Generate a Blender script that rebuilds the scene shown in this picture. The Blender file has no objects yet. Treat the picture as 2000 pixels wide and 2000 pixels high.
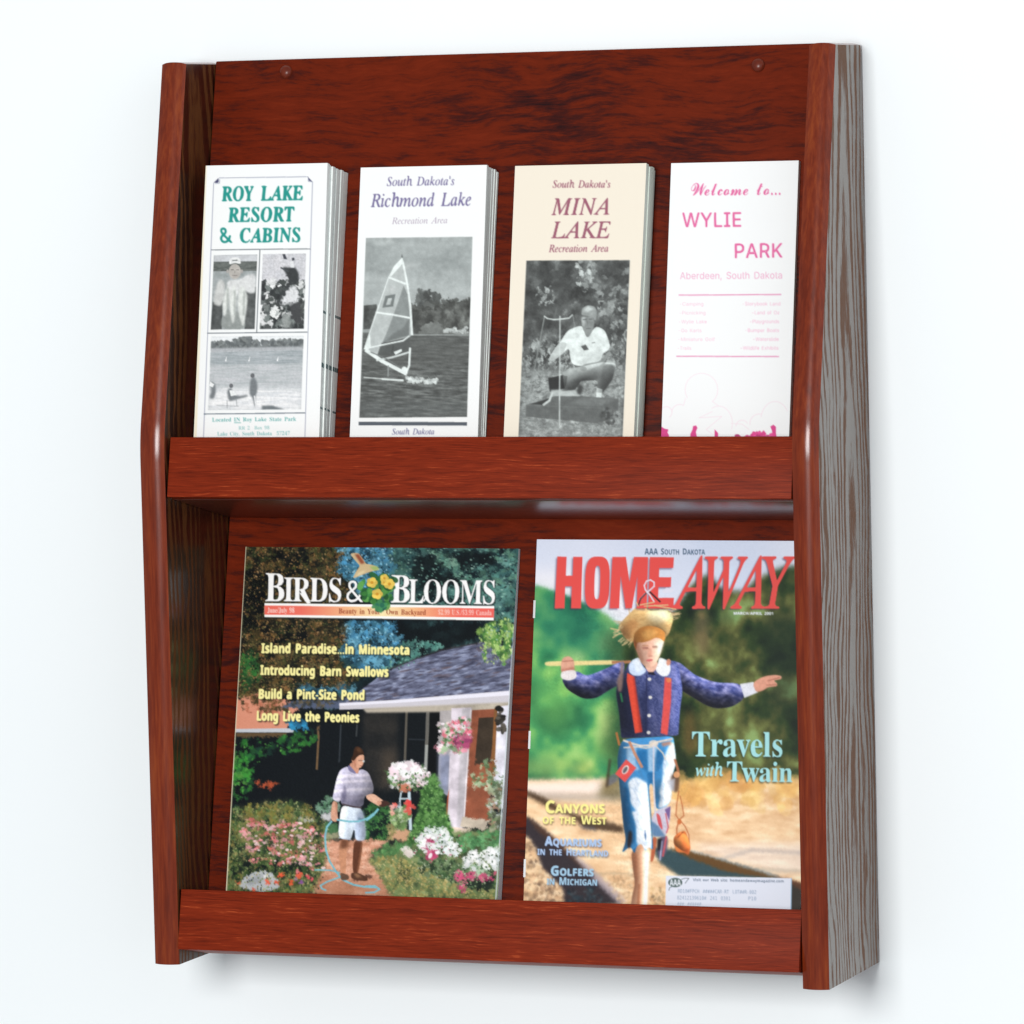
import bpy, bmesh, math
import numpy as np

# ---------------------------------------------------------------- scene, camera, world, lamps, exposure
S = bpy.context.scene
COL = S.collection
W, T, D, DT, H, ZK = 0.54, 0.0202, 0.1278, 0.067, 0.6880, 0.4013     # rack: width, board, depth below / at top, height, kink
CAM = (1.6539411533, -3.6530278836, 0.6308786265); AZ, PITCH, ROLL = 0.3660895109, 0.0746802346, -0.0244710374

def camera():
    f = np.array([-math.sin(AZ)*math.cos(PITCH), math.cos(AZ)*math.cos(PITCH), -math.sin(PITCH)])
    r = np.array([math.cos(AZ), math.sin(AZ), 0]); u = np.cross(r, f)
    r2 = math.cos(ROLL)*r+math.sin(ROLL)*u; u2 = -math.sin(ROLL)*r+math.cos(ROLL)*u
    cd = bpy.data.cameras.new('camera'); cd.lens = 180; cd.sensor_width = 36; cd.sensor_fit = 'HORIZONTAL'; cd.clip_start = .05; cd.clip_end = 60
    o = bpy.data.objects.new('camera', cd); COL.objects.link(o)
    from mathutils import Matrix
    m = Matrix.Identity(4)
    for i in range(3):
        m[i][0], m[i][1], m[i][2], m[i][3] = r2[i], u2[i], -f[i], CAM[i]
    o.matrix_world = m; S.camera = o
camera()

wd = bpy.data.worlds.new('World'); S.world = wd; wd.use_nodes = True
bg = wd.node_tree.nodes['Background']; bg.inputs[0].default_value = (.93, .97, 1, 1); bg.inputs[1].default_value = 0.37

def lamp(name, loc, target, size, watts, col=(1, 1, 1)):
    from mathutils import Vector
    l = bpy.data.lights.new(name, 'AREA'); l.shape = 'SQUARE'; l.size = size; l.energy = watts; l.color = col
    o = bpy.data.objects.new(name, l); COL.objects.link(o); o.location = loc
    o.rotation_euler = (Vector(target)-Vector(loc)).to_track_quat('-Z', 'Y').to_euler()
lamp('key_softbox', (0.46, -3.7, 0.90), (.27, 0, .36), 0.95, 100, (1, .985, .965))
lamp('fill_softbox', (3.0, -2.7, 1.2), (.27, 0, .36), 2.6, 17, (.95, .98, 1))

S.view_settings.view_transform = 'Standard'; S.view_settings.look = 'None'; S.view_settings.exposure = 0; S.view_settings.gamma = 1
S.view_settings.use_curve_mapping = False
S.cycles.max_bounces = 8

# ---------------------------------------------------------------- helpers
A12 = math.radians(12); CA, SA = math.cos(A12), math.sin(A12)
OU = np.array([0, -.0105-.2126*(.69-.36), .36])                       # foot of the upper back board, reclined 12 degrees
OL = np.array([0, -.01-.2126*(.3317-.0125), .0125])                   # foot of the lower back board
def P(o, x, out, up): return (o[0]+x, o[1]-out*CA+up*SA, o[2]+out*SA+up*CA)

def link(name, me, mat=None, parent=None, smooth=None):
    o = bpy.data.objects.new(name, me); COL.objects.link(o)
    if mat:
        for m in (mat if isinstance(mat, (list, tuple)) else [mat]): me.materials.append(m)
    if parent: o.parent = parent
    if smooth is not None:
        me.shade_smooth(); me.set_sharp_from_angle(angle=math.radians(smooth))
    return o

def empty(name, loc, label, cat, group=None):
    o = bpy.data.objects.new(name, None); COL.objects.link(o); o.location = loc; o.empty_display_size = .03
    tag(o, label, cat, group); return o
def tag(o, label, cat, group=None):
    o['label'] = label; o['category'] = cat
    if group: o['group'] = group

def hexa(name, corners, mat, parent=None, bevel=0, base=(0, 0, 0), seg=2):
    """box from 8 corners: bottom back L,R, bottom front R,L, then the same on top"""
    bm = bmesh.new(); v = [bm.verts.new(np.array(c)-np.array(base)) for c in corners]
    for f in ((0, 1, 2, 3), (7, 6, 5, 4), (0, 4, 5, 1), (1, 5, 6, 2), (2, 6, 7, 3), (3, 7, 4, 0)): bm.faces.new([v[i] for i in f])
    bmesh.ops.recalc_face_normals(bm, faces=bm.faces)
    if bevel: bmesh.ops.bevel(bm, geom=bm.edges[:], offset=bevel, segments=seg, affect='EDGES', profile=.6)
    me = bpy.data.meshes.new(name); bm.to_mesh(me); bm.free()
    return link(name, me, mat, parent, 35 if bevel else None)

def board(name, o, x0, x1, out0, out1, up0, up1, mat, parent, bevel=.0012):
    c = [P(o, x0, out0, up0), P(o, x1, out0, up0), P(o, x1, out1, up0), P(o, x0, out1, up0), P(o, x0, out0, up1), P(o, x1, out0, up1), P(o, x1, out1, up1), P(o, x0, out1, up1)]
    return hexa(name, c, mat, parent, bevel, parent.location)

# ---------------------------------------------------------------- materials
class NT:
    def __init__(self, name):
        self.m = bpy.data.materials.new(name); self.m.use_nodes = True; self.t = self.m.node_tree
        self.b = self.t.nodes['Principled BSDF']
    def n(self, typ, **kw):
        nd = self.t.nodes.new(typ)
        for k, v in kw.items():
            if hasattr(nd, k): setattr(nd, k, v)
        return nd
    def l(self, a, b): self.t.links.new(a, b)
    def put(self, sock, val):
        if hasattr(val, 'is_output'): self.l(val, sock)
        else: sock.default_value = val
    def math(self, op, a, b=0.0, c=None):
        nd = self.n('ShaderNodeMath', operation=op); self.put(nd.inputs[0], a); self.put(nd.inputs[1], b)
        if c is not None: self.put(nd.inputs[2], c)
        return nd.outputs[0]
    def coord(self, scale=(1, 1, 1), loc=(0, 0, 0)):
        tc = self.n('ShaderNodeTexCoord'); mp = self.n('ShaderNodeMapping'); self.l(tc.outputs['Object'], mp.inputs[0])
        mp.inputs['Scale'].default_value = scale; mp.inputs['Location'].default_value = loc; return mp.outputs[0]
    def noise(self, vec, scale=1, detail=4, rough=.55, dist=0):
        nd = self.n('ShaderNodeTexNoise'); self.put(nd.inputs['Vector'], vec)
        for k, v in (('Scale', scale), ('Detail', detail), ('Roughness', rough), ('Distortion', dist)): self.put(nd.inputs[k], v)
        return nd.outputs['Fac']
    def ramp(self, fac, stops):
        nd = self.n('ShaderNodeValToRGB'); self.l(fac, nd.inputs[0]); e = nd.color_ramp.elements
        while len(e) < len(stops): e.new(.5)
        for i, (p, c) in enumerate(stops): e[i].position = p; e[i].color = (*c, 1) if len(c) == 3 else c
        return nd.outputs[0]
    def addz(self, vec, amt, axis=2):
        x = [0, 0, 0]; s = self.n('ShaderNodeSeparateXYZ'); self.l(vec, s.inputs[0]); c = self.n('ShaderNodeCombineXYZ')
        for i in range(3):
            self.put(c.inputs[i], self.math('ADD', s.outputs[i], amt) if i == axis else s.outputs[i])
        return c.outputs[0]
    def set(self, **kw):
        for k, v in kw.items(): self.put(self.b.inputs[k.replace('_', ' ')], v)
        return self.m
    def bump(self, h, strength, dist=.0004):
        nd = self.n('ShaderNodeBump'); self.put(nd.inputs['Height'], h); nd.inputs['Strength'].default_value = strength; nd.inputs['Distance'].default_value = dist
        self.l(nd.outputs[0], self.b.inputs['Normal'])

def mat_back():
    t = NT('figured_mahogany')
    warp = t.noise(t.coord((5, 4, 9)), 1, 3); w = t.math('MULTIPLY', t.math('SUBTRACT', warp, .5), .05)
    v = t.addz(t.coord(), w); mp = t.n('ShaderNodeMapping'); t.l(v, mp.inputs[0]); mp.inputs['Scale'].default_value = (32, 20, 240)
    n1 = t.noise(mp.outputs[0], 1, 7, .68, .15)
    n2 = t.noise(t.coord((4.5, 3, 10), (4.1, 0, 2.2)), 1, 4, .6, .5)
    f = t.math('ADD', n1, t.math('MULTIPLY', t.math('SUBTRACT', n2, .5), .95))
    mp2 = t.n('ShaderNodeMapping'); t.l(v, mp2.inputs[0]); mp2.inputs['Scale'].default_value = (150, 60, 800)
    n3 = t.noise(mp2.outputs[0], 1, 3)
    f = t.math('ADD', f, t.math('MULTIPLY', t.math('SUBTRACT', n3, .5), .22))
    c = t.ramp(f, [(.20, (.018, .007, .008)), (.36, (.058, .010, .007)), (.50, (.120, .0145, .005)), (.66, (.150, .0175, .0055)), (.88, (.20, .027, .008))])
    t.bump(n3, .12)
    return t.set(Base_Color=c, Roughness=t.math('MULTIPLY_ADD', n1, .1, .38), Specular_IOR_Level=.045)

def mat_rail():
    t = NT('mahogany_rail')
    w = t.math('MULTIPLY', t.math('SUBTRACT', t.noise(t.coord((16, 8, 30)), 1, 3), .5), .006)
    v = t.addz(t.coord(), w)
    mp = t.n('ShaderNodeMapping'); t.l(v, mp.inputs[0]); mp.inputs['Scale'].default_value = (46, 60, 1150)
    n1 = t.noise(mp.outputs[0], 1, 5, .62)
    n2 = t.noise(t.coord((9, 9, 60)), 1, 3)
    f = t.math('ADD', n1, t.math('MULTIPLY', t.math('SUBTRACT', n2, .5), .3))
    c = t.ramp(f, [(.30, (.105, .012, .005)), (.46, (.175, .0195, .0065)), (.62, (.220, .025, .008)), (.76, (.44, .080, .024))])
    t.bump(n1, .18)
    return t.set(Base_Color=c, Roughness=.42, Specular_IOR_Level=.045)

def mat_edge():
    t = NT('mahogany_edge')
    n1 = t.noise(t.coord((420, 420, 30)), 1, 4, .6); n2 = t.noise(t.coord((90, 60, 9)), 1, 3)
    f = t.math('ADD', n1, t.math('MULTIPLY', t.math('SUBTRACT', n2, .5), .7))
    c = t.ramp(f, [(.28, (.115, .015, .005)), (.52, (.170, .024, .007)), (.78, (.235, .043, .010))])
    t.bump(n1, .10)
    return t.set(Base_Color=c, Roughness=.19, Specular_IOR_Level=.30)

def mat_side():
    t = NT('oak_grain_side')
    # flat-sawn rings: long ovals in depth (y) and height (z), wandering along the board
    s = t.n('ShaderNodeSeparateXYZ'); t.l(t.coord(), s.inputs[0])
    wob = t.math('MULTIPLY', t.math('SUBTRACT', t.noise(t.coord((3, 9, 4.5)), 1, 2), .5), .055)
    wob2 = t.math('MULTIPLY', t.math('SUBTRACT', t.noise(t.coord((30, 60, 11)), 1, 3), .5), .008)
    y = t.math('ADD', t.math('ADD', s.outputs[1], .050), t.math('ADD', wob, wob2))
    z = t.math('MULTIPLY', t.math('ADD', s.outputs[2], .04), .045)
    rr = t.math('SQRT', t.math('ADD', t.math('MULTIPLY', y, y), t.math('MULTIPLY', z, z)))
    bend = t.noise(t.coord((20, 20, 1.5), (3, 1, 2)), 1, 2)
    ring = t.math('SINE', t.math('ADD', t.math('MULTIPLY', rr, 820), t.math('MULTIPLY', bend, 14)))
    tex = t.noise(t.coord((800, 900, 60)), 1, 5, .7)
    patch = t.noise(t.coord((50, 75, 9), (0, 2, 5)), 1, 3)
    ring = t.math('ADD', t.math('MULTIPLY', ring, .20), t.math('ADD', t.math('MULTIPLY', tex, 1.25), t.math('MULTIPLY', patch, .75)))   # pores sit in the early-wood bands
    ring = t.math('SUBTRACT', ring, .12)
    pore = t.ramp(ring, [(.86, (0, 0, 0)), (1.0, (1, 1, 1))])
    base = t.ramp(pore, [(0, (.026, .009, .006)), (.5, (.062, .022, .009)), (1, (.135, .050, .017))])
    gl = t.math('SUBTRACT', 1.0, pore)
    t.bump(gl, .05)
    return t.set(Base_Color=base, Roughness=t.math('MULTIPLY_ADD', pore, .25, .28), Specular_IOR_Level=t.math('MULTIPLY_ADD', gl, .35, .10), Coat_Weight=t.math('MULTIPLY_ADD', gl, .55, .08), Coat_Roughness=.2, Coat_IOR=1.55, Coat_Tint=(1, .93, .84, 1))

def mat_shelf():
    t = NT('lacquered_shelf')
    n1 = t.noise(t.coord((14, 200, 200)), 1, 5, .6)
    c = t.ramp(n1, [(.3, (.05, .012, .008)), (.7, (.12, .02, .009))])
    return t.set(Base_Color=c, Roughness=.3, Specular_IOR_Level=.45, Coat_Weight=.45, Coat_Roughness=.3)

def mat_wall():
    t = NT('white_wall')
    n1 = t.noise(t.coord((160, 160, 160)), 1, 3)
    t.bump(n1, .03)
    c = t.ramp(t.noise(t.coord((1.5, 1.5, 1.5)), 1, 2), [(.3, (.895, .945, .970)), (.7, (.905, .952, .975))])
    return t.set(Base_Color=c, Roughness=.9, Specular_IOR_Level=.1)

def mat_print(name, rough, spec, coat=0):
    t = NT(name); a = t.n('ShaderNodeAttribute'); a.attribute_name = 'ink'
    return t.set(Base_Color=a.outputs['Color'], Roughness=rough, Specular_IOR_Level=spec, Coat_Weight=coat, Coat_Roughness=.12)

def mat_paper(name, col, lines):
    """paper edge: the thin sheets of a fold show as fine lines along the height"""
    t = NT(name)
    n1 = t.noise(t.coord((60, lines, 3)), 1, 2, .5)
    c = t.ramp(n1, [(.35, tuple(v*.9 for v in col)), (.6, col)])
    return t.set(Base_Color=c, Roughness=.8, Specular_IOR_Level=.2)

M = dict(back=mat_back(), rail=mat_rail(), side=mat_side(), edge=mat_edge(), shelf=mat_shelf(), wall=mat_wall(), matte=mat_print('printed_card', .55, .3), gloss=mat_print('glossy_cover', .27, .17),
         paper=mat_paper('white_folded_paper', (.92, .97, .95), 900), cream=mat_paper('cream_folded_paper', (.74, .81, .74), 900), pages=mat_paper('magazine_pages', (.80, .86, .90), 2600))
tt = NT('ink_mark'); M['ink'] = tt.set(Base_Color=(.10, .17, .18, 1), Roughness=.8)
tt = NT('steel_staple'); M['steel'] = tt.set(Base_Color=(.75, .76, .78, 1), Metallic=1.0, Roughness=.3)
tt = NT('dark_cap'); M['cap'] = tt.set(Base_Color=tt.ramp(tt.noise(tt.coord((200, 200, 200))), [(.3, (.10, .016, .008)), (.7, (.15, .024, .010))]), Specular_IOR_Level=.25, Roughness=.28)

# ---------------------------------------------------------------- wall
me = bpy.data.meshes.new('wall')
me.from_pydata([(-3, .0015, -2.2), (4.5, .0015, -2.2), (4.5, .0015, 3.2), (-3, .0015, 3.2)], [], [(0, 1, 2, 3)])
wall = link('wall', me, M['wall']); wall['kind'] = 'structure'

# ---------------------------------------------------------------- rack
ROOT = (W/2, 0, 0)
rack = empty('literature_rack', ROOT, 'dark red mahogany wall rack with two tiers holding brochures above magazines', 'literature rack')

def side_panel(x0):
    """bull-nosed board: the front and top edges swell towards the middle of the thickness"""
    N = 11; bm = bmesh.new(); rows = []
    kz = [(-.02, 0), (-.012, 0), (-.005, 0)]
    prof = [(0, 0), (-D, 0)]
    for s in np.linspace(-1, 1, 9):                                   # softened kink
        b = .016; p0 = np.array((-D, ZK)); d1 = np.array((0, -1.)); d2 = np.array((D-DT, H-ZK)); d2 = d2/np.hypot(*d2)
        u = (s+1)/2; q = (1-u)**2*(p0+d1*b)+2*u*(1-u)*p0+u*u*(p0+d2*b); prof.append(tuple(q))
    prof += [(-DT, H), (-.004, H), (0, H-.004)]
    n = len(prof)
    for i in range(N):
        u = 2*i/(N-1)-1; df = .0030*abs(u)**2-.0006; dt = .0016*abs(u)**2.5
        r = []
        for j, (y, z) in enumerate(prof):
            yy = y+(df if 1 <= j <= n-3 else 0); zz = z-(dt if z > H-.01 else 0)
            r.append(bm.verts.new((x0+T*i/(N-1)-ROOT[0], yy, zz)))
        rows.append(r)
    for a, b in zip(rows[:-1], rows[1:]):
        for j in range(n): bm.faces.new((a[j], a[(j+1) % n], b[(j+1) % n], b[j])).material_index = 1
    bm.faces.new(rows[0][::-1]); bm.faces.new(rows[-1])
    bmesh.ops.recalc_face_normals(bm, faces=bm.faces)
    me = bpy.data.meshes.new('side_panel'); bm.to_mesh(me); bm.free()
    return link('side_panel', me, [M['side'], M['edge']], rack, 11)
side_panel(0); side_panel(W-T)

E = .0006
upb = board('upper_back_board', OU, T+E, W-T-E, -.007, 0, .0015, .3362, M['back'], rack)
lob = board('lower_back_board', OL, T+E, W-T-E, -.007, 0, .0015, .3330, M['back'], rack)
board('upper_shelf', OU, T+E, W-T-E, -.0747, .0310, -.0112, .0010, M['shelf'], rack)
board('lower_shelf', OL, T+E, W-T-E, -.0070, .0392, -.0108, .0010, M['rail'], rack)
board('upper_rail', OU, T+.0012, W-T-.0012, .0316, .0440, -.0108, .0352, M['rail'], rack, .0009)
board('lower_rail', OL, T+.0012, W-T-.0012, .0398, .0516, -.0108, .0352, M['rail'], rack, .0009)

def screw_cap(x, up):
    bm = bmesh.new(); prof = [(.0052, -.001), (.0052, .0008), (.0048, .0018), (.0036, .0028), (.002, .0034), (0, .0036)]; K = 24
    rings = [[bm.verts.new(np.array(P(OU, x+r*math.cos(2*math.pi*k/K), h, up+r*math.sin(2*math.pi*k/K)))-np.array(ROOT)) for k in range(K)] for r, h in prof[:-1]]
    top = bm.verts.new(np.array(P(OU, x, prof[-1][1], up))-np.array(ROOT))
    for a, b in zip(rings[:-1], rings[1:]):
        for k in range(K): bm.faces.new((a[k], a[(k+1) % K], b[(k+1) % K], b[k]))
    for k in range(K): bm.faces.new((rings[-1][k], rings[-1][(k+1) % K], top))
    bmesh.ops.recalc_face_normals(bm, faces=bm.faces)
    me = bpy.data.meshes.new('screw_cap'); bm.to_mesh(me); bm.free(); link('screw_cap', me, M['cap'], rack, 50)
screw_cap(.0809, .3259); screw_cap(.4638, .3205)

# ---------------------------------------------------------------- printed covers: small numpy painter
# (a picture printed on paper, stored as one colour per vertex of the cover's own fine mesh)
def homog(src, dst):
    A = []; b = []
    for (x, y), (u, v) in zip(src, dst):
        A.append([x, y, 1, 0, 0, 0, -u*x, -u*y]); b.append(u)
        A.append([0, 0, 0, x, y, 1, -v*x, -v*y]); b.append(v)
    h = np.linalg.solve(np.array(A, float), np.array(b, float))
    return np.append(h, 1).reshape(3, 3)

def blur(a, r):
    if r < 0.3: return a
    n = max(1, int(round(r)))
    for ax in (0, 1):
        for _ in range(2):
            p = np.pad(a, [(n+1, n) if i == ax else (0, 0) for i in range(a.ndim)], mode='edge')
            c = np.cumsum(p, axis=ax)
            hi = np.take(c, range(2*n+1, c.shape[ax]), axis=ax); lo = np.take(c, range(0, c.shape[ax]-2*n-1), axis=ax)
            a = (hi-lo)/(2*n+1)
    return a

def chaikin(p, n):
    p = np.asarray(p, float)
    for _ in range(n):
        q = np.roll(p, -1, 0); p = np.stack([p*.8+q*.2, p*.2+q*.8], 1).reshape(-1, 2)
    return p

class Cover:
    def __init__(self, w, hv, hfull, quad, seed=1):
        self.w, self.h = w, hfull
        self.H = homog(quad, [(0, 0), (w, 0), (w, hv), (0, hv)])
        self.px = w/np.hypot(quad[1][0]-quad[0][0], quad[1][1]-quad[0][1])   # canvas px per photo px
        self.C = np.ones((hfull, w, 3))
        self.rng = np.random.default_rng(seed)
        self.fr = (0, 0, 1); self.smooth = 0; self.stack = []
        self.YY, self.XX = np.mgrid[0:hfull, 0:w].astype(float)
    def frame(self, x, y, s): self.fr = (x, y, s)
    def T(self, pts):
        p = np.asarray(pts, float).reshape(-1, 2)*self.fr[2]+np.array(self.fr[:2])
        q = np.c_[p, np.ones(len(p))]@self.H.T
        return q[:, :2]/q[:, 2:]
    def k(self): return self.fr[2]*self.px
    def cov(self, contours, raw=False):
        cs = [c if raw else self.T(c) for c in contours]
        A = np.vstack(cs)
        x0, y0 = np.floor(A.min(0)).astype(int)-1; x1, y1 = np.ceil(A.max(0)).astype(int)+2
        x0, y0 = max(x0, 0), max(y0, 0); x1, y1 = min(x1, self.w), min(y1, self.h)
        if x1 <= x0 or y1 <= y0: return None
        E = np.vstack([np.c_[c, np.roll(c, -1, 0)] for c in cs])
        M = np.zeros((y1-y0, x1-x0)); n = x1-x0; SS = 4
        cells = np.arange(x0, x1)
        for r in range(y0, y1):
            for s in range(SS):
                y = r+(s+.5)/SS
                e = E[((E[:, 1] <= y) & (E[:, 3] > y)) | ((E[:, 3] <= y) & (E[:, 1] > y))]
                if len(e) < 2: continue
                xs = np.sort(e[:, 0]+(y-e[:, 1])/(e[:, 3]-e[:, 1])*(e[:, 2]-e[:, 0]))
                for a, b in zip(xs[::2], xs[1::2]):
                    M[r-y0] += np.clip(np.minimum(b, cells+1)-np.maximum(a, cells), 0, 1)/SS
        return (y0, y1, x0, x1, np.clip(M, 0, 1))
    def begin(self, pts): self.stack.append((self.C.copy(), self.mask(pts)))
    def end(self):
        base, m = self.stack.pop(); m = m[..., None]; self.C = base*(1-m)+self.C*m
    def warp(self, amp, size, m=None, soft=0):
        """break up dab outlines: move the ink about a little, then soften"""
        a = amp*self.k(); dx = (self.noise(size, octv=2)-.5)*2*a; dy = (self.noise(size, octv=2)-.5)*2*a
        yi = np.clip(np.rint(self.YY+dy), 0, self.h-1).astype(int); xi = np.clip(np.rint(self.XX+dx), 0, self.w-1).astype(int)
        W = self.C[yi, xi]
        if soft: W = W*(1-soft)+blur(W, 1)*soft
        mm = 1 if m is None else m[..., None]
        self.C = self.C*(1-mm)+W*mm
    def grain(self, amp, m=None):
        g = self.rng.normal(0, amp, (self.h, self.w, 1)); self.C = np.clip(self.C+g*(1 if m is None else m[..., None]), 0, 1)
    def vol(self, pts, r, amp, ang):
        """print tone of a rounded form in the pictured daylight: lighter towards ang (degrees, 0 = right, 90 = up)"""
        m = self.mask(pts); g = blur(m, max(1, r*self.k())); gy, gx = np.gradient(g)
        a = np.radians(ang); b = -(gx*np.cos(a)-gy*np.sin(a)); b = b/(np.abs(b).max()+1e-9)
        self.C = np.clip(self.C*(1+amp*b*m)[..., None], 0, 1)
    def mottle(self, size, amp, m=None):
        n = (self.noise(size, octv=4)-.5)*2*amp*(1 if m is None else m); self.C = np.clip(self.C*(1+n)[..., None], 0, 1)
    def full(self, cv):
        m = np.zeros((self.h, self.w))
        if cv is not None: m[cv[0]:cv[1], cv[2]:cv[3]] = cv[4]
        return m
    def mask(self, pts, soft=0):
        if self.smooth and len(pts) > 4: pts = chaikin(pts, self.smooth)
        m = self.full(self.cov([pts]))
        return blur(m, soft*self.k()) if soft else m
    def put(self, m, col, alpha=1):
        col = np.asarray(col, float)
        if col.max() > 1.5 or col.ndim == 1: col = col/255
        mm = (m*alpha)[..., None]
        self.C = self.C*(1-mm)+col*mm
    def poly(self, pts, col, alpha=1, soft=0):
        if soft: self.put(self.mask(pts, soft), col, alpha); return
        if self.smooth and 4 < len(pts) < 28: pts = chaikin(pts, self.smooth)
        cv = self.cov([pts])
        if cv is None: return
        y0, y1, x0, x1, m = cv; mm = (m*alpha)[..., None]
        self.C[y0:y1, x0:x1] = self.C[y0:y1, x0:x1]*(1-mm)+np.asarray(col, float)/255*mm
    def ell(self, cx, cy, rx, ry, col, alpha=1, soft=0, rot=0):
        t = np.linspace(0, 2*np.pi, 28, endpoint=False); c, s = np.cos(rot), np.sin(rot)
        X, Y = rx*np.cos(t), ry*np.sin(t)
        self.poly(np.c_[cx+X*c-Y*s, cy+X*s+Y*c], col, alpha, soft)
    def line(self, pts, w, col, alpha=1, soft=0):
        p = np.asarray(pts, float)
        for a, b in zip(p[:-1], p[1:]):
            d = b-a; L = np.hypot(*d)+1e-9; n = np.array([-d[1], d[0]])/L*w/2; e = d/L*w*.25
            self.poly([a+n-e, b+n+e, b-n+e, a-n-e], col, alpha, soft)
    def noise(self, sx, sy=None, ang=0, octv=4, gain=.55):
        """fractal value noise 0..1; sx, sy = feature size in frame px"""
        sy = sy or sx; out = np.zeros((self.h, self.w)); amp = 1; tot = 0
        c, s = np.cos(ang), np.sin(ang); k = self.k()
        for o in range(octv):
            g = self.rng.random((97, 97))
            u = (self.XX*c+self.YY*s)/(sx*k)*2**o+self.rng.random()*90; v = (-self.XX*s+self.YY*c)/(sy*k)*2**o+self.rng.random()*90
            iu, iv = np.floor(u).astype(int), np.floor(v).astype(int); fu, fv = u-iu, v-iv
            fu = fu*fu*(3-2*fu); fv = fv*fv*(3-2*fv)
            a, b, c2, d = g[iv % 97, iu % 97], g[iv % 97, (iu+1) % 97], g[(iv+1) % 97, iu % 97], g[(iv+1) % 97, (iu+1) % 97]
            out += amp*((a*(1-fu)+b*fu)*(1-fv)+(c2*(1-fu)+d*fu)*fv); tot += amp; amp *= gain
        return np.clip((out/tot-.5)*1.7+.5, 0, 1)
    def ramp(self, n, stops):
        v = np.array([s[0] for s in stops]); cs = np.array([s[1] for s in stops], float)/255
        return np.stack([np.interp(n, v, cs[:, i]) for i in range(3)], -1)
    def tex(self, pts, stops, sx, sy=None, ang=0, soft=0, octv=4, alpha=1):
        m = self.mask(pts, soft); self.put(m, self.ramp(self.noise(sx, sy, ang, octv), stops)*1.0, alpha)
    def dabs(self, pts, n, size, cols, asp=(1, 2), ang=(0, 6.3), alpha=.9):
        P = self.T(pts); m = self.full(self.cov([pts])); lo = P.min(0); hi = P.max(0); k = self.k(); cols = np.asarray(cols, float)/255
        R = self.rng
        for _ in range(n):
            x, y = R.uniform(lo, hi)
            xi, yi = int(x), int(y)
            if not (0 <= xi < self.w and 0 <= yi < self.h) or m[yi, xi] < .5: continue
            ry = R.uniform(*size)*k; rx = ry*R.uniform(*asp); a = R.uniform(*ang); c, s = np.cos(a), np.sin(a)
            e = int(max(rx, ry)+2); y0, y1, x0, x1 = max(yi-e, 0), min(yi+e+1, self.h), max(xi-e, 0), min(xi+e+1, self.w)
            X, Y = self.XX[y0:y1, x0:x1]+.5-x, self.YY[y0:y1, x0:x1]+.5-y
            d = np.sqrt(((X*c+Y*s)/max(rx, .5))**2+((-X*s+Y*c)/max(ry, .5))**2)
            mm = (np.clip((1.15-d)*max(ry, .8), 0, 1)*alpha*min(1, ry/.6))[..., None]
            col = cols[R.integers(len(cols))]*R.uniform(.85, 1.12)
            self.C[y0:y1, x0:x1] = self.C[y0:y1, x0:x1]*(1-mm)+np.clip(col, 0, 1)*mm
    def text(self, s, font, a, b, cap, col, alpha=1, smallcaps=0, shear=0, bold=0, shadow=None, xs=None):
        """ink of s spans baseline point a -> b (frame px); cap = height of a capital"""
        a = np.asarray(a, float); b = np.asarray(b, float)
        G = GLYPH[font]; capem = np.vstack(G['H'][1])[:, 1].max()
        x = 0; cs = []; own = []
        for ch in s:
            f = 1.0
            if ch == ' ': x += 300 if font != 'MO' else 600; continue
            if smallcaps and ch.islower(): ch = ch.upper(); f = smallcaps
            src = G if ch in G else (GLYPH['SB'] if ch in GLYPH['SB'] else GLYPH['SS'])
            adv, con = src[ch]; g = capem/np.vstack(src['H'][1])[:, 1].max()*f
            own.append(range(len(cs), len(cs)+len(con)))
            for c in con: cs.append(np.c_[c[:, 0]*g+x, c[:, 1]*g])
            x += adv*g+(xs or 0)
        A = np.vstack(cs); l, r = A[:, 0].min(), A[:, 0].max()
        d = b-a; L = np.hypot(*d); ux = d/L; uy = np.array([-ux[1], ux[0]]); sx = L/(r-l); sy = cap/capem
        cc = [a+np.outer((c[:, 0]-l)*sx+c[:, 1]*sy*shear, ux)-np.outer(c[:, 1]*sy, uy) for c in cs]
        m = np.zeros((self.h, self.w))
        for o in own:
            cv = self.cov([cc[i] for i in o])
            if cv is not None: v = m[cv[0]:cv[1], cv[2]:cv[3]]; np.maximum(v, cv[4], out=v)
        if shadow:
            (ox, oy), scol, sal = shadow; k = self.k()
            self.put(np.clip(blur(np.roll(m, (int(round(oy*k)), int(round(ox*k))), (0, 1)), 1)*1.3, 0, 1), scol, sal)
        if bold: m = np.clip(m+np.clip(blur(m, 1)*2.2-.25, 0, 1)*bold, 0, 1)
        self.put(m, col, alpha)
    def linear(self):
        c = np.clip(self.C, 0, 1)
        return np.where(c <= .04045, c/12.92, ((c+.055)/1.055)**2.4)
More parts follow.
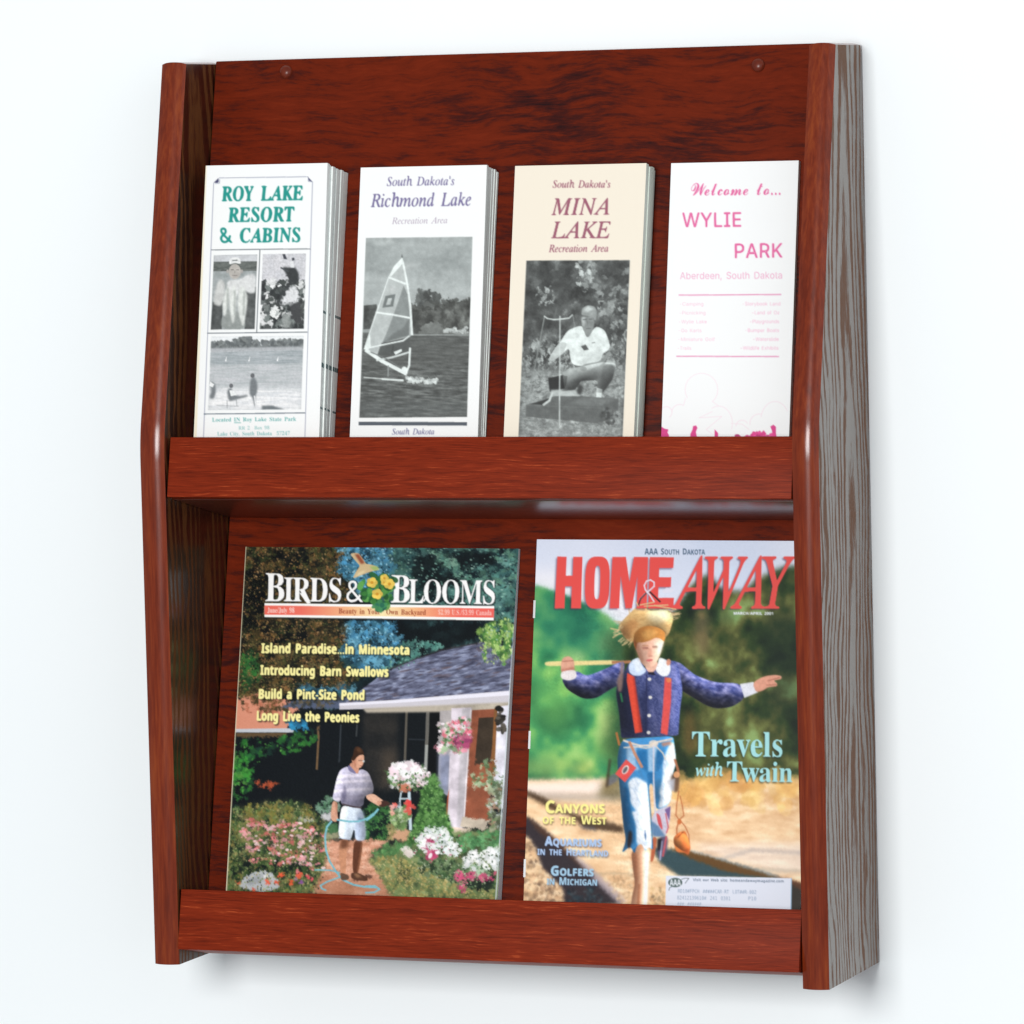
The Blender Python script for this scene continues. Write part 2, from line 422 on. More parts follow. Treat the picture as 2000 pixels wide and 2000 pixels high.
# ---------------------------------------------------------------- letter shapes: outline points per letter, in 1/250 of the type size
GLYPH = {}
GLYPH['SB'] = {
'B':(111,[[4,0,4,4,16,8,18,15,19,92,16,105,13,108,4,110,4,114,71,113,83,110,92,104,97,97,98,80,89,68,72,62,84,59,99,48,104,33,103,23,99,15,84,4,73,1],[46,63,61,65,69,72,71,86,70,99,64,106,60,108,51,108,46,104],[56,6,67,9,71,12,75,24,74,40,69,52,64,55,46,58,46,13,48,8]]),
'C':(117,[[64,-3,44,1,34,5,20,18,10,36,7,46,6,57,10,78,14,88,26,103,44,113,54,116,73,116,97,109,103,112,105,116,109,116,109,77,105,77,101,87,89,102,74,110,56,109,47,102,41,91,37,76,37,38,41,24,48,14,58,8,76,6,96,15,107,26,112,22,96,6,76,-2]]),
'D':(124,[[5,0,5,4,13,6,18,14,18,94,15,106,4,110,4,114,74,112,89,107,101,99,110,88,115,74,117,57,115,36,108,20,96,9,79,2,57,0],[56,6,66,8,74,12,80,19,84,29,88,57,82,90,76,100,67,106,56,108,48,106,46,96,46,14,48,8]]),
'H':(131,[[4,0,4,4,16,8,19,20,18,100,16,106,4,110,4,114,60,114,60,110,51,108,46,102,46,63,86,63,84,104,80,108,70,110,70,114,127,114,127,110,115,106,112,95,113,15,118,6,127,4,127,0,70,0,70,4,80,6,84,10,86,55,46,55,47,11,51,6,60,4,60,0]]),
'I':(65,[[3,0,3,4,15,8,19,19,18,101,16,107,3,110,3,114,61,114,61,110,49,107,46,101,46,19,48,9,62,4,62,0]]),
'J':(82,[[27,-16,13,-14,6,-9,1,-2,-1,6,3,15,8,18,14,18,20,16,23,10,20,-8,30,-10,36,-3,37,96,34,104,28,108,20,110,20,114,78,114,78,110,69,108,65,103,62,8,58,-2,50,-10,40,-15]]),
'L':(106,[[4,0,4,4,16,8,19,20,18,100,16,106,4,110,4,114,62,114,62,110,50,108,46,102,46,12,50,8,58,7,79,10,92,20,102,38,107,38,100,0]]),
'M':(158,[[4,0,4,4,15,8,19,20,19,99,15,107,4,110,4,114,46,114,79,36,112,114,154,114,154,110,143,106,140,94,140,14,144,7,154,4,154,0,99,0,99,4,110,7,113,14,114,100,72,0,68,0,26,97,27,14,30,8,42,4,42,0]]),
'N':(124,[[101,-3,27,88,27,14,32,6,42,4,42,0,4,0,4,4,17,8,19,20,19,97,9,108,4,110,4,114,39,114,98,42,97,101,94,107,83,110,83,114,120,114,120,110,108,106,106,100,106,-3]]),
'O':(131,[[65,-3,42,2,24,14,11,34,7,57,11,80,24,99,42,112,66,116,89,112,108,100,120,81,124,57,120,34,108,14,89,2],[66,3,76,5,84,12,90,22,94,38,95,57,94,73,87,97,81,105,74,109,65,111,55,109,46,102,41,92,36,57,40,27,44,17,58,4]]),
'P':(104,[[4,0,4,4,16,8,19,20,18,100,16,106,4,110,4,114,66,114,84,110,94,104,100,94,102,83,101,74,92,60,73,52,46,52,47,11,51,6,60,4,60,0],[46,58,64,60,71,68,73,82,71,97,65,105,60,107,51,108,46,104]]),
'R':(118,[[4,0,4,4,16,8,19,20,18,100,16,106,4,110,4,114,70,113,82,110,99,101,103,93,103,76,95,64,79,56,108,12,115,5,120,4,120,0,84,0,50,53,46,53,46,15,51,6,60,4,60,0],[46,58,65,61,73,70,76,84,75,92,73,99,63,107,52,108,46,104]]),
'S':(98,[[11,-3,11,40,16,40,23,19,28,12,41,5,49,4,60,6,67,13,70,22,68,29,64,35,32,52,19,63,13,76,12,83,17,101,24,109,34,115,46,116,75,111,79,114,80,116,85,116,85,80,80,80,73,96,66,104,58,110,48,111,39,109,32,103,30,95,34,84,75,62,86,51,90,33,85,14,76,5,64,0,40,-2,20,3,15,-3]]),
'T':(106,[[23,0,23,4,36,8,38,15,39,108,29,108,16,101,9,88,7,80,3,80,3,114,102,114,102,79,98,79,96,90,86,104,78,107,66,108,66,14,69,8,82,4,82,0]]),
'U':(123,[[62,-3,37,2,28,7,23,15,18,39,18,100,15,106,4,110,4,114,60,114,60,110,50,108,46,104,46,26,51,13,61,6,69,6,79,7,88,11,93,18,97,28,98,100,92,108,82,110,82,114,118,114,118,110,110,107,106,99,104,30,101,17,95,8,86,2]]),
'Y':(106,[[25,0,25,4,34,6,39,11,40,45,9,102,4,107,-3,110,-3,114,52,114,52,110,42,108,39,104,62,56,87,99,86,106,74,110,74,114,110,114,110,110,102,106,96,98,67,51,68,11,73,6,82,4,82,0]]),
'a':(86,[[64,-2,56,-1,52,2,50,9,33,-1,24,-2,14,0,7,6,5,16,10,29,24,39,50,48,48,68,44,72,37,74,31,73,26,68,31,58,28,50,19,48,11,51,8,56,9,63,12,70,19,75,34,79,51,79,60,77,70,68,73,52,74,10,76,8,80,10,82,7,70,-2],[38,8,50,16,50,42,37,37,30,27,30,14,33,10]]),
'c':(73,[[39,-2,27,0,13,11,5,30,6,45,10,59,24,74,36,79,51,79,58,78,66,71,69,58,62,51,54,52,50,56,48,72,46,74,37,73,33,70,28,57,31,26,34,19,44,10,57,10,68,18,71,15,62,5,51,0]]),
'd':(92,[[35,-2,20,2,9,16,5,37,9,59,16,70,31,79,44,78,56,70,56,103,53,108,44,110,44,114,80,114,80,15,82,9,88,7,88,3,56,-2,56,10,43,-1],[43,7,50,10,56,19,56,60,52,68,44,70,39,69,32,62,30,38,32,14,38,8]]),
'e':(75,[[38,-2,21,2,12,11,7,24,5,39,7,54,13,66,22,74,39,80,48,78,62,70,70,54,71,42,29,42,33,22,37,16,50,10,56,12,68,22,71,18,62,7,51,0],[29,48,50,48,50,65,46,72,40,74,34,72,30,64]]),
'h':(95,[[4,0,4,4,10,5,13,11,13,103,10,109,5,110,5,114,37,114,37,67,52,78,61,80,69,78,79,70,82,53,83,11,84,6,91,4,91,0,50,0,50,4,56,5,58,8,59,14,58,58,57,64,51,68,41,64,37,59,37,11,38,6,45,4,45,0]]),
'i':(50,[[25,90,16,94,12,103,16,112,25,116,34,112,38,103,34,94],[4,0,4,4,10,5,13,11,13,67,12,71,5,73,5,78,37,78,37,11,38,6,45,4,45,0]]),
'k':(90,[[4,0,4,4,10,5,13,11,13,103,10,108,5,110,5,114,37,114,37,42,60,67,60,72,52,73,52,78,86,78,86,73,74,70,56,52,86,8,94,4,94,0,53,0,53,4,57,4,60,8,41,37,37,34,37,11,38,6,45,4,45,0]]),
'l':(50,[[4,0,4,4,10,5,13,11,13,103,10,108,5,110,5,114,37,114,37,14,38,6,45,4,45,0]]),
'n':(95,[[4,0,4,4,10,5,13,11,13,66,12,71,5,74,5,78,37,78,37,67,44,74,52,78,69,78,75,75,82,62,83,8,91,4,91,0,50,0,50,4,56,5,58,8,59,14,58,58,57,64,51,68,41,64,37,59,37,11,38,6,45,4,45,0]]),
'o':(84,[[42,-2,28,0,17,7,7,24,5,38,7,53,17,70,28,77,42,80,56,77,66,70,74,60,79,38,77,24,66,6,56,0],[42,3,46,4,52,10,55,38,52,68,46,74,42,75,38,74,32,68,29,38,32,10,38,4]]),
'r':(72,[[4,0,4,4,10,5,13,11,13,67,12,71,5,73,5,78,36,78,36,63,43,72,51,78,62,79,69,76,72,66,68,57,57,56,47,65,43,63,39,57,38,10,40,6,49,4,49,0]]),
's':(72,[[38,-2,18,2,13,-2,9,-2,9,26,13,26,18,14,30,4,42,5,46,9,48,14,44,23,21,36,14,42,10,50,10,62,16,73,28,79,35,80,53,76,61,80,61,56,57,56,52,66,42,74,31,73,26,67,29,58,57,41,64,29,64,16,57,4,52,0]]),
't':(57,[[31,-2,20,0,14,6,12,18,12,70,5,70,5,75,32,106,36,106,36,78,52,78,52,70,36,70,37,15,42,10,46,11,52,19,56,16,50,6,41,0]]),
'u':(94,[[33,-2,20,0,14,10,11,66,8,72,3,74,3,78,36,78,36,16,40,10,44,9,49,10,57,16,57,66,54,72,47,74,47,78,81,78,81,14,83,10,90,8,90,3,57,-2,57,10,46,1]]),
'v':(76,[[36,-2,10,62,4,72,-1,73,-1,78,41,78,41,74,35,73,32,69,46,30,60,68,56,73,51,74,51,78,76,78,76,74,71,72,65,61,40,-2]]),
'w':(109,[[30,-2,4,66,-3,73,-3,78,34,78,34,73,30,72,28,69,42,32,53,59,48,72,42,74,42,78,81,78,81,73,75,71,74,67,84,35,97,69,95,72,89,74,89,78,111,78,111,74,108,72,103,64,76,-2,72,-2,56,49,35,-2]]),
'x':(80,[[1,0,1,4,11,9,31,34,8,70,1,73,1,78,42,78,42,74,38,73,35,70,46,52,58,68,57,72,50,74,50,78,78,78,78,74,68,69,50,46,73,9,80,4,80,0,39,0,39,4,46,6,46,10,34,28,22,10,22,6,30,4,30,0]]),
'y':(75,[[13,-35,6,-33,0,-28,-2,-21,0,-16,6,-10,14,-11,18,-14,19,-24,24,-24,28,-18,35,-1,6,69,3,73,-1,73,-1,78,40,78,40,73,34,72,32,69,46,30,60,68,57,72,51,73,51,78,75,78,75,73,69,70,65,60,35,-19,24,-33]]),
'2':(94,[[6,0,6,17,47,61,54,77,56,93,55,103,50,109,38,110,32,104,28,82,17,84,12,86,7,94,8,106,14,114,29,120,44,122,64,118,78,108,81,102,82,90,78,78,60,55,22,18,64,19,72,24,76,35,86,35,85,0]]),
'3':(94,[[41,-2,26,0,12,6,5,15,5,22,9,28,19,32,20,25,25,16,40,10,50,12,58,20,60,29,60,41,54,50,42,56,24,57,24,67,42,68,51,74,56,85,55,102,46,111,36,110,30,102,28,85,12,89,8,92,6,100,10,111,16,115,23,119,43,122,64,118,72,114,81,102,82,94,79,81,69,71,56,64,70,60,78,54,84,46,86,34,84,22,76,9,63,2]]),
'4':(94,[[30,0,30,9,42,10,47,13,49,31,2,31,2,42,50,120,73,120,73,42,91,42,91,31,73,31,74,16,77,11,89,9,89,0],[14,42,49,42,50,104]]),
'5':(94,[[41,-2,21,1,13,6,7,15,8,25,13,29,20,30,23,18,28,13,38,10,46,11,54,17,59,30,56,51,49,59,36,62,18,59,10,62,16,120,79,120,80,89,70,89,67,100,64,101,26,102,24,70,42,73,64,69,80,57,84,48,83,24,75,10,62,2]]),
'7':(94,[[28,0,72,102,23,101,20,98,18,84,8,84,8,120,88,120,88,112,42,0]]),
'8':(94,[[46,-2,30,0,17,6,10,14,5,30,6,38,12,48,30,60,18,69,11,79,9,91,12,106,25,117,48,122,68,118,80,107,84,92,81,80,73,72,61,65,82,50,86,44,89,32,84,14,78,7,58,-1],[51,71,58,76,61,83,62,99,56,109,50,112,42,111,34,102,33,88,37,80],[47,8,52,8,60,14,66,29,60,42,41,54,30,40,28,24,37,10]]),
'9':(94,[[38,-2,18,3,12,11,12,22,19,27,23,18,30,11,39,9,47,11,53,17,58,26,63,58,53,50,44,46,30,47,22,50,10,62,7,70,6,89,10,102,24,116,37,121,52,121,66,116,77,105,81,98,86,78,85,48,79,24,71,12,60,4],[46,58,56,61,63,70,58,101,50,109,45,110,37,107,34,103,30,82,33,67,40,59]]),
'&':(123,[[47,-2,36,-1,19,7,10,22,9,31,12,46,16,52,35,66,25,80,21,90,21,103,24,110,35,119,51,122,66,119,72,115,79,104,80,96,77,83,73,78,56,64,88,33,96,45,100,60,115,60,108,40,98,24,122,0,102,0,88,14,70,3],[47,73,61,84,65,92,64,103,55,109,42,108,35,100,36,88],[47,12,66,15,78,23,44,57,30,46,24,32,27,21,30,17,41,12]]),
'.':(45,[[22,-2,15,0,12,9,15,18,22,20,30,18,33,9,30,0]]),
',':(45,[[7,-22,15,20,31,20,32,18,26,-2,18,-22]]),
'/':(62,[[2,0,46,120,61,120,16,0]]),
'$':(96,[[42,-10,42,8,24,10,10,14,10,28,25,23,42,21,42,55,18,66,14,72,10,85,11,93,19,105,33,112,42,113,42,128,53,128,53,113,70,111,83,106,78,94,53,100,53,66,72,60,80,54,85,47,87,37,86,30,78,18,71,14,53,9,53,-10],[42,70,42,100,29,96,25,86,29,76],[53,22,68,26,72,36,68,46,53,52]]),
}
GLYPH['SI'] = {
'A':(116,[[-21,0,-20,3,-6,8,0,14,89,119,92,119,88,11,94,4,103,3,102,0,55,0,56,3,66,5,70,10,72,40,30,38,9,12,9,6,20,3,19,0],[36,46,72,46,74,92]]),
'D':(127,[[-9,0,-8,3,4,6,9,13,32,96,32,109,20,113,21,116,76,116,94,110,108,100,113,94,119,78,119,59,110,34,98,20,83,10,64,2,42,0],[42,6,60,8,74,15,86,26,94,40,100,64,99,84,91,101,84,106,64,111,56,110,51,106,26,12,30,7]]),
'E':(114,[[-8,0,-8,3,4,6,9,13,32,96,32,109,20,113,21,116,110,116,105,91,102,91,100,104,93,109,63,110,52,108,40,65,68,67,76,72,80,82,84,82,72,40,69,40,69,50,65,58,38,59,27,16,26,10,29,7,64,7,81,13,89,21,96,32,100,32,88,0]]),
'H':(130,[[-8,0,-8,3,4,6,8,11,32,96,32,109,20,113,21,116,68,116,67,113,55,110,50,103,41,68,46,65,93,66,104,105,101,111,91,113,92,116,139,116,138,113,126,110,122,103,99,20,98,7,110,3,109,0,63,0,64,3,73,4,78,9,91,54,91,58,86,58,39,58,26,11,29,5,39,3,38,0]]),
'I':(61,[[-8,0,-7,3,2,4,8,9,32,96,32,109,21,113,22,116,69,116,68,113,56,110,52,103,29,20,29,7,40,3,39,0]]),
'K':(114,[[-8,0,-8,3,4,6,8,11,32,96,32,109,20,113,21,116,67,116,66,113,57,112,52,108,40,66,41,62,90,101,94,108,93,111,84,113,84,116,125,116,124,113,108,106,56,66,92,13,102,5,110,3,109,0,59,0,60,3,71,6,70,14,40,58,38,56,26,12,30,5,40,3,40,0]]),
'L':(112,[[-6,0,-5,3,7,6,11,13,34,96,36,105,34,109,23,113,24,116,70,116,68,113,58,110,53,103,29,10,32,7,37,6,74,8,88,16,100,33,103,33,92,0]]),
'M':(148,[[-9,0,-8,3,1,4,6,9,32,96,32,109,21,113,22,116,53,116,65,27,124,116,156,116,155,113,143,110,139,103,116,20,116,7,127,3,126,0,80,0,81,3,90,4,95,10,120,98,55,0,52,0,39,98,16,12,20,5,30,3,28,0]]),
'N':(125,[[84,-3,38,93,17,11,20,5,30,3,30,0,-8,0,-8,3,4,6,9,13,32,98,32,107,28,111,20,113,21,116,46,116,88,27,109,106,106,111,95,113,96,116,134,116,133,113,122,111,118,105,88,-3]]),
'R':(113,[[-8,0,-8,3,5,7,9,13,32,96,32,110,20,113,21,116,81,116,97,110,105,98,104,82,94,68,72,59,90,16,98,5,106,3,104,0,78,0,55,57,38,58,26,12,30,5,40,3,40,0],[50,62,70,66,82,76,87,91,86,98,78,108,63,111,56,110,52,107,40,63]]),
'S':(92,[[38,-2,12,3,8,3,4,-2,1,-2,6,36,10,36,13,18,17,12,29,4,44,4,51,8,58,18,59,26,57,35,29,69,24,79,22,88,24,99,29,108,43,117,63,118,78,114,88,118,82,84,80,84,77,100,70,110,64,112,52,113,44,108,41,104,38,94,40,87,71,49,75,32,70,14,62,6,52,0]]),
'W':(148,[[21,-2,24,104,22,110,10,113,10,116,57,116,56,113,44,110,42,102,38,29,80,89,80,107,76,112,67,113,68,116,112,116,111,113,101,110,98,106,94,30,140,99,142,108,141,110,130,113,132,116,167,116,166,113,159,111,149,101,80,-2,76,-2,80,78,24,-2]]),
'Y':(103,[[12,0,13,3,24,4,30,8,42,50,22,101,16,110,3,113,4,116,54,116,54,113,41,110,40,106,56,59,94,105,93,110,80,113,82,116,122,116,120,112,114,111,98,96,59,51,48,10,52,4,64,3,64,0]]),
'a':(86,[[12,-2,2,2,-2,16,4,44,16,61,30,74,38,78,52,78,58,70,60,77,73,77,56,11,58,9,70,20,73,18,56,0,45,-1,42,6,48,30,30,6,18,-1],[20,8,26,10,35,18,49,40,54,60,54,70,51,74,46,75,36,71,22,53,14,30,13,18,16,9]]),
'c':(74,[[25,-2,12,2,3,12,0,27,3,44,12,59,26,72,42,78,59,78,66,70,66,64,63,58,58,57,52,60,54,74,44,74,28,62,20,49,15,27,17,16,22,8,30,6,39,7,57,20,60,18,48,7,36,0]]),
'd':(89,[[15,-2,6,0,-2,12,0,30,7,48,15,60,32,75,48,79,54,78,60,73,69,110,67,113,58,114,59,117,86,122,58,11,62,8,76,20,79,18,62,0,50,-1,46,2,46,7,50,28,33,5,22,-1],[23,7,35,14,50,36,56,51,58,65,57,70,52,75,44,74,33,67,19,44,14,27,13,16,16,10]]),
'e':(72,[[22,-2,10,2,2,10,-1,30,5,47,16,62,33,76,49,79,57,78,63,73,64,66,59,53,42,42,15,36,14,24,16,13,24,7,38,8,55,20,58,18,41,3],[16,40,35,45,42,50,50,61,51,68,48,74,38,72,30,66,21,52]]),
'h':(100,[[76,-2,68,0,61,10,62,25,70,71,67,80,63,81,50,75,38,60,31,43,22,0,6,0,30,113,28,117,24,120,16,120,18,128,49,128,36,69,47,82,58,89,75,91,84,85,86,73,78,25,78,12,83,9,94,13,96,8,90,2]]),
'i':(44,[[30,98,24,101,22,107,24,113,30,116,37,113,39,107,37,101],[8,-2,1,2,0,7,15,66,12,70,4,72,5,75,32,79,14,13,18,8,32,21,35,18,17,0]]),
'k':(85,[[54,-2,47,2,30,40,20,32,10,0,-3,0,26,104,26,112,16,114,16,117,44,121,21,39,56,67,56,72,49,74,51,76,84,76,84,73,70,69,41,48,59,10,66,10,75,20,78,17,65,3]]),
'm':(138,[[102,-2,98,-1,94,8,108,64,107,66,103,69,93,64,77,47,70,34,57,0,44,0,60,56,61,67,57,69,49,66,39,58,28,45,22,32,10,0,-3,0,15,66,13,70,4,72,5,75,32,78,23,44,39,64,53,75,66,79,75,74,76,69,71,46,80,58,97,74,112,79,118,78,121,74,122,63,108,12,110,9,113,9,125,22,127,19,119,8,111,0]]),
'n':(91,[[56,-2,50,0,47,7,60,58,60,66,56,69,49,66,31,47,19,26,10,0,-3,0,16,66,13,70,4,71,5,74,33,78,23,44,40,64,54,75,66,79,74,75,75,63,61,12,63,9,68,10,78,23,80,21,72,8,64,0]]),
'o':(88,[[26,-2,12,1,2,11,-1,26,4,44,15,62,32,74,50,79,65,76,75,66,78,59,78,46,72,29,56,9,43,2],[28,3,37,5,46,12,58,33,64,56,62,67,57,73,49,75,38,71,28,61,20,46,14,29,14,16,18,8]]),
'r':(56,[[-3,0,14,65,12,70,3,71,4,74,31,78,22,45,44,75,52,79,56,78,59,71,56,63,48,60,42,67,30,50,19,28,10,0]]),
's':(62,[[20,-2,2,2,-6,-1,-2,26,1,26,6,9,13,3,25,4,31,13,29,26,10,54,12,70,25,78,35,79,48,76,55,78,52,54,49,54,46,65,41,72,30,74,23,68,23,61,43,30,45,22,43,14,39,6,28,0]]),
't':(47,[[8,-2,1,2,0,11,16,71,5,71,6,74,16,78,25,86,34,98,38,98,32,76,46,76,44,71,30,71,15,11,18,8,31,20,34,17,16,0]]),
'u':(91,[[12,-2,6,-1,1,6,2,17,14,66,12,71,3,72,4,75,32,78,16,18,15,10,20,8,31,14,49,36,60,59,65,77,78,77,62,12,63,8,69,10,79,21,81,19,73,7,64,0,56,-2,48,2,48,15,55,38,32,8,18,-1]]),
'w':(112,[[12,-2,10,58,8,67,6,70,-1,72,0,75,20,79,22,75,24,23,60,79,62,79,69,18,96,53,97,60,91,69,92,76,98,79,104,76,106,68,103,58,96,45,60,-2,58,-2,51,55,15,-2]]),
"'":(38,[[14,76,11,120,27,120,24,76]]),
}
GLYPH['SBI'] = {
'A':(105,[[-17,0,-17,4,-12,5,-3,12,81,115,86,115,82,20,83,11,88,6,97,4,97,0,44,0,44,4,54,7,58,13,60,35,24,35,12,20,7,10,8,7,18,4,18,0],[30,42,60,42,62,82]]),
'B':(108,[[-8,0,-8,4,0,5,6,10,29,92,29,105,18,109,18,113,71,112,92,107,98,102,104,88,98,74,92,68,72,60,86,52,94,42,92,23,86,13,74,5,55,0],[50,62,66,66,76,76,79,91,77,100,72,105,60,106,56,102,45,62],[42,6,49,6,62,14,68,28,69,37,66,50,55,56,44,57,34,19,33,8]]),
'C':(110,[[50,-3,26,2,20,6,10,18,5,41,7,58,12,74,26,94,49,111,72,116,102,111,108,116,112,116,105,77,100,78,100,87,94,102,90,106,77,110,70,109,56,100,43,83,34,59,30,36,31,27,38,13,43,9,57,5,70,8,82,14,92,26,97,23,89,14,72,1]]),
'E':(110,[[-8,0,-8,4,0,5,6,10,29,92,29,105,18,109,18,113,108,113,102,81,97,81,96,91,90,102,77,107,58,106,45,63,68,66,76,73,80,80,84,80,72,34,68,34,68,46,64,53,55,56,44,57,32,14,32,9,36,6,64,8,80,17,93,34,97,34,88,0]]),
'H':(127,[[-8,0,-8,4,0,5,6,10,29,92,29,105,18,109,18,113,71,113,71,109,62,107,57,102,45,63,85,63,94,101,92,106,82,109,82,113,135,113,135,109,127,108,122,103,98,20,98,8,109,4,109,0,56,0,56,4,64,5,70,10,83,55,43,55,32,12,34,8,44,4,44,0]]),
'I':(62,[[-8,0,-8,4,0,5,6,10,29,92,29,105,18,109,18,113,71,113,71,109,62,107,57,102,34,20,34,8,44,4,44,0]]),
'K':(106,[[-8,0,-8,4,0,5,6,10,29,92,29,105,18,109,18,113,71,113,71,109,62,107,57,102,45,60,88,100,88,106,80,109,80,113,115,113,115,109,107,106,97,98,64,67,88,14,93,7,101,4,101,0,54,0,54,4,63,6,64,10,44,55,32,12,35,6,44,4,44,0]]),
'L':(106,[[-8,0,-8,4,0,5,6,10,29,92,29,105,18,109,18,113,71,113,71,109,62,107,57,102,32,10,34,8,40,6,66,9,82,18,93,34,98,34,88,0]]),
'N':(117,[[78,-3,35,88,16,12,17,8,27,4,27,0,-9,0,-9,4,0,5,7,13,29,95,28,104,16,109,16,113,49,113,85,34,102,100,99,106,90,109,90,113,126,113,126,109,118,107,112,102,82,-3]]),
'O':(120,[[45,-3,33,-2,24,2,10,16,6,26,5,47,13,71,28,94,52,111,75,116,96,111,104,105,114,87,115,67,107,42,98,26,79,8,56,-2],[46,3,53,4,67,15,78,36,84,49,90,76,90,94,86,104,78,109,65,108,53,98,42,79,34,56,30,40,29,19,33,9,41,4]]),
'R':(107,[[-8,0,-8,4,0,5,6,10,29,92,29,105,18,109,18,113,76,112,86,110,100,102,104,88,100,74,89,64,72,58,87,12,91,7,100,4,100,0,66,0,48,56,43,56,32,12,35,6,44,4,44,0],[49,61,65,65,75,76,78,91,76,100,72,106,58,106,45,62]]),
'S':(92,[[38,-3,10,4,2,-2,-2,-2,6,36,11,36,14,17,18,11,29,4,44,4,52,11,56,17,57,28,53,36,24,64,19,74,18,84,20,95,30,108,40,114,52,116,78,110,86,115,90,115,82,80,77,80,74,98,64,108,51,109,40,101,38,92,40,86,70,54,76,43,78,32,77,22,68,6,60,1]]),
'T':(101,[[11,0,11,4,22,7,27,15,51,107,42,106,30,100,16,82,12,82,18,113,109,113,104,80,100,80,96,97,91,102,76,106,51,12,54,6,63,4,63,0]]),
'Y':(87,[[6,0,6,4,16,7,20,12,31,51,15,101,12,106,6,108,6,113,52,113,52,109,43,107,40,102,52,60,78,98,78,105,67,109,67,113,104,113,104,109,96,106,91,101,55,52,45,12,48,6,58,4,58,0]]),
}
GLYPH['SCB'] = {
'H':(142,[[28,-2,12,0,2,7,-1,17,1,25,11,32,21,32,26,28,26,21,24,17,13,14,11,8,20,3,30,4,36,6,46,16,56,34,41,27,36,28,37,30,59,41,80,72,64,62,54,62,50,68,60,86,50,81,30,62,27,62,25,64,28,68,49,86,58,90,69,88,72,82,68,70,98,92,109,96,91,65,86,48,98,52,119,80,139,98,156,104,164,103,168,99,170,93,164,80,147,66,120,53,106,23,103,8,106,6,116,8,133,18,164,44,171,45,130,9,108,0,97,0,90,5,86,19,94,46,84,43,78,30,61,10,40,-1],[124,60,137,67,151,80,158,91,157,99,151,99,142,90]]),
'W':(156,[[41,-1,36,0,37,4,68,41,79,57,89,83,88,94,84,98,78,100,64,96,48,86,38,78,28,65,24,52,27,44,37,41,50,52,63,74,66,90,70,88,72,82,71,60,64,49,55,40,44,36,28,38,20,47,22,64,34,80,55,98,73,104,89,104,102,98,106,92,110,78,108,69,98,50,65,18,88,34,112,57,146,96,157,104,160,102,129,23,162,67,178,81,187,84,152,46,122,2,118,0,113,2,108,19,110,32,126,64,90,29,60,9]]),
'c':(65,[[24,-1,14,1,7,7,5,16,9,29,19,41,33,49,46,52,57,49,62,41,59,35,56,32,50,33,47,38,48,42,52,45,46,45,31,26,24,8,28,4,41,9,53,19,56,16,40,3]]),
'e':(69,[[25,-1,14,1,6,8,3,16,5,24,14,36,27,46,41,51,53,50,60,44,58,34,43,22,24,17,21,8,24,4,31,4,46,10,57,19,60,16,42,3],[26,22,33,23,43,30,48,38,47,46,40,43]]),
'l':(70,[[51,16,33,1,24,-1,17,0,12,4,10,11,13,22,20,35,12,28,9,31,27,50,55,96,76,98,28,10,28,6,31,6,48,19]]),
'm':(134,[[0,-1,25,36,25,40,13,28,10,32,24,46,33,51,41,50,43,46,43,33,54,43,70,52,75,50,78,46,78,33,89,43,106,52,113,50,118,42,117,30,103,6,110,8,122,19,125,16,105,0,93,1,89,6,87,13,88,20,105,43,104,46,90,35,63,0,38,-1,62,34,66,43,65,45,56,40,25,0]]),
'o':(75,[[23,-1,10,4,5,11,5,20,11,32,23,43,37,50,52,51,60,48,64,41,64,32,61,25,52,14,64,21,68,17,56,9],[26,4,35,8,36,14,44,18,50,26,54,41,53,46,46,44,36,34,26,15,24,8]]),
't':(74,[[9,32,27,51,54,94,75,95,63,74,74,74,72,68,59,68,26,7,28,5,32,6,48,19,51,16,36,3,26,0,18,-1,13,2,10,11,21,37,12,28]]),
}
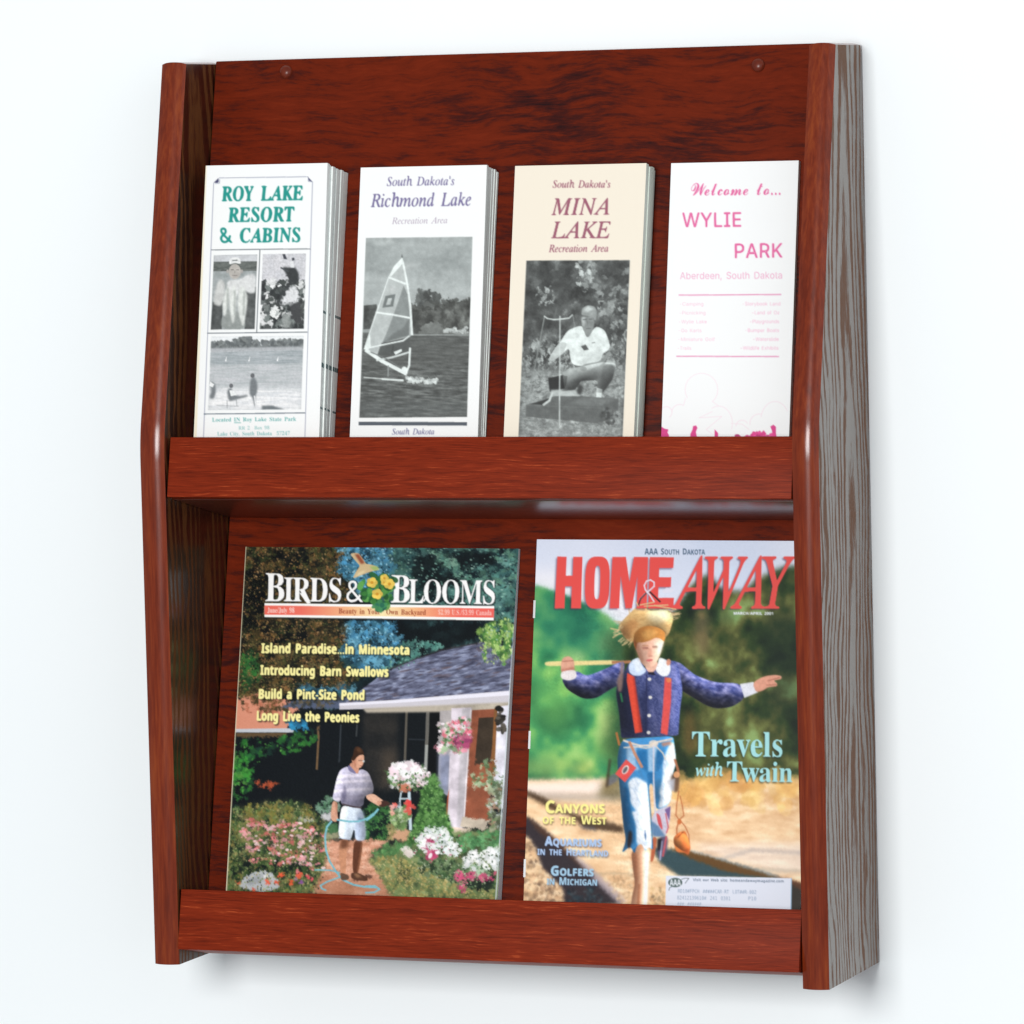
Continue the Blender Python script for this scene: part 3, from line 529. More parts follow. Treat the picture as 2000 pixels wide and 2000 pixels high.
GLYPH['SSB'] = {
'A':(116,[[0,0,42,120,73,120,116,0,88,0,80,28,36,28,27,0],[42,50,74,50,58,102]]),
'B':(113,[[15,0,15,120,67,119,89,113,96,108,100,100,100,83,92,68,82,63,96,56,103,46,104,35,99,16,92,9,73,1],[40,72,62,73,70,76,74,82,73,94,60,99,40,99],[40,21,64,22,73,26,77,33,76,45,69,50,64,52,40,52]]),
'C':(107,[[64,-2,42,2,26,12,20,19,16,28,10,48,10,72,16,92,28,108,44,118,54,121,72,121,101,113,93,92,70,100,57,99,50,96,39,81,37,71,37,48,43,30,56,21,76,20,96,26,96,4,81,0]]),
'D':(124,[[15,0,15,120,65,119,86,113,94,108,107,94,114,73,112,42,107,27,97,15,84,7,68,2],[40,21,64,22,75,27,82,35,87,46,87,72,80,90,73,95,64,98,40,99]]),
'E':(94,[[15,0,15,120,84,120,84,99,40,99,40,73,81,73,81,52,40,52,40,21,84,21,84,0]]),
'F':(92,[[15,0,15,120,84,120,84,99,40,99,40,68,81,68,81,47,40,47,40,0]]),
'G':(122,[[66,-2,49,0,35,5,24,14,16,26,11,42,10,72,17,93,23,101,38,114,60,121,85,121,108,114,100,94,87,98,72,100,59,98,48,92,38,75,36,60,37,45,45,28,54,22,67,20,83,21,83,46,60,46,60,67,108,67,108,5,88,0]]),
'H':(128,[[15,0,15,120,40,120,40,73,88,73,88,120,113,120,113,0,88,0,88,52,40,52,40,0]]),
'I':(65,[[5,0,5,14,20,21,20,99,5,106,5,120,60,120,60,106,45,99,45,21,60,14,60,0]]),
'K':(112,[[15,0,15,120,40,120,40,65,83,120,111,120,69,67,112,0,82,0,51,50,40,43,40,0]]),
'L':(95,[[15,0,15,120,40,120,40,21,89,21,89,0]]),
'M':(158,[[15,0,15,120,50,120,78,28,109,120,143,120,143,0,120,0,121,94,89,0,66,0,37,94,38,0]]),
'N':(136,[[15,0,15,120,47,120,99,30,98,120,122,120,122,0,89,0,37,91,38,0]]),
'O':(134,[[67,-2,44,2,27,12,16,28,10,60,16,93,27,108,44,118,67,122,90,118,107,108,113,101,121,83,124,60,121,38,118,28,107,12,90,2],[67,20,77,21,90,30,96,48,97,60,96,72,90,90,77,100,67,100,57,100,44,90,37,72,36,60,37,48,44,30,57,21]]),
'P':(106,[[15,0,15,120,54,120,79,116,87,110,93,102,97,93,98,76,94,63,85,52,72,45,40,43,40,0],[40,64,61,65,70,71,72,82,72,88,65,96,40,99]]),
'Q':(134,[[91,-28,69,-2,44,2,27,12,16,28,12,38,10,60,16,93,27,108,44,118,67,122,90,118,99,114,113,101,121,83,124,60,121,36,111,16,94,4,123,-28],[67,20,77,21,90,30,96,48,97,60,96,72,90,90,77,100,67,100,57,100,44,90,37,72,36,60,37,48,44,30,57,21]]),
'R':(111,[[15,0,15,120,65,119,86,111,93,104,96,95,98,79,90,62,76,52,111,0,82,0,54,46,40,46,40,0],[40,67,56,67,67,71,72,83,70,92,62,98,40,99]]),
'S':(92,[[42,-2,30,-1,8,6,8,29,32,21,44,19,57,23,61,32,58,40,54,43,28,56,16,66,10,78,10,98,20,112,28,118,50,122,68,120,85,113,77,93,58,100,44,100,36,94,34,84,40,78,68,63,80,53,86,39,84,23,81,15,66,2]]),
'T':(97,[[36,0,36,99,3,99,3,120,94,120,94,99,61,99,61,0]]),
'U':(127,[[63,-2,48,0,36,4,27,10,20,20,14,43,14,120,40,120,40,38,42,31,50,22,64,20,77,22,82,26,87,38,87,120,113,120,113,42,110,27,103,14,91,4]]),
'V':(109,[[41,0,0,120,26,120,54,22,84,120,109,120,68,0]]),
'W':(162,[[30,0,0,120,25,120,46,23,52,53,69,120,93,120,111,53,116,23,137,120,162,120,132,0,103,0,81,91,60,0]]),
'Y':(105,[[40,0,40,46,0,120,28,120,52,70,78,120,105,120,65,47,65,0]]),
'a':(102,[[36,-2,21,2,11,11,7,27,8,36,12,44,25,53,64,57,64,66,60,72,54,75,41,74,24,68,16,85,44,93,62,93,72,90,84,79,88,71,89,0,71,0,66,12,54,2],[45,16,54,19,62,25,64,42,47,42,35,35,33,27,34,21]]),
'b':(106,[[64,-2,48,2,38,10,32,0,13,0,13,128,38,128,37,80,52,92,74,92,89,81,94,72,99,46,94,20,82,4],[56,19,65,22,69,26,73,46,68,66,65,70,56,73,50,73,42,67,38,46,42,26,46,22]]),
'c':(86,[[50,-2,27,3,19,10,12,19,9,30,8,56,13,73,23,84,36,91,58,93,81,87,74,68,52,73,40,69,34,56,35,30,42,22,47,19,62,20,78,26,78,5,66,0]]),
'd':(106,[[42,-2,24,4,12,20,8,46,12,72,17,81,33,92,54,92,70,80,68,128,93,128,93,0,74,0,68,12,58,2],[51,18,62,21,66,24,69,35,70,46,66,66,62,70,50,73,46,72,38,66,33,45,38,25,46,19]]),
'e':(99,[[54,-2,38,0,24,8,14,19,8,35,8,55,13,72,28,88,42,93,63,92,73,88,81,82,91,64,92,40,33,40,36,28,39,23,49,18,67,18,87,24,87,5,72,0],[34,56,68,56,64,70,61,73,51,76,39,71]]),
'g':(106,[[47,-40,24,-38,13,-35,13,-15,36,-21,49,-22,61,-19,68,-9,69,12,57,2,42,-2,32,0,24,4,17,11,8,32,8,60,12,71,24,88,33,92,53,92,62,88,69,80,72,92,93,92,92,-12,88,-22,73,-36],[51,18,57,18,65,24,69,34,70,46,65,67,62,70,51,73,40,68,34,55,33,45,34,36,40,22]]),
'h':(110,[[13,0,13,128,38,128,37,80,50,90,65,93,82,90,94,79,98,60,98,0,73,0,72,61,68,70,58,73,46,70,40,60,38,0]]),
'i':(51,[[26,103,16,106,12,111,14,123,22,127,32,126,39,120,38,108],[13,0,13,92,38,92,38,0]]),
'l':(51,[[13,0,13,128,38,128,38,0]]),
'm':(165,[[13,0,13,92,32,92,37,80,48,90,70,93,81,90,94,80,105,90,116,93,130,92,144,86,149,79,152,60,152,0,127,0,127,61,122,70,114,73,103,70,97,61,95,0,70,0,70,61,65,70,56,73,46,70,40,60,38,0]]),
'n':(110,[[13,0,13,92,32,92,36,80,49,90,60,93,74,92,89,86,97,70,98,0,73,0,71,64,66,71,58,73,46,70,40,60,38,0]]),
'o':(104,[[52,-2,29,4,18,14,10,28,8,46,13,72,20,81,28,88,39,92,52,93,68,91,86,78,94,64,96,46,95,32,91,20,84,11,76,4],[52,18,63,22,66,26,71,46,66,66,58,72,52,73,41,70,38,66,33,46,38,26,41,22]]),
'r':(76,[[13,0,13,92,32,92,37,76,44,85,53,91,73,93,71,69,51,68,44,64,40,57,38,0]]),
's':(84,[[38,-2,22,0,8,4,8,24,39,16,49,19,52,24,46,33,18,46,12,52,8,63,9,76,12,82,25,90,44,93,60,92,76,86,68,68,44,75,37,74,32,69,34,65,39,61,65,49,72,44,77,32,76,19,67,6,60,2]]),
't':(73,[[44,-2,30,1,20,10,16,29,16,73,4,73,4,84,18,92,25,111,41,111,41,92,66,92,66,73,41,73,41,29,44,21,49,18,68,21,68,2]]),
'u':(110,[[45,-2,28,2,22,6,14,21,12,92,38,92,38,32,44,20,52,18,64,22,70,32,72,92,97,92,97,0,78,0,73,12,61,2]]),
'v':(96,[[35,0,0,92,26,92,44,40,47,21,69,92,96,92,60,0]]),
'w':(144,[[28,0,2,92,26,92,42,21,58,92,86,92,98,40,100,21,118,92,142,92,116,0,88,0,72,72,54,0]]),
'y':(96,[[18,-40,6,-39,6,-19,16,-20,25,-18,31,-12,36,1,0,92,27,92,45,40,48,24,69,92,96,92,53,-20,42,-33,27,-40]]),
'z':(82,[[4,0,4,15,47,72,7,72,7,92,76,92,76,76,34,19,77,19,77,0]]),
'0':(96,[[48,-2,35,0,24,6,16,15,10,27,6,60,10,93,18,109,30,118,48,122,61,120,72,114,80,106,85,93,89,78,90,60,86,27,78,11,66,2],[48,19,58,23,61,29,65,60,61,91,54,100,48,101,38,96,35,91,31,60,35,29,38,24]]),
'1':(96,[[44,0,45,93,22,74,10,89,48,120,69,120,69,0]]),
'2':(96,[[7,0,7,18,52,64,60,75,62,86,58,97,47,100,34,97,20,88,6,104,22,115,36,120,57,121,70,117,79,110,85,100,87,89,86,77,76,60,38,21,90,21,90,0]]),
'.':(45,[[22,-2,15,0,12,9,15,18,22,20,30,18,33,9,30,0]]),
'-':(54,[[7,38,7,52,47,52,47,38]]),
'/':(62,[[2,0,46,120,61,120,16,0]]),
}
GLYPH['SS'] = {
'A':(120,[[4,0,50,127,69,127,116,0,99,0,58,120,61,120,53,93,21,0],[28,36,28,50,92,50,92,36]]),
'B':(114,[[15,0,15,127,68,127,82,123,95,110,99,100,99,88,92,74,79,66,94,58,103,46,104,28,100,17,92,8,79,2],[31,14,61,14,77,17,82,20,88,29,88,38,86,46,80,52,72,56,31,58],[31,71,60,71,76,76,84,89,82,103,74,110,68,112,31,113]]),
'C':(128,[[67,-2,46,2,38,6,23,20,13,39,10,64,13,88,23,107,38,121,56,128,67,129,85,126,100,118,112,104,118,87,102,87,97,99,89,107,79,112,67,114,46,108,31,91,26,64,28,44,35,29,46,19,59,14,79,15,92,22,102,40,118,40,112,23,100,10,85,1]]),
'D':(126,[[55,0,24,0,24,14,64,15,80,20,86,25,95,37,98,45,100,64,98,82,91,97,80,107,73,110,55,113,23,113,23,127,56,127,79,124,88,120,103,106,112,88,116,64,114,51,112,40,103,21,96,14,78,4],[31,127,31,0,15,0,15,127]]),
'E':(105,[[15,0,15,127,93,127,93,113,31,113,31,72,89,72,89,57,31,57,31,14,94,14,94,0]]),
'G':(130,[[67,-2,46,2,37,6,23,20,13,39,10,64,13,88,23,107,37,121,56,128,66,129,85,126,101,117,112,104,118,87,102,87,92,104,75,113,59,113,46,108,31,91,26,74,28,44,35,29,52,16,67,13,80,15,96,26,102,37,104,50,108,50,71,50,71,64,120,64,119,40,116,31,108,16,94,5,77,-1]]),
'H':(129,[[15,0,15,127,31,127,31,72,98,72,98,127,114,127,114,0,98,0,98,58,31,58,31,0]]),
'I':(75,[[8,0,8,14,30,14,30,113,8,113,8,127,67,127,67,113,46,113,46,14,67,14,67,0]]),
'K':(117,[[26,36,26,54,91,127,112,127],[15,0,15,127,31,127,31,0],[93,0,47,65,57,77,112,0]]),
'L':(98,[[15,0,15,127,31,127,31,14,90,14,90,0]]),
'M':(157,[[15,0,15,127,38,127,80,12,77,12,86,40,119,127,142,127,142,0,126,0,127,114,120,91,86,0,72,0,28,114,30,114,30,82,30,0]]),
'O':(133,[[67,-2,46,2,38,6,23,20,13,39,10,64,13,88,23,107,38,121,56,128,67,129,77,128,96,121,110,107,120,88,123,64,120,39,110,20,96,6,87,2],[67,13,81,16,98,29,105,44,108,64,105,83,98,98,81,112,67,114,46,108,36,98,28,83,26,64,28,44,36,29,46,19,59,14]]),
'P':(111,[[15,0,15,127,59,127,83,122,98,108,102,94,102,80,98,66,89,56,76,49,68,47,27,46,27,60,64,61,78,66,83,74,86,82,83,100,78,107,70,112,31,113,31,0]]),
'R':(112,[[15,0,15,127,59,127,83,122,98,108,102,95,102,81,94,62,83,54,68,50,24,50,24,64,64,64,78,69,84,75,86,83,84,101,74,110,64,113,31,113,31,0],[88,0,58,57,76,57,107,0]]),
'S':(112,[[56,-2,39,0,26,6,13,21,10,34,26,34,28,26,34,19,51,12,72,15,79,20,84,26,86,38,80,47,28,67,17,78,14,85,14,100,23,117,41,127,57,129,72,127,85,121,98,107,100,94,84,94,83,100,76,109,64,114,51,114,42,112,32,104,29,94,30,86,42,77,78,66,90,60,99,50,102,35,100,22,87,6,74,0]]),
'T':(112,[[8,113,8,127,104,127,104,113,64,113,64,0,48,0,48,113]]),
'W':(172,[[39,0,4,127,20,127,49,10,47,10,53,36,76,127,95,127,124,10,122,10,128,36,151,127,168,127,132,0,114,0,84,119,88,119,84,99,58,0]]),
'Y':(118,[[51,0,51,52,4,127,23,127,56,73,62,58,56,58,63,73,95,127,114,127,67,52,67,0]]),
'a':(97,[[40,-2,29,-1,15,7,8,21,9,36,13,44,23,50,66,59,69,64,68,71,60,80,49,83,34,79,25,68,10,73,16,83,28,92,43,96,60,95,75,88,82,75,84,0,69,0,68,13,57,2],[42,11,53,13,64,20,68,30,69,48,34,40,26,35,23,26,26,18,32,13]]),
'b':(106,[[57,-2,43,1,30,15,28,0,13,0,13,127,28,127,28,80,43,93,52,96,65,96,78,90,84,86,92,73,95,65,97,38,89,14,72,1],[55,12,66,14,74,20,81,35,82,47,81,60,74,74,66,80,55,82,44,80,34,70,30,60,28,47,31,29,37,20,45,14]]),
'c':(99,[[52,-2,29,4,18,14,11,29,8,47,11,65,18,80,23,85,36,94,56,96,69,93,80,86,90,69,76,66,68,78,60,81,46,82,36,78,30,70,26,59,24,47,27,29,36,16,52,12,68,16,76,29,91,26,85,14,76,5,65,0]]),
'd':(106,[[49,-2,41,-2,28,4,18,14,9,38,11,65,22,86,28,90,41,96,54,96,63,93,78,80,78,127,93,127,93,0,78,0,77,15,66,3,59,-1],[51,12,62,14,70,20,75,29,78,47,75,66,70,75,62,80,51,82,40,80,32,74,27,65,24,47,26,35,32,20,40,14]]),
'e':(101,[[53,-2,36,1,23,9,11,29,8,47,11,64,18,79,36,93,51,96,71,92,84,81,91,64,93,48,93,42,19,42,19,55,84,55,78,50,74,67,69,75,62,81,51,82,41,81,30,72,24,58,24,38,28,26,34,18,42,13,57,12,69,16,76,26,91,23,84,10,76,4,65,-1]]),
'f':(64,[[57,95,57,82,2,82,2,95],[20,0,22,118,27,125,38,131,47,132,61,130,57,117,44,118,37,112,36,0]]),
'g':(106,[[52,-38,28,-33,20,-28,13,-17,25,-10,33,-18,42,-23,52,-24,65,-22,74,-14,77,-8,78,17,66,6,54,2,34,4,22,11,11,30,8,48,11,66,18,80,28,90,34,94,49,96,59,95,70,89,78,80,78,95,93,95,93,-2,91,-17,78,-31,66,-36],[51,15,62,16,70,22,77,36,78,48,77,60,70,75,62,80,51,82,41,80,32,74,26,60,24,48,26,36,33,22,41,16]]),
'h':(102,[[28,57,28,0,13,0,13,127,28,127,28,72,26,72,33,86,44,94,63,96,78,89,85,80,89,68,89,0,74,0,74,59,72,72,68,76,64,80,52,82,40,79,32,71]]),
'i':(42,[[13,0,13,95,28,95,28,0],[21,111,14,114,10,121,14,128,21,131,28,128,32,121,28,114]]),
'k':(95,[[28,34,28,53,30,53,71,95,90,95,46,50],[13,0,13,127,28,127,28,0],[74,0,37,46,48,57,93,0]]),
'l':(47,[[35,0,28,0,18,5,14,15,13,127,28,127,28,21,32,14,42,14,45,1]]),
'm':(152,[[13,0,13,95,28,95,27,74,36,90,51,96,61,96,72,90,78,80,80,74,78,74,84,86,100,95,120,95,132,86,139,71,139,0,124,0,123,70,118,78,105,82,91,78,84,66,84,0,68,0,68,70,60,80,50,82,36,78,30,68,28,0]]),
'n':(102,[[28,57,28,0,13,0,13,95,28,95,28,72,26,72,33,86,44,94,63,96,78,89,85,80,89,68,89,0,74,0,74,59,72,72,68,76,64,80,52,82,40,79,32,71]]),
'o':(104,[[52,-2,29,4,18,14,11,29,8,47,11,65,18,80,36,94,52,96,68,94,81,85,93,65,95,47,93,29,81,9,68,1],[52,12,63,14,71,20,78,35,80,47,78,59,71,74,63,80,52,82,41,80,32,74,27,64,24,47,27,29,32,20,41,14]]),
'p':(106,[[13,-36,13,95,28,95,28,80,40,91,47,95,57,96,72,94,78,90,88,80,95,65,97,38,92,21,84,8,65,-2,52,-2,43,1,28,15,28,-36],[55,12,66,14,74,20,81,35,82,47,81,60,74,74,66,80,55,82,44,80,34,70,30,60,28,47,31,29,37,20,45,14]]),
'r':(65,[[13,0,13,95,28,95,29,80,34,88,43,94,61,96,61,80,44,80,32,71,28,59,28,0]]),
's':(91,[[46,-2,23,3,12,14,9,24,24,27,31,15,40,12,52,12,64,18,67,26,66,32,57,38,23,48,14,57,12,68,16,83,24,90,40,96,53,96,64,93,72,88,81,72,67,69,64,76,57,81,42,83,30,76,28,66,34,59,72,47,80,38,83,27,81,16,74,8,65,2]]),
't':(57,[[51,95,51,82,2,82,2,95],[16,118,32,118,32,18,39,13,50,14,53,0,42,-1,28,2,23,5,17,16]]),
'u':(102,[[46,-1,34,0,24,6,15,20,13,95,28,95,29,29,31,24,38,15,50,12,58,14,66,18,72,28,74,95,89,95,89,0,74,0,74,23,77,23,74,15,64,4]]),
'x':(95,[[5,0,43,54,43,43,7,95,25,95,52,52,44,52,70,95,88,95,52,42,52,54,90,0,72,0,43,46,51,46,23,0]]),
'y':(97,[[12,-35,15,-22,24,-22,30,-20,36,-13,41,0,4,95,21,95,52,5,46,5,50,22,76,95,93,95,47,-23,41,-30,31,-35]]),
'z':(95,[[10,0,10,12,64,80,12,81,12,95,83,95,83,83,32,14,85,14,85,0]]),
',':(47,[[10,-30,17,18,34,18,21,-30]]),
'-':(113,[[84,61,84,47,28,47,28,61]]),
':':(47,[[24,-1,16,2,12,10,16,18,24,22,32,18,35,10,32,2],[24,68,16,71,12,79,16,87,24,90,32,87,35,79,32,71]]),
}
GLYPH['MO'] = {
'A':(107,[[54,114,35,48,72,48],[43,130,64,130,104,0,86,0,76,34,31,34,22,0,3,0]]),
'C':(107,[[94,4,75,-2,49,0,36,5,26,15,18,28,14,45,12,65,14,84,18,101,26,114,36,124,49,130,75,132,94,125,94,107,80,115,65,118,54,116,46,112,39,105,32,81,30,65,34,35,39,25,46,18,54,13,75,13,94,23]]),
'D':(107,[[38,14,62,19,69,25,77,48,77,82,69,104,62,111,51,114,30,116,30,14],[38,130,56,128,71,123,82,114,90,102,95,85,95,44,90,28,82,16,71,7,56,2,12,0,12,130]]),
'F':(107,[[20,130,97,130,97,115,38,115,38,77,91,77,91,62,38,62,38,0,20,0]]),
'H':(107,[[12,130,30,130,30,77,78,77,78,130,96,130,96,0,78,0,78,62,30,62,30,0,12,0]]),
'L':(107,[[19,130,36,130,36,15,99,15,99,0,19,0]]),
'O':(107,[[79,65,76,96,68,112,62,117,54,118,46,117,39,112,31,96,28,65,31,34,39,17,46,13,54,12,62,13,68,17,76,34],[97,65,92,27,86,14,78,5,67,-1,54,-2,40,-1,29,5,21,14,15,27,11,44,12,86,15,102,21,116,29,125,40,130,54,132,67,130,78,125,86,116,92,102]]),
'P':(107,[[35,116,35,67,63,68,74,73,78,78,81,91,78,104,74,109,63,115],[17,130,55,130,80,126,94,112,98,103,98,79,88,62,68,53,35,52,35,0,17,0]]),
'R':(107,[[66,61,74,58,81,50,107,0,88,0,64,47,57,53,47,55,30,55,30,0,12,0,12,130,62,129,73,126,88,113,93,92,90,77,80,66],[30,116,30,70,57,70,68,75,74,85,74,92,72,105,68,110,56,115]]),
'T':(107,[[4,130,103,130,103,115,62,115,62,0,45,0,45,115,4,115]]),
'0':(107,[[42,65,46,74,54,77,62,74,65,65,62,57,54,54,45,57],[54,118,46,117,40,112,35,105,32,95,29,65,32,35,35,25,40,17,46,13,54,12,61,13,72,25,76,35,78,65,78,81,72,105,61,117],[54,132,66,130,77,125,85,115,91,102,96,65,91,28,85,14,77,5,66,-1,54,-2,41,-1,30,5,22,14,16,28,12,65,16,102,22,115,30,125,41,130]]),
'1':(107,[[24,15,51,15,51,114,22,108,22,124,51,130,68,130,68,15,95,15,95,0,24,0]]),
'2':(107,[[32,15,92,15,92,0,13,0,13,15,64,70,70,81,73,94,70,107,67,111,56,117,38,116,14,106,14,124,38,131,61,131,80,122,86,115,90,106,91,90,88,79,80,67]]),
'3':(107,[[68,70,82,63,91,51,94,36,88,16,73,2,62,-2,36,-2,12,4,12,22,35,13,56,13,69,19,76,30,76,38,73,50,63,59,56,62,34,62,34,77,55,77,67,82,70,86,74,97,71,108,62,115,49,118,33,116,16,110,16,127,49,132,61,131,80,123,90,107,90,91,88,85,80,75]]),
'4':(107,[[64,114,23,45,64,45],[61,130,82,130,82,45,99,45,99,31,82,31,82,0,64,0,64,31,9,31,9,48]]),
'6':(107,[[86,127,86,111,70,117,52,116,43,112,32,95,28,68,35,78,44,84,56,86,68,85,86,74,91,66,94,55,94,29,85,9,77,2,67,-1,42,-1,30,5,22,14,16,26,12,65,13,85,17,102,24,115,34,125,46,130,61,132],[55,72,42,68,37,64,32,50,31,42,32,33,37,19,42,15,55,11,62,12,72,19,78,32,78,42,78,51,72,64,68,69]]),
'8':(107,[[54,62,40,59,36,55,30,44,29,36,30,29,36,18,40,14,54,11,61,12,72,18,76,23,78,36,78,44,72,55,61,61],[38,69,26,75,17,85,15,92,16,108,25,123,42,131,65,131,74,128,88,116,93,98,90,85,82,75,69,69,77,66,89,58,95,44,95,24,91,15,85,8,66,-2,41,-2,22,7,16,15,12,35,14,51,24,62],[32,97,32,90,38,81,54,76,70,81,73,85,76,97,73,109,70,113,54,119,42,116,38,113,32,104]]),
'9':(107,[[52,58,59,58,70,66,75,79,76,88,75,97,70,110,59,118,52,118,39,115,34,111,29,97,28,88,29,79,34,65,39,61],[20,3,20,19,36,13,55,14,64,18,70,25,75,34,79,62,72,52,62,46,50,44,39,45,29,49,21,56,12,75,12,101,16,112,22,121,30,127,40,131,65,130,76,125,85,116,90,103,95,65,94,45,90,28,82,15,73,5,60,0,46,-2]]),
'#':(107,[[60,128,50,92,72,92,81,128,95,128,86,92,107,92,107,78,82,78,75,49,97,49,97,36,72,36,63,0,49,0,58,36,36,36,28,0,14,0,23,36,0,36,0,49,26,49,33,78,10,78,10,92,36,92,46,128],[68,78,47,78,40,49,61,49]]),
'-':(107,[[31,56,76,56,76,42,31,42]]),
}
for f in GLYPH:
    GLYPH[f] = {c: (4*adv, [4*np.array(p, float).reshape(-1, 2) for p in ps]) for c, (adv, ps) in GLYPH[f].items()}
WHITE = (250, 252, 252)

def paint_resort(cv):
    F = (360, 300, .2951); cv.frame(*F)
    cv.put(np.ones((cv.h, cv.w)), WHITE)
    cv.poly([(140, 70), (152, 70), (75, 2100), (55, 2100)], (246, 238, 214))
    ln = (105, 112, 145)
    cv.line([(232, 160), (822, 152)], 4, ln, .8); cv.line([(196, 192), (124, 2000)], 4, ln, .8); cv.line([(850, 184), (796, 2000)], 4, ln, .8)
    cv.line([(180, 627), (835, 622)], 6, (90, 100, 110)); cv.line([(155, 1178), (815, 1172)], 6, (90, 100, 110)); cv.line([(132, 1720), (800, 1716)], 7, (90, 105, 120))
    cv.line([(502, 627), (480, 1175)], 6, (100, 108, 115))
    for q in ([(196, 190), (228, 160), (230, 184), (222, 192)], [(818, 152), (850, 184), (826, 178)]): cv.poly(q, (70, 72, 110))
    cv.line([(205, 196), (234, 194), (236, 168)], 3, ln); cv.line([(822, 160), (822, 182), (846, 184)], 3, ln)
    g = (14, 150, 140)
    cv.text('ROY LAKE', 'SBI', (250, 309), (795, 303), 93, g, bold=.85, shear=-.13)
    cv.text('RESORT', 'SBI', (292, 446), (742, 440), 93, g, bold=.85, shear=-.13)
    cv.text('& CABINS', 'SBI', (244, 581), (779, 575), 92, g, bold=.85, shear=-.13)
    # boy in a cap holding up fish
    cv.smooth = 2
    q = [(197, 662), (486, 657), (468, 1152), (175, 1155)]; cv.begin(q)
    cv.tex(q, [(0, (176, 182, 184)), (1, (150, 158, 158))], 60, 20)
    cv.poly([(197, 662), (486, 657), (484, 705), (195, 708)], (205, 208, 212), soft=4)
    cv.tex([(195, 706), (483, 702), (481, 765), (193, 768)], [(0, (78, 84, 82)), (1, (118, 124, 120))], 40, 8)
    cv.tex([(190, 970), (260, 960), (250, 1152), (176, 1155)], [(0, (62, 66, 66)), (1, (96, 100, 100))], 30)
    cv.tex([(400, 880), (478, 870), (468, 1152), (400, 1152)], [(0, (70, 74, 74)), (1, (104, 108, 108))], 30)
    cv.poly([(190, 985), (215, 850), (245, 815), (275, 850), (262, 960), (240, 1000)], (206, 208, 206), soft=3)
    cv.poly([(280, 850), (300, 825), (365, 825), (420, 790), (475, 785), (475, 910), (430, 915), (380, 880), (330, 960), (300, 960)], (222, 224, 224), soft=4)
    cv.ell(336, 770, 40, 50, (190, 186, 180)); cv.ell(288, 768, 8, 12, (180, 176, 172)); cv.ell(382, 768, 8, 12, (180, 176, 172))
    cv.line([(312, 758), (328, 758)], 6, (120, 116, 112)); cv.line([(346, 758), (362, 758)], 6, (120, 116, 112)); cv.line([(318, 795), (352, 795)], 5, (130, 120, 118)); cv.line([(336, 765), (336, 780)], 4, (150, 146, 140))
    cv.poly([(297, 725), (303, 685), (325, 676), (360, 678), (374, 690), (376, 722), (340, 712)], (238, 240, 240)); cv.line([(322, 697), (352, 696)], 9, (130, 136, 136))
    cv.poly([(248, 1152), (245, 1080), (300, 1020), (380, 1040), (415, 1152)], (150, 156, 154), soft=4)
    for f in ([(252, 985), (278, 880), (300, 862), (300, 960), (276, 1060), (262, 1065)], [(298, 1000), (312, 880), (338, 850), (350, 960), (330, 1110), (318, 1112)], [(352, 1010), (362, 880), (392, 858), (424, 940), (400, 1110), (386, 1140)]):
        cv.poly(f, (226, 230, 226), soft=2)
        a = np.mean(np.array(f), 0); cv.line([(a[0]+12, a[1]-90), (a[0]+10, a[1]+70)], 9, (130, 138, 134), .7, soft=2)
    cv.mottle(20, .06); cv.mottle(7, .03); cv.grain(.006); cv.end()
    # rider in feathers
    q = [(520, 655), (808, 651), (793, 1150), (500, 1152)]; cv.begin(q)
    cv.tex(q, [(0, (200, 202, 208)), (1, (216, 216, 220))], 60)
    cv.dabs([(508, 850), (800, 830), (793, 1150), (500, 1152)], 620, (7, 22), [(52, 58, 58), (84, 90, 90), (40, 44, 46), (120, 128, 126), (230, 232, 232), (66, 72, 70)], asp=(1, 1.8))
    cv.poly([(655, 755), (655, 738), (690, 745), (735, 740), (762, 790), (758, 850), (700, 860), (640, 980), (612, 990), (690, 850), (680, 790)], (52, 56, 58), soft=2)
    cv.poly([(636, 985), (700, 865), (740, 858), (765, 940), (748, 975), (690, 985)], (222, 224, 226), soft=2)
    cv.poly([(700, 985), (770, 960), (790, 1110), (740, 1120), (700, 1060)], (66, 68, 70), soft=3); cv.poly([(655, 1060), (700, 1050), (700, 1140), (650, 1148)], (150, 156, 154), soft=3)
    cv.ell(602, 1045, 34, 33, (236, 238, 236)); cv.poly([(598, 1020), (640, 1045), (600, 1066), (612, 1044)], (180, 186, 184))
    for p in ([(650, 655), (668, 655), (682, 690), (660, 688)], [(712, 682), (728, 678), (732, 695), (716, 700)]): cv.poly(p, (62, 66, 76))
    cv.poly([(700, 705), (722, 700), (730, 745), (705, 745)], (228, 230, 232)); cv.line([(640, 745), (690, 770)], 10, (70, 76, 80))
    cv.warp(10, 16, cv.mask([(508, 800), (800, 790), (793, 1150), (500, 1152)])); cv.mottle(8, .08); cv.grain(.012); cv.end()
    # beach
    q = [(180, 1200), (792, 1196), (775, 1692), (158, 1695)]; cv.begin(q)
    cv.tex(q, [(0, (206, 208, 212)), (1, (176, 184, 186))], 70, 7, octv=4)
    cv.poly([(180, 1200), (792, 1196), (790, 1250), (178, 1262)], (240, 244, 246), soft=5)
    cv.dabs([(175, 1240), (240, 1238), (320, 1240), (340, 1210), (430, 1205), (480, 1240), (560, 1228), (640, 1235), (670, 1215), (788, 1235), (786, 1275), (175, 1285)], 700, (6, 13), [(112, 118, 120), (98, 104, 106), (132, 138, 138)])
    cv.poly([(175, 1278), (788, 1268), (786, 1290), (172, 1302)], (182, 186, 190), soft=3)
    cv.tex([(172, 1305), (786, 1292), (784, 1382), (170, 1388)], [(0, (150, 160, 164)), (1, (188, 194, 198))], 80, 6)
    for x in (278, 432, 620): cv.poly([(x-8, 1366), (x+5, 1330), (x+2, 1366)], (250, 252, 252))
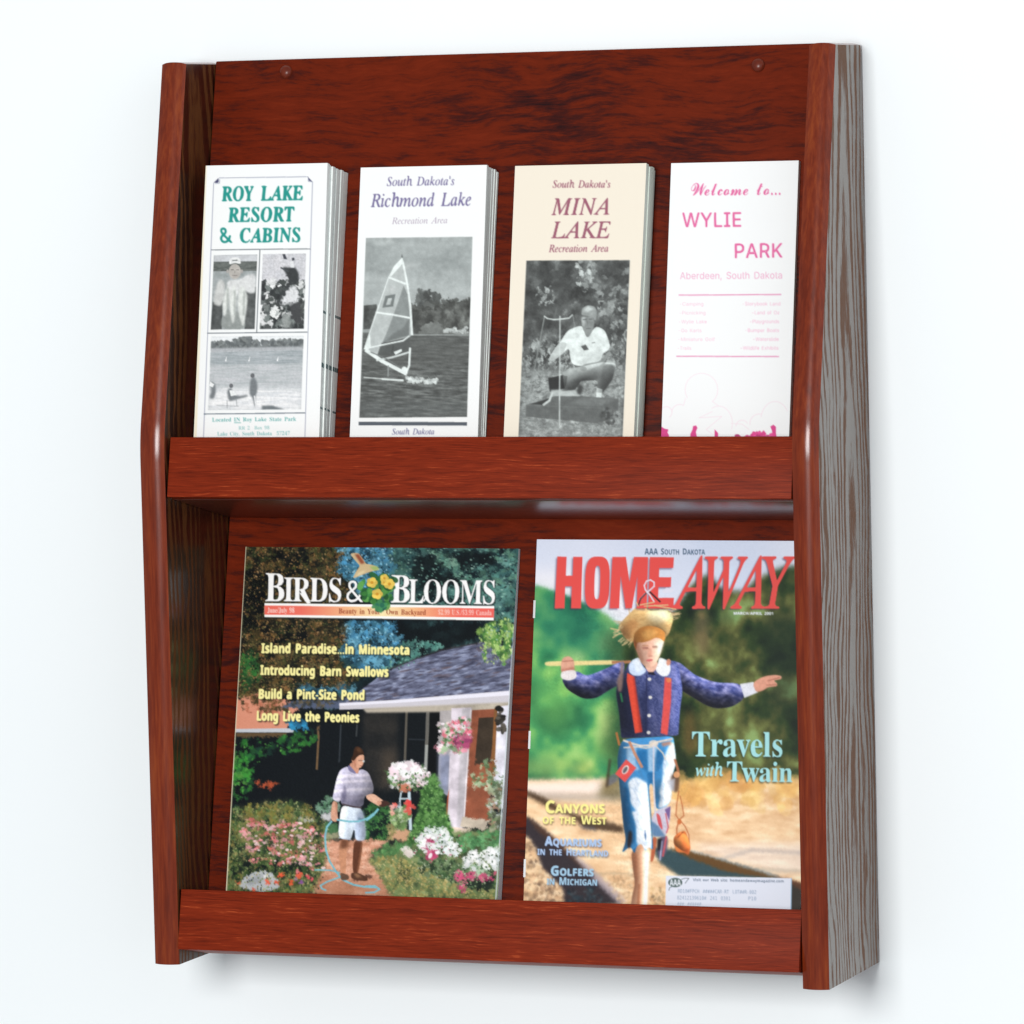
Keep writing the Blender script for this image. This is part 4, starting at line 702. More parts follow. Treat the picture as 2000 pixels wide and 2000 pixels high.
    cv.tex([(164, 1545), (780, 1550), (774, 1700), (158, 1698)], [(0, (252, 252, 252)), (1, (214, 218, 222))], 90, 8, soft=18)
    for p in ([(432, 1590), (436, 1500), (452, 1470), (470, 1478), (486, 1520), (484, 1570), (470, 1610), (476, 1670), (466, 1672), (454, 1610)], [(290, 1610), (284, 1560), (312, 1540), (330, 1590), (372, 1600), (420, 1590), (420, 1604), (350, 1622), (300, 1636)], [(165, 1500), (205, 1510), (212, 1570), (196, 1620), (164, 1612), (184, 1560)]):
        cv.poly(p, (120, 126, 130), soft=2)
    for (x, y, r) in ((453, 1462, 14), (312, 1530, 13)): cv.ell(x, y, r, r*1.15, (105, 108, 112))
    cv.poly([(172, 1500), (200, 1520), (190, 1540), (168, 1530)], (245, 247, 247)); cv.poly([(300, 1560), (325, 1562), (350, 1592), (310, 1600)], (240, 243, 243)); cv.line([(465, 1600), (476, 1672)], 8, (238, 240, 242)); cv.line([(215, 1662), (360, 1668)], 5, (160, 164, 168), .8); cv.line([(285, 1630), (285, 1680)], 4, (150, 154, 158)); cv.line([(345, 1620), (350, 1668)], 4, (150, 154, 158))
    cv.poly([(514, 1666), (580, 1663), (670, 1694), (514, 1694)], (112, 120, 124), soft=2)
    cv.mottle(10, .04); cv.grain(.01); cv.end(); cv.smooth = 0
    t = (92, 172, 168)
    cv.text('Located IN Roy Lake State Park', 'SB', (186, 1772), (742, 1770), 27, t, .95); cv.line([(332, 1780), (376, 1780)], 4, t)
    cv.text('RR 2  Box 98', 'SB', (360, 1828), (565, 1826), 24, t, .6)
    cv.text('Lake City, South Dakota  57247', 'SB', (220, 1868), (700, 1866), 26, t, .75)

def paint_sailing(cv):
    cv.frame(670, 300, .2949); cv.put(np.ones((cv.h, cv.w)), WHITE)
    c = (120, 112, 158)
    cv.text("South Dakota's", 'SI', (292, 213), (740, 210), 58, c, bold=.35)
    cv.text('Richmond Lake', 'SI', (185, 351), (850, 345), 86, c, bold=.5)
    cv.text('Recreation Area', 'SI', (325, 463), (692, 460), 42, (165, 148, 172), .9)
    q = [(153, 553), (860, 549), (824, 1747), (108, 1749)]; cv.begin(q)
    cv.tex(q, [(0, (148, 160, 164)), (1, (182, 190, 194))], 260, 90, octv=3)
    cv.tex([(150, 860), (848, 840), (846, 1000), (138, 1000)], [(0, (196, 200, 202)), (1, (168, 178, 182))], 220, 60, soft=60, alpha=.7)
    cv.poly([(190, 575), (330, 562), (340, 590), (230, 610)], (202, 206, 208), .7, soft=12); cv.ell(440, 740, 70, 22, (200, 200, 204), .6, soft=14); cv.ell(720, 790, 50, 16, (190, 200, 204), .5, soft=12)
    tree = [(138, 1000), (160, 985), (225, 985), (232, 1100), (440, 1000), (455, 930), (500, 915), (560, 912), (620, 905), (640, 985), (700, 975), (760, 960), (846, 955), (838, 1195), (440, 1200), (440, 1170), (135, 1175)]
    cv.tex([(138, 1000), (225, 992), (240, 1150), (135, 1160)], [(0, (58, 62, 60)), (1, (108, 114, 108))], 40)
    cv.tex([(440, 1010), (500, 1000), (640, 990), (846, 962), (838, 1192), (445, 1200)], [(0, (52, 54, 48)), (.5, (88, 88, 78)), (1, (134, 136, 124))], 44, 55, octv=5)
    cv.dabs([(490, 925), (560, 910), (625, 908), (640, 985), (500, 1000)], 130, (8, 17), [(84, 90, 86), (104, 112, 108), (72, 76, 72)])
    cv.dabs([(440, 1000), (846, 955), (840, 990), (440, 1040)], 150, (7, 14), [(84, 86, 76), (104, 106, 98), (70, 70, 60)])
    cv.tex([(520, 1150), (560, 1115), (640, 1118), (690, 1180), (838, 1170), (836, 1200), (500, 1202)], [(0, (112, 114, 104)), (1, (140, 142, 134))], 30)
    cv.dabs([(670, 1162), (838, 1150), (836, 1195), (670, 1185)], 55, (5, 10), [(230, 234, 234), (210, 214, 214)], asp=(1, 2), ang=(-.2, .2))
    cv.tex([(134, 1180), (838, 1198), (824, 1747), (108, 1749)], [(0, (66, 68, 64)), (.5, (96, 98, 94)), (1, (134, 138, 134))], 62, 9, ang=.05, octv=4)
    cv.tex([(130, 1185), (836, 1203), (830, 1400), (125, 1400)], [(0, (80, 80, 74)), (1, (108, 108, 102))], 70, 10, soft=40, alpha=.75)
    cv.tex([(112, 1640), (828, 1640), (824, 1747), (108, 1749)], [(0, (76, 84, 86)), (1, (126, 138, 140))], 80, 12, soft=30, alpha=.6)
    cv.line([(440, 1197), (836, 1200)], 8, (168, 172, 170), .8); cv.warp(10, 18, cv.mask([(440, 880), (832, 880), (820, 1185), (440, 1185)])); cv.grain(.012)
    cv.poly([(395, 688), (414, 760), (432, 870), (446, 960), (456, 1060), (462, 1196), (440, 1212), (258, 1250), (228, 1330), (140, 1290), (180, 1160), (218, 1045), (262, 920), (308, 808)], (192, 196, 198))
    cv.poly([(404, 870), (430, 930), (444, 1080), (440, 1200), (262, 1250), (300, 1160), (345, 1040)], (138, 148, 150))
    cv.poly([(440, 1090), (440, 1200), (275, 1245), (330, 1190), (400, 1150)], (112, 122, 122), soft=4)
    cv.poly([(275, 1242), (300, 1250), (440, 1210), (448, 1290), (330, 1330), (240, 1330), (248, 1270)], (86, 92, 90), soft=2)
    cv.poly([(394, 684), (405, 715), (318, 812), (306, 804), (340, 740)], (246, 250, 250))
    w = (244, 248, 248)
    cv.line([(400, 720), (428, 860), (448, 1000), (460, 1196)], 13, w); cv.line([(306, 808), (225, 1045), (145, 1280)], 6, w, .9)
    cv.line([(306, 815), (415, 858)], 14, w); cv.line([(222, 1046), (330, 1062), (442, 1084)], 12, w)
    cv.poly([(145, 1285), (180, 1190), (186, 1270), (165, 1300)], w)
    cv.poly([(388, 684), (392, 658), (398, 684)], (80, 88, 90))
    cv.poly([(282, 938), (350, 925), (334, 1008), (262, 1016)], (112, 126, 128)); cv.poly([(300, 955), (326, 952), (316, 994), (286, 998)], (200, 204, 206)); cv.ell(330, 895, 18, 26, (212, 206, 210), .7, soft=3)
    cv.line([(142, 1288), (250, 1265), (400, 1235), (440, 1205)], 9, w); cv.line([(155, 1298), (260, 1370), (420, 1455)], 24, w); cv.line([(225, 1365), (330, 1345), (440, 1312)], 12, (220, 226, 226)); cv.line([(185, 1310), (300, 1360), (400, 1430)], 7, (120, 126, 126))
    cv.line([(446, 1285), (440, 1400), (420, 1450)], 13, w); cv.ell(408, 1432, 20, 24, w); cv.poly([(338, 1310), (390, 1290), (392, 1305), (350, 1330)], w); cv.line([(335, 1265), (325, 1320)], 8, (70, 74, 74))
    cv.line([(302, 1400), (300, 1470)], 9, (150, 158, 158)); cv.line([(140, 1478), (300, 1492), (400, 1498)], 7, (225, 230, 230)); cv.line([(260, 1490), (400, 1500)], 12, w, .9)
    cv.dabs([(420, 1480), (520, 1485), (640, 1495), (620, 1520), (440, 1512)], 90, (5, 11), [(232, 236, 236), (206, 212, 212)], asp=(1, 2.4), ang=(-.2, .2))
    cv.warp(5, 10, cv.mask([(410, 1460), (660, 1460), (660, 1540), (410, 1540)])); cv.mottle(26, .05); cv.mottle(7, .02); cv.C = cv.C.mean(2, keepdims=True)*np.array([.97, 1.01, 1.0])*.8+cv.C*.2; cv.C = cv.C*.75+blur(cv.C, 1)*.25; cv.grain(.006); cv.end()
    cv.poly([(105, 1774), (824, 1780), (823, 1804), (105, 1799)], (84, 92, 102))
    cv.text('South Dakota', 'SI', (326, 1862), (606, 1862), 40, (112, 112, 150), bold=.3)

def paint_crouching(cv):
    cv.frame(970, 300, .2949); cv.put(np.ones((cv.h, cv.w)), (246, 237, 220))
    c = (158, 92, 112)
    cv.text("South Dakota's", 'SI', (372, 231), (755, 229), 49, c, bold=.4)
    cv.text('MINA', 'SI', (362, 413), (748, 409), 110, c, bold=.45); cv.text('LAKE', 'SI', (360, 568), (756, 566), 110, c, bold=.45)
    cv.text('Recreation Area', 'SI', (345, 661), (740, 658), 49, c, bold=.35)
    q = [(197, 716), (885, 712), (833, 1960), (141, 1960)]; cv.begin(q)
    cv.tex(q, [(0, (40, 46, 46)), (.45, (78, 86, 84)), (.75, (112, 120, 116)), (1, (168, 176, 172))], 70, 70, octv=5)
    cv.poly([(197, 716), (520, 714), (500, 1010), (180, 1260)], (58, 64, 64), .55, soft=30)
    cv.poly([(660, 715), (885, 712), (880, 860), (700, 900)], (66, 72, 70), .5, soft=30)
    cv.dabs([(530, 720), (640, 720), (650, 870), (540, 900)], 45, (6, 14), [(196, 204, 202), (160, 168, 166)]); cv.dabs([(260, 900), (380, 880), (400, 1000), (280, 1010)], 45, (5, 10), [(196, 206, 206), (150, 160, 158)])
    cv.dabs([(560, 880), (880, 760), (870, 1200), (700, 1150)], 90, (6, 16), [(140, 148, 144), (164, 172, 168), (60, 68, 66)])
    cv.dabs([(170, 1270), (880, 1200), (860, 1480), (160, 1500)], 800, (4, 9), [(150, 158, 156), (96, 104, 102), (182, 188, 186), (70, 78, 76)], asp=(2, 4), ang=(1.2, 1.9))
    cv.tex([(165, 1440), (860, 1440), (833, 1960), (141, 1960)], [(0, (112, 120, 118)), (.5, (146, 154, 152)), (1, (186, 192, 190))], 20, 10, soft=26, octv=3)
    cv.dabs([(160, 1480), (850, 1480), (840, 1660), (150, 1680)], 160, (4, 9), [(186, 192, 190), (104, 112, 110)], asp=(1.5, 4), ang=(-.4, .2))
    cv.warp(9, 14, cv.mask([(222, 742), (862, 738), (815, 1940), (166, 1940)])); cv.grain(.02); cv.smooth = 2
    cv.line([(318, 1085), (270, 1340), (206, 1665)], 6, (150, 160, 160)); cv.line([(505, 1080), (545, 1300), (590, 1620)], 5, (140, 148, 148))
    # man crouching beside a box
    cv.poly([(480, 1430), (560, 1418), (700, 1388), (790, 1398), (770, 1500), (706, 1590), (660, 1588), (676, 1505), (560, 1512), (520, 1570), (430, 1580), (420, 1470)], (122, 120, 114))
    cv.poly([(430, 1470), (520, 1420), (640, 1425), (640, 1470), (540, 1510), (450, 1520)], (132, 128, 122), soft=6); cv.ell(752, 1408, 34, 28, (206, 208, 204), soft=4); cv.poly([(540, 1530), (575, 1545), (560, 1600), (530, 1600)], (70, 70, 66), soft=2)
    cv.poly([(700, 1395), (790, 1405), (768, 1500), (712, 1580), (690, 1580)], (110, 106, 100), soft=4)
    cv.poly([(528, 1155), (570, 1148), (600, 1240), (655, 1148), (716, 1176), (738, 1230), (756, 1302), (702, 1332), (690, 1384), (640, 1398), (560, 1416), (494, 1402), (482, 1290), (440, 1330), (372, 1384), (345, 1368), (378, 1310), (424, 1252), (470, 1180)], (236, 238, 236))
    cv.poly([(420, 1255), (472, 1262), (440, 1330), (372, 1384), (345, 1368)], (200, 200, 196)); cv.poly([(680, 1240), (702, 1332), (690, 1384), (560, 1416), (520, 1380), (640, 1350)], (206, 210, 208), .7, soft=6)
    cv.poly([(690, 1384), (742, 1312), (760, 1334), (700, 1404), (590, 1446), (560, 1440), (570, 1402)], (154, 146, 138)); cv.ell(575, 1432, 22, 16, (120, 112, 104))
    cv.poly([(562, 1090), (640, 1085), (650, 1150), (605, 1238), (566, 1160)], (146, 142, 136)); cv.poly([(562, 1090), (588, 1090), (584, 1150), (566, 1150)], (196, 192, 186), soft=2); cv.line([(572, 1108), (596, 1106)], 6, (90, 88, 84)); cv.line([(614, 1106), (634, 1104)], 6, (90, 88, 84)); cv.line([(594, 1168), (622, 1166)], 6, (104, 98, 94)); cv.line([(600, 1115), (604, 1146)], 5, (120, 116, 110))
    cv.poly([(560, 1080), (566, 1035), (600, 1012), (650, 1020), (668, 1060), (655, 1120), (640, 1092), (600, 1082)], (158, 160, 154)); cv.poly([(572, 1040), (610, 1020), (640, 1036), (600, 1060)], (206, 208, 204), soft=3)
    cv.poly([(558, 1284), (590, 1272), (612, 1306), (580, 1312)], (84, 92, 96)); cv.line([(632, 1262), (652, 1258)], 6, (120, 126, 128))
    cv.poly([(664, 1556), (702, 1568), (694, 1624), (658, 1622)], (230, 232, 230))
    cv.poly([(342, 1492), (440, 1472), (452, 1560), (352, 1582)], (40, 46, 48)); cv.poly([(440, 1474), (470, 1480), (460, 1540), (450, 1555)], (80, 86, 84))
    cv.poly([(355, 1570), (520, 1570), (560, 1630), (400, 1640)], (190, 196, 194), soft=5)
    cv.smooth = 0
    cv.poly([(194, 1668), (390, 1610), (560, 1612), (808, 1628), (806, 1700), (690, 1792), (194, 1744)], (98, 107, 106))
    cv.poly([(230, 1662), (370, 1618), (350, 1650), (320, 1668)], (50, 56, 58)); cv.poly([(460, 1660), (560, 1620), (790, 1634), (680, 1680)], (116, 124, 120), soft=4); cv.line([(194, 1668), (450, 1680), (690, 1690)], 5, (112, 122, 120)); cv.line([(370, 1590), (350, 1640), (310, 1668)], 14, (206, 210, 208))
    cv.ell(730, 1735, 46, 40, (78, 86, 84), soft=6); cv.dabs([(690, 1690), (800, 1690), (790, 1790), (690, 1800)], 30, (6, 12), [(72, 80, 78), (112, 118, 116)])
    cv.line([(420, 1085), (418, 1500), (417, 1800)], 8, (206, 212, 210)); cv.line([(316, 1085), (336, 1100), (380, 1108), (430, 1104), (480, 1098), (503, 1076)], 8, (226, 230, 230))
    for p in ((424, 1808), (540, 1850), (500, 1780)): cv.ell(p[0], p[1], 12, 7, (232, 236, 234), soft=2)
    cv.vol([(480, 1430), (560, 1418), (700, 1388), (790, 1398), (770, 1500), (706, 1590), (660, 1588), (676, 1505), (560, 1512), (520, 1570), (430, 1580), (420, 1470)], 40, .5, 110)
    cv.mottle(30, .08); cv.mottle(8, .035); cv.C = cv.C.mean(2, keepdims=True)*np.array([.97, 1.01, 1.0]); cv.C = cv.C*.7+blur(cv.C, 1)*.3; cv.grain(.008); cv.end(); cv.smooth = 0

def paint_park(cv):
    cv.frame(1270, 290, .30527); cv.put(np.ones((cv.h, cv.w)), (251, 253, 254))
    p = (233, 108, 166)
    cv.text('Welcome to...', 'SCB', (266, 302), (836, 300), 80, p, bold=.15, shear=-.05)
    cv.text('WYLIE', 'SS', (208, 504), (584, 503), 92, p, bold=.55, xs=10); cv.text('PARK', 'SS', (545, 704), (848, 702), 92, p, bold=.6, xs=20)
    cv.text('Aberdeen, South Dakota', 'SS', (192, 838), (845, 836), 44, (240, 172, 204))
    cv.line([(185, 940), (838, 938)], 7, (232, 142, 186)); cv.line([(170, 1332), (824, 1334)], 7, (232, 142, 186))
    l = (247, 196, 218)
    L = ['-Camping', '-Picnicking', '-Wylie Lake', '-Go Karts', '-Miniature Golf', '-Trails']; LX = [342, 356, 364, 330, 416, 264]
    R = ['-Storybook Land', '-Land of Oz', '-Playgrounds', '-Bumper Boats', '-Waterslide', '-Wildlife Exhibits']; RX = [(592, 834), (654, 828), (640, 826), (610, 826), (660, 824), (580, 822)]
    for i in range(6):
        y = 1008+56.5*i
        cv.text(L[i], 'SS', (190-2.5*i, y), (LX[i], y), 22, l); cv.text(R[i], 'SS', (RX[i][0], y), (RX[i][1], y), 23, l, bold=.2)
    o = (250, 232, 241)
    def curl(pts): cv.line(pts, 5, o, .8)
    def arc(cx, cy, r, a0, a1, ry=None): t = np.radians(np.linspace(a0, a1, 16)); curl(np.c_[cx+r*np.cos(t), cy+(ry or r)*np.sin(t)])
    arc(330, 1545, 105, 150, 390); arc(190, 1690, 50, 180, 300); arc(105, 1690, 36, 200, 420); arc(440, 1760, 88, 240, 380, 110); arc(590, 1780, 40, 180, 330); arc(700, 1760, 60, 170, 280); arc(800, 1740, 90, 190, 330, 120)
    curl([(228, 1600), (215, 1645)]); curl([(420, 1600), (400, 1620), (440, 1650)]); curl([(400, 1685), (315, 1725), (460, 1716), (360, 1800), (400, 1830)]); curl([(520, 1760), (590, 1765), (635, 1800)])
    m = (222, 66, 142)
    cv.poly([(70, 1780), (92, 1795), (118, 1800), (112, 1820), (122, 1838), (120, 2000), (60, 2000)], m)
    for q in ([(254, 1990), (258, 1830), (272, 1800), (276, 1778), (296, 1774), (304, 1790), (294, 1815), (300, 1845), (322, 1852), (322, 1990)], [(410, 1990), (414, 1798), (436, 1822), (440, 1990)], [(770, 1990), (786, 1850), (780, 1805), (770, 1780), (790, 1768), (806, 1782), (806, 1815), (810, 1850), (812, 1990)]): cv.poly(q, m)
    cv.dabs([(550, 1835), (660, 1836), (780, 1830), (780, 2000), (550, 2000)], 220, (8, 14), [m, (200, 60, 130)], asp=(1, 2), ang=(-.2, .2))
    cv.dabs([(655, 1818), (740, 1822), (740, 1850), (655, 1850)], 24, (8, 12), [m])

def paint_garden(cv):
    A = (430, 1040, .37783); S = .18116; TL = (440, 1060, S); TR = (730, 1060, S); BL = (430, 1400, S); BR = (720, 1400, .18634)
    cv.frame(*A)
    cv.put(np.ones((cv.h, cv.w)), (16, 22, 24))
    leaf = [(92, 72, 38), (124, 90, 50), (64, 72, 38), (150, 108, 66), (22, 24, 20), (46, 58, 34), (14, 16, 16), (30, 34, 26), (104, 96, 60), (70, 58, 32)]
    # spruce and sky
    cv.tex([(560, 60), (1560, 60), (1560, 700), (560, 960)], [(0, (6, 14, 20)), (.5, (16, 34, 40)), (.7, (50, 84, 86)), (1, (104, 150, 146))], 70, 46, octv=5)
    teal = [(82, 134, 126), (112, 160, 152), (54, 94, 94), (34, 62, 64), (96, 140, 120), (20, 40, 46), (70, 104, 90)]
    cv.dabs([(850, 80), (1540, 86), (1500, 480), (860, 400)], 700, (7, 15), teal, asp=(1.3, 2.6), ang=(-.3, .9), alpha=.75)
    for q in ([(1010, 120), (1100, 95), (1150, 200), (1300, 240), (1310, 300), (1180, 280), (1060, 360), (1000, 230)], [(900, 470), (1340, 470), (1370, 560), (1180, 600), (1000, 640), (900, 560)], [(1160, 100), (1400, 100), (1420, 170), (1220, 200)], [(1180, 330), (1360, 330), (1400, 420), (1200, 400)]):
        cv.poly(q, (6, 14, 18), .85, soft=14)
    cv.dabs([(1080, 105), (1160, 95), (1290, 220), (1370, 260), (1520, 300), (1500, 340), (1320, 320), (1170, 200)], 130, (7, 14), [(104, 150, 132), (130, 170, 150), (80, 124, 110)], asp=(1.2, 2.2), ang=(0, .8))
    cv.dabs([(1180, 300), (1510, 270), (1500, 360), (1220, 390)], 70, (7, 14), [(70, 118, 112), (96, 146, 138)], asp=(1.4, 2.6), ang=(-.1, .6))
    cv.dabs([(960, 580), (1080, 555), (1170, 590), (1060, 640), (1000, 700), (820, 740), (780, 690)], 170, (7, 14), [(82, 138, 128), (60, 110, 100), (112, 168, 156), (24, 44, 48)], asp=(1.3, 2.4), ang=(-.2, .5))
    for q, n in (([(590, 76), (700, 70), (880, 80), (900, 200), (760, 330), (640, 260), (600, 200)], 330), ([(640, 460), (900, 465), (940, 560), (870, 620), (700, 690), (640, 650)], 230), ([(700, 640), (900, 600), (920, 690), (780, 740), (690, 700)], 90), ([(400, 780), (560, 790), (600, 850), (440, 850)], 60), ([(590, 775), (680, 770), (690, 850), (600, 850)], 30)):
        cv.dabs(q, n, (7, 16), [(76, 148, 190), (112, 178, 206), (44, 92, 116), (90, 140, 160), (24, 52, 66), (60, 110, 130)], asp=(1.1, 2.2), ang=(-.5, .5), alpha=.85)
    # brown-leaved tree on the left
    tree = [(120, 66), (560, 68), (640, 110), (600, 210), (700, 300), (650, 330), (640, 470), (650, 560), (600, 640), (720, 760), (640, 800), (420, 790), (330, 850), (90, 860), (80, 700)]
    cv.tex(tree, [(0, (12, 15, 16)), (.45, (34, 33, 24)), (.7, (70, 60, 36)), (1, (120, 96, 60))], 34, octv=5, soft=6)
    cv.dabs(tree, 2800, (4, 9.5), leaf, asp=(1, 2), alpha=.85)
    cv.dabs([(100, 190), (250, 200), (240, 350), (180, 480), (110, 620), (95, 560)], 150, (8, 16), [(8, 12, 14), (12, 16, 16)]); cv.dabs([(200, 120), (450, 90), (440, 250), (260, 320)], 50, (8, 14), [(10, 14, 16)]); cv.dabs([(200, 480), (450, 490), (420, 560), (240, 570)], 40, (8, 16), [(9, 13, 15)])
    cv.dabs([(105, 640), (190, 620), (200, 760), (110, 850)], 90, (6, 12), [(56, 120, 54), (40, 86, 44), (30, 60, 36)])
    cv.warp(14, 16); cv.warp(5, 6)
    # roofs
    cv.poly([(80, 872), (140, 848), (215, 836), (330, 870), (420, 900), (345, 1022), (78, 1026)], (218, 146, 120)); cv.dabs([(110, 840), (330, 860), (360, 940), (250, 960), (120, 930)], 110, (5, 10), [(96, 76, 44), (60, 54, 34), (180, 110, 84)])
    cv.poly([(300, 912), (420, 868), (660, 850), (680, 890), (640, 918)], (84, 94, 118)); cv.dabs([(330, 880), (640, 860), (640, 905), (360, 910)], 60, (5, 9), [(50, 56, 60), (96, 84, 60)])
    roof = [(640, 892), (700, 846), (860, 724), (1000, 668), (1150, 618), (1390, 570), (1520, 600), (1500, 832), (1100, 866), (800, 884)]
    cv.tex(roof, [(0, (66, 68, 90)), (.4, (100, 104, 128)), (.7, (124, 130, 158)), (1, (164, 172, 198))], 46, 11, ang=-.2, octv=4)
    cv.dabs(roof, 420, (3.5, 6.5), [(56, 54, 72), (96, 82, 88), (148, 156, 186), (80, 86, 110)], asp=(3, 6), ang=(-.32, -.12), alpha=.6)
    cv.line([(860, 722), (1000, 664), (1150, 614), (1390, 566)], 8, (50, 44, 48), .8)
    cv.dabs([(1330, 520), (1400, 470), (1525, 440), (1515, 640), (1470, 695), (1440, 640), (1390, 600), (1370, 680), (1370, 590)], 200, (6, 12), [(132, 170, 84), (90, 144, 66), (160, 190, 112), (60, 100, 56)], asp=(1.4, 2.6), ang=(.9, 2))
    # porch
    cv.poly([(380, 930), (640, 918), (1150, 905), (1150, 1560), (30, 1600), (75, 1030), (360, 1036)], (13, 19, 24))
    cv.poly([(78, 1022), (380, 1018), (384, 1040), (78, 1040)], (196, 200, 208)); cv.poly([(85, 1042), (350, 1042), (330, 1062), (85, 1062)], (96, 76, 52)); cv.dabs([(340, 975), (450, 975), (460, 1020), (380, 1030)], 40, (6, 12), [(50, 140, 184), (40, 110, 150)])
    cv.tex([(740, 930), (930, 930), (915, 1340), (750, 1330)], [(0, (26, 28, 30)), (1, (46, 44, 42))], 80, soft=14); cv.poly([(850, 1140), (915, 1120), (910, 1300), (830, 1330)], (84, 72, 60), .7, soft=30)
    for a in ([(507, 1010), (512, 1060), (503, 1230)], ): cv.line(a, 11, (112, 88, 62))
    cv.line([(628, 1000), (620, 1190)], 8, (50, 56, 62)); cv.line([(712, 1000), (708, 1060)], 8, (58, 62, 64)); cv.line([(968, 935), (960, 1180)], 12, (112, 104, 92), .8); cv.line([(1078, 940), (1066, 1260)], 16, (176, 178, 172), .9); cv.line([(1078, 940), (1072, 1100)], 16, (90, 86, 80), .8)
    cv.poly([(1088, 922), (1140, 922), (1130, 1262), (1076, 1262)], (6, 9, 12)); cv.line([(980, 1075), (1064, 1078)], 6, (40, 46, 52))
    cv.poly([(620, 888), (900, 872), (1500, 824), (1500, 892), (900, 914), (620, 922)], (206, 202, 210)); cv.poly([(620, 890), (900, 874), (1500, 826), (1500, 848), (900, 888), (620, 902)], (236, 234, 246)); cv.poly([(740, 916), (1500, 884), (1500, 930), (1200, 934), (760, 938)], (186, 176, 160), soft=3)
    cv.poly([(1140, 928), (1215, 925), (1188, 1370), (1132, 1340)], (172, 166, 166)); cv.poly([(1135, 1150), (1200, 1150), (1186, 1370), (1132, 1340)], (146, 152, 178), soft=10)
    cv.poly([(1200, 915), (1302, 912), (1256, 1532), (1178, 1530)], (226, 216, 226)); cv.poly([(1252, 915), (1304, 912), (1262, 1534), (1228, 1532)], (198, 192, 198), soft=3)
    cv.poly([(1304, 925), (1430, 918), (1396, 1492), (1268, 1478)], (148, 84, 60)); cv.poly([(1340, 965), (1424, 960), (1402, 1196), (1320, 1206)], (58, 48, 38)); cv.poly([(1420, 915), (1450, 900), (1424, 1300), (1400, 1300)], (132, 88, 50))
    cv.poly([(1438, 908), (1500, 898), (1470, 1440), (1414, 1420)], (226, 224, 236)); cv.dabs([(1430, 900), (1470, 940), (1478, 1040), (1440, 1030)], 45, (7, 13), [(52, 48, 42), (90, 84, 76), (30, 28, 28)])
    cv.line([(1300, 925), (1266, 1478)], 8, (236, 228, 232))
    cv.poly([(1258, 1474), (1396, 1492), (1388, 1540), (1246, 1526)], (204, 190, 172)); cv.poly([(1180, 1370), (1190, 1330), (1180, 1480), (1170, 1480)], (190, 100, 70))
    cv.poly([(1200, 1526), (1300, 1536), (1290, 1570), (1190, 1560)], (222, 200, 184))
    # planting on the left
    cv.dabs([(70, 1070), (300, 1060), (500, 1010), (520, 1080), (420, 1140), (260, 1150), (180, 1220), (170, 1330), (60, 1500)], 420, (6, 13), [(36, 82, 48), (56, 128, 52), (24, 54, 44), (14, 30, 30), (44, 110, 50)], alpha=.8)
    cv.dabs([(60, 1180), (150, 1150), (160, 1280), (60, 1330)], 90, (6, 12), [(60, 142, 56), (90, 160, 70), (40, 100, 50)]); cv.dabs([(190, 1295), (295, 1290), (290, 1330), (200, 1325)], 24, (5, 9), [(190, 86, 54), (150, 70, 44)])
    bed = [(40, 1440), (150, 1420), (300, 1395), (420, 1400), (520, 1470), (570, 1520), (575, 1700), (500, 1880), (20, 1890)]
    cv.tex(bed, [(0, (28, 42, 34)), (.5, (78, 88, 50)), (1, (134, 136, 84))], 40, octv=5, soft=14)
    cv.dabs(bed, 1500, (4, 9), [(112, 130, 82), (82, 112, 62), (132, 120, 64), (52, 74, 44), (30, 44, 36), (96, 120, 70), (148, 140, 90)], asp=(1, 2.4), ang=(.8, 2.4), alpha=.8)
    for x in (145, 215, 275, 355, 450): cv.dabs([(x-25, 1420), (x+25, 1420), (x+15, 1520), (x-15, 1520)], 34, (5, 9), [(132, 124, 60), (110, 112, 56), (150, 132, 74)])
    cv.dabs([(60, 1700), (480, 1720), (460, 1780), (60, 1800)], 170, (6, 12), [(16, 26, 26), (30, 46, 32), (60, 84, 44)])
    cv.dabs([(100, 1490), (420, 1500), (560, 1560), (540, 1760), (120, 1700)], 130, (6, 11), [(232, 160, 168), (226, 126, 134), (240, 196, 200), (206, 110, 104)], asp=(1.2, 2.2), ang=(-.3, .3))
    cv.poly([(100, 1840), (125, 1790), (190, 1758), (250, 1755), (300, 1795), (304, 1845), (200, 1870)], (186, 190, 194)); cv.poly([(120, 1830), (160, 1790), (230, 1775), (230, 1800), (170, 1830)], (160, 164, 168), soft=4); cv.ell(240, 1787, 24, 8, (240, 240, 240), soft=2)
    for x, y, r, c in ((320, 1775, 20, (240, 98, 62)), (410, 1775, 20, (242, 106, 76)), (468, 1792, 20, (226, 88, 100)), (372, 1816, 17, (236, 100, 60)), (250, 1812, 16, (232, 100, 74)), (295, 1818, 15, (230, 96, 70)), (95, 1822, 14, (226, 104, 76)), (172, 1852, 14, (220, 96, 70)), (390, 1802, 16, (148, 92, 158)), (425, 1818, 16, (136, 84, 150)), (405, 1760, 14, (240, 130, 140))):
        for _ in range(5): cv.ell(x+cv.rng.uniform(-r, r)*.5, y+cv.rng.uniform(-r, r)*.5, r*.55, r*.5, np.array(c)*cv.rng.uniform(.86, 1.08))
    # path
    path = [(520, 1600), (900, 1585), (820, 1640), (780, 1690), (830, 1760), (900, 1890), (480, 1890), (540, 1740), (556, 1660)]
    cv.tex(path, [(0, (180, 124, 96)), (.5, (218, 158, 130)), (1, (238, 190, 164))], 50, 10, ang=-.1, soft=5)
    cv.poly([(480, 1890), (520, 1780), (600, 1800), (840, 1790), (900, 1890)], (168, 112, 84), .55, soft=20); cv.poly([(690, 1790), (780, 1772), (800, 1785), (700, 1806)], (70, 44, 36), .9, soft=3)
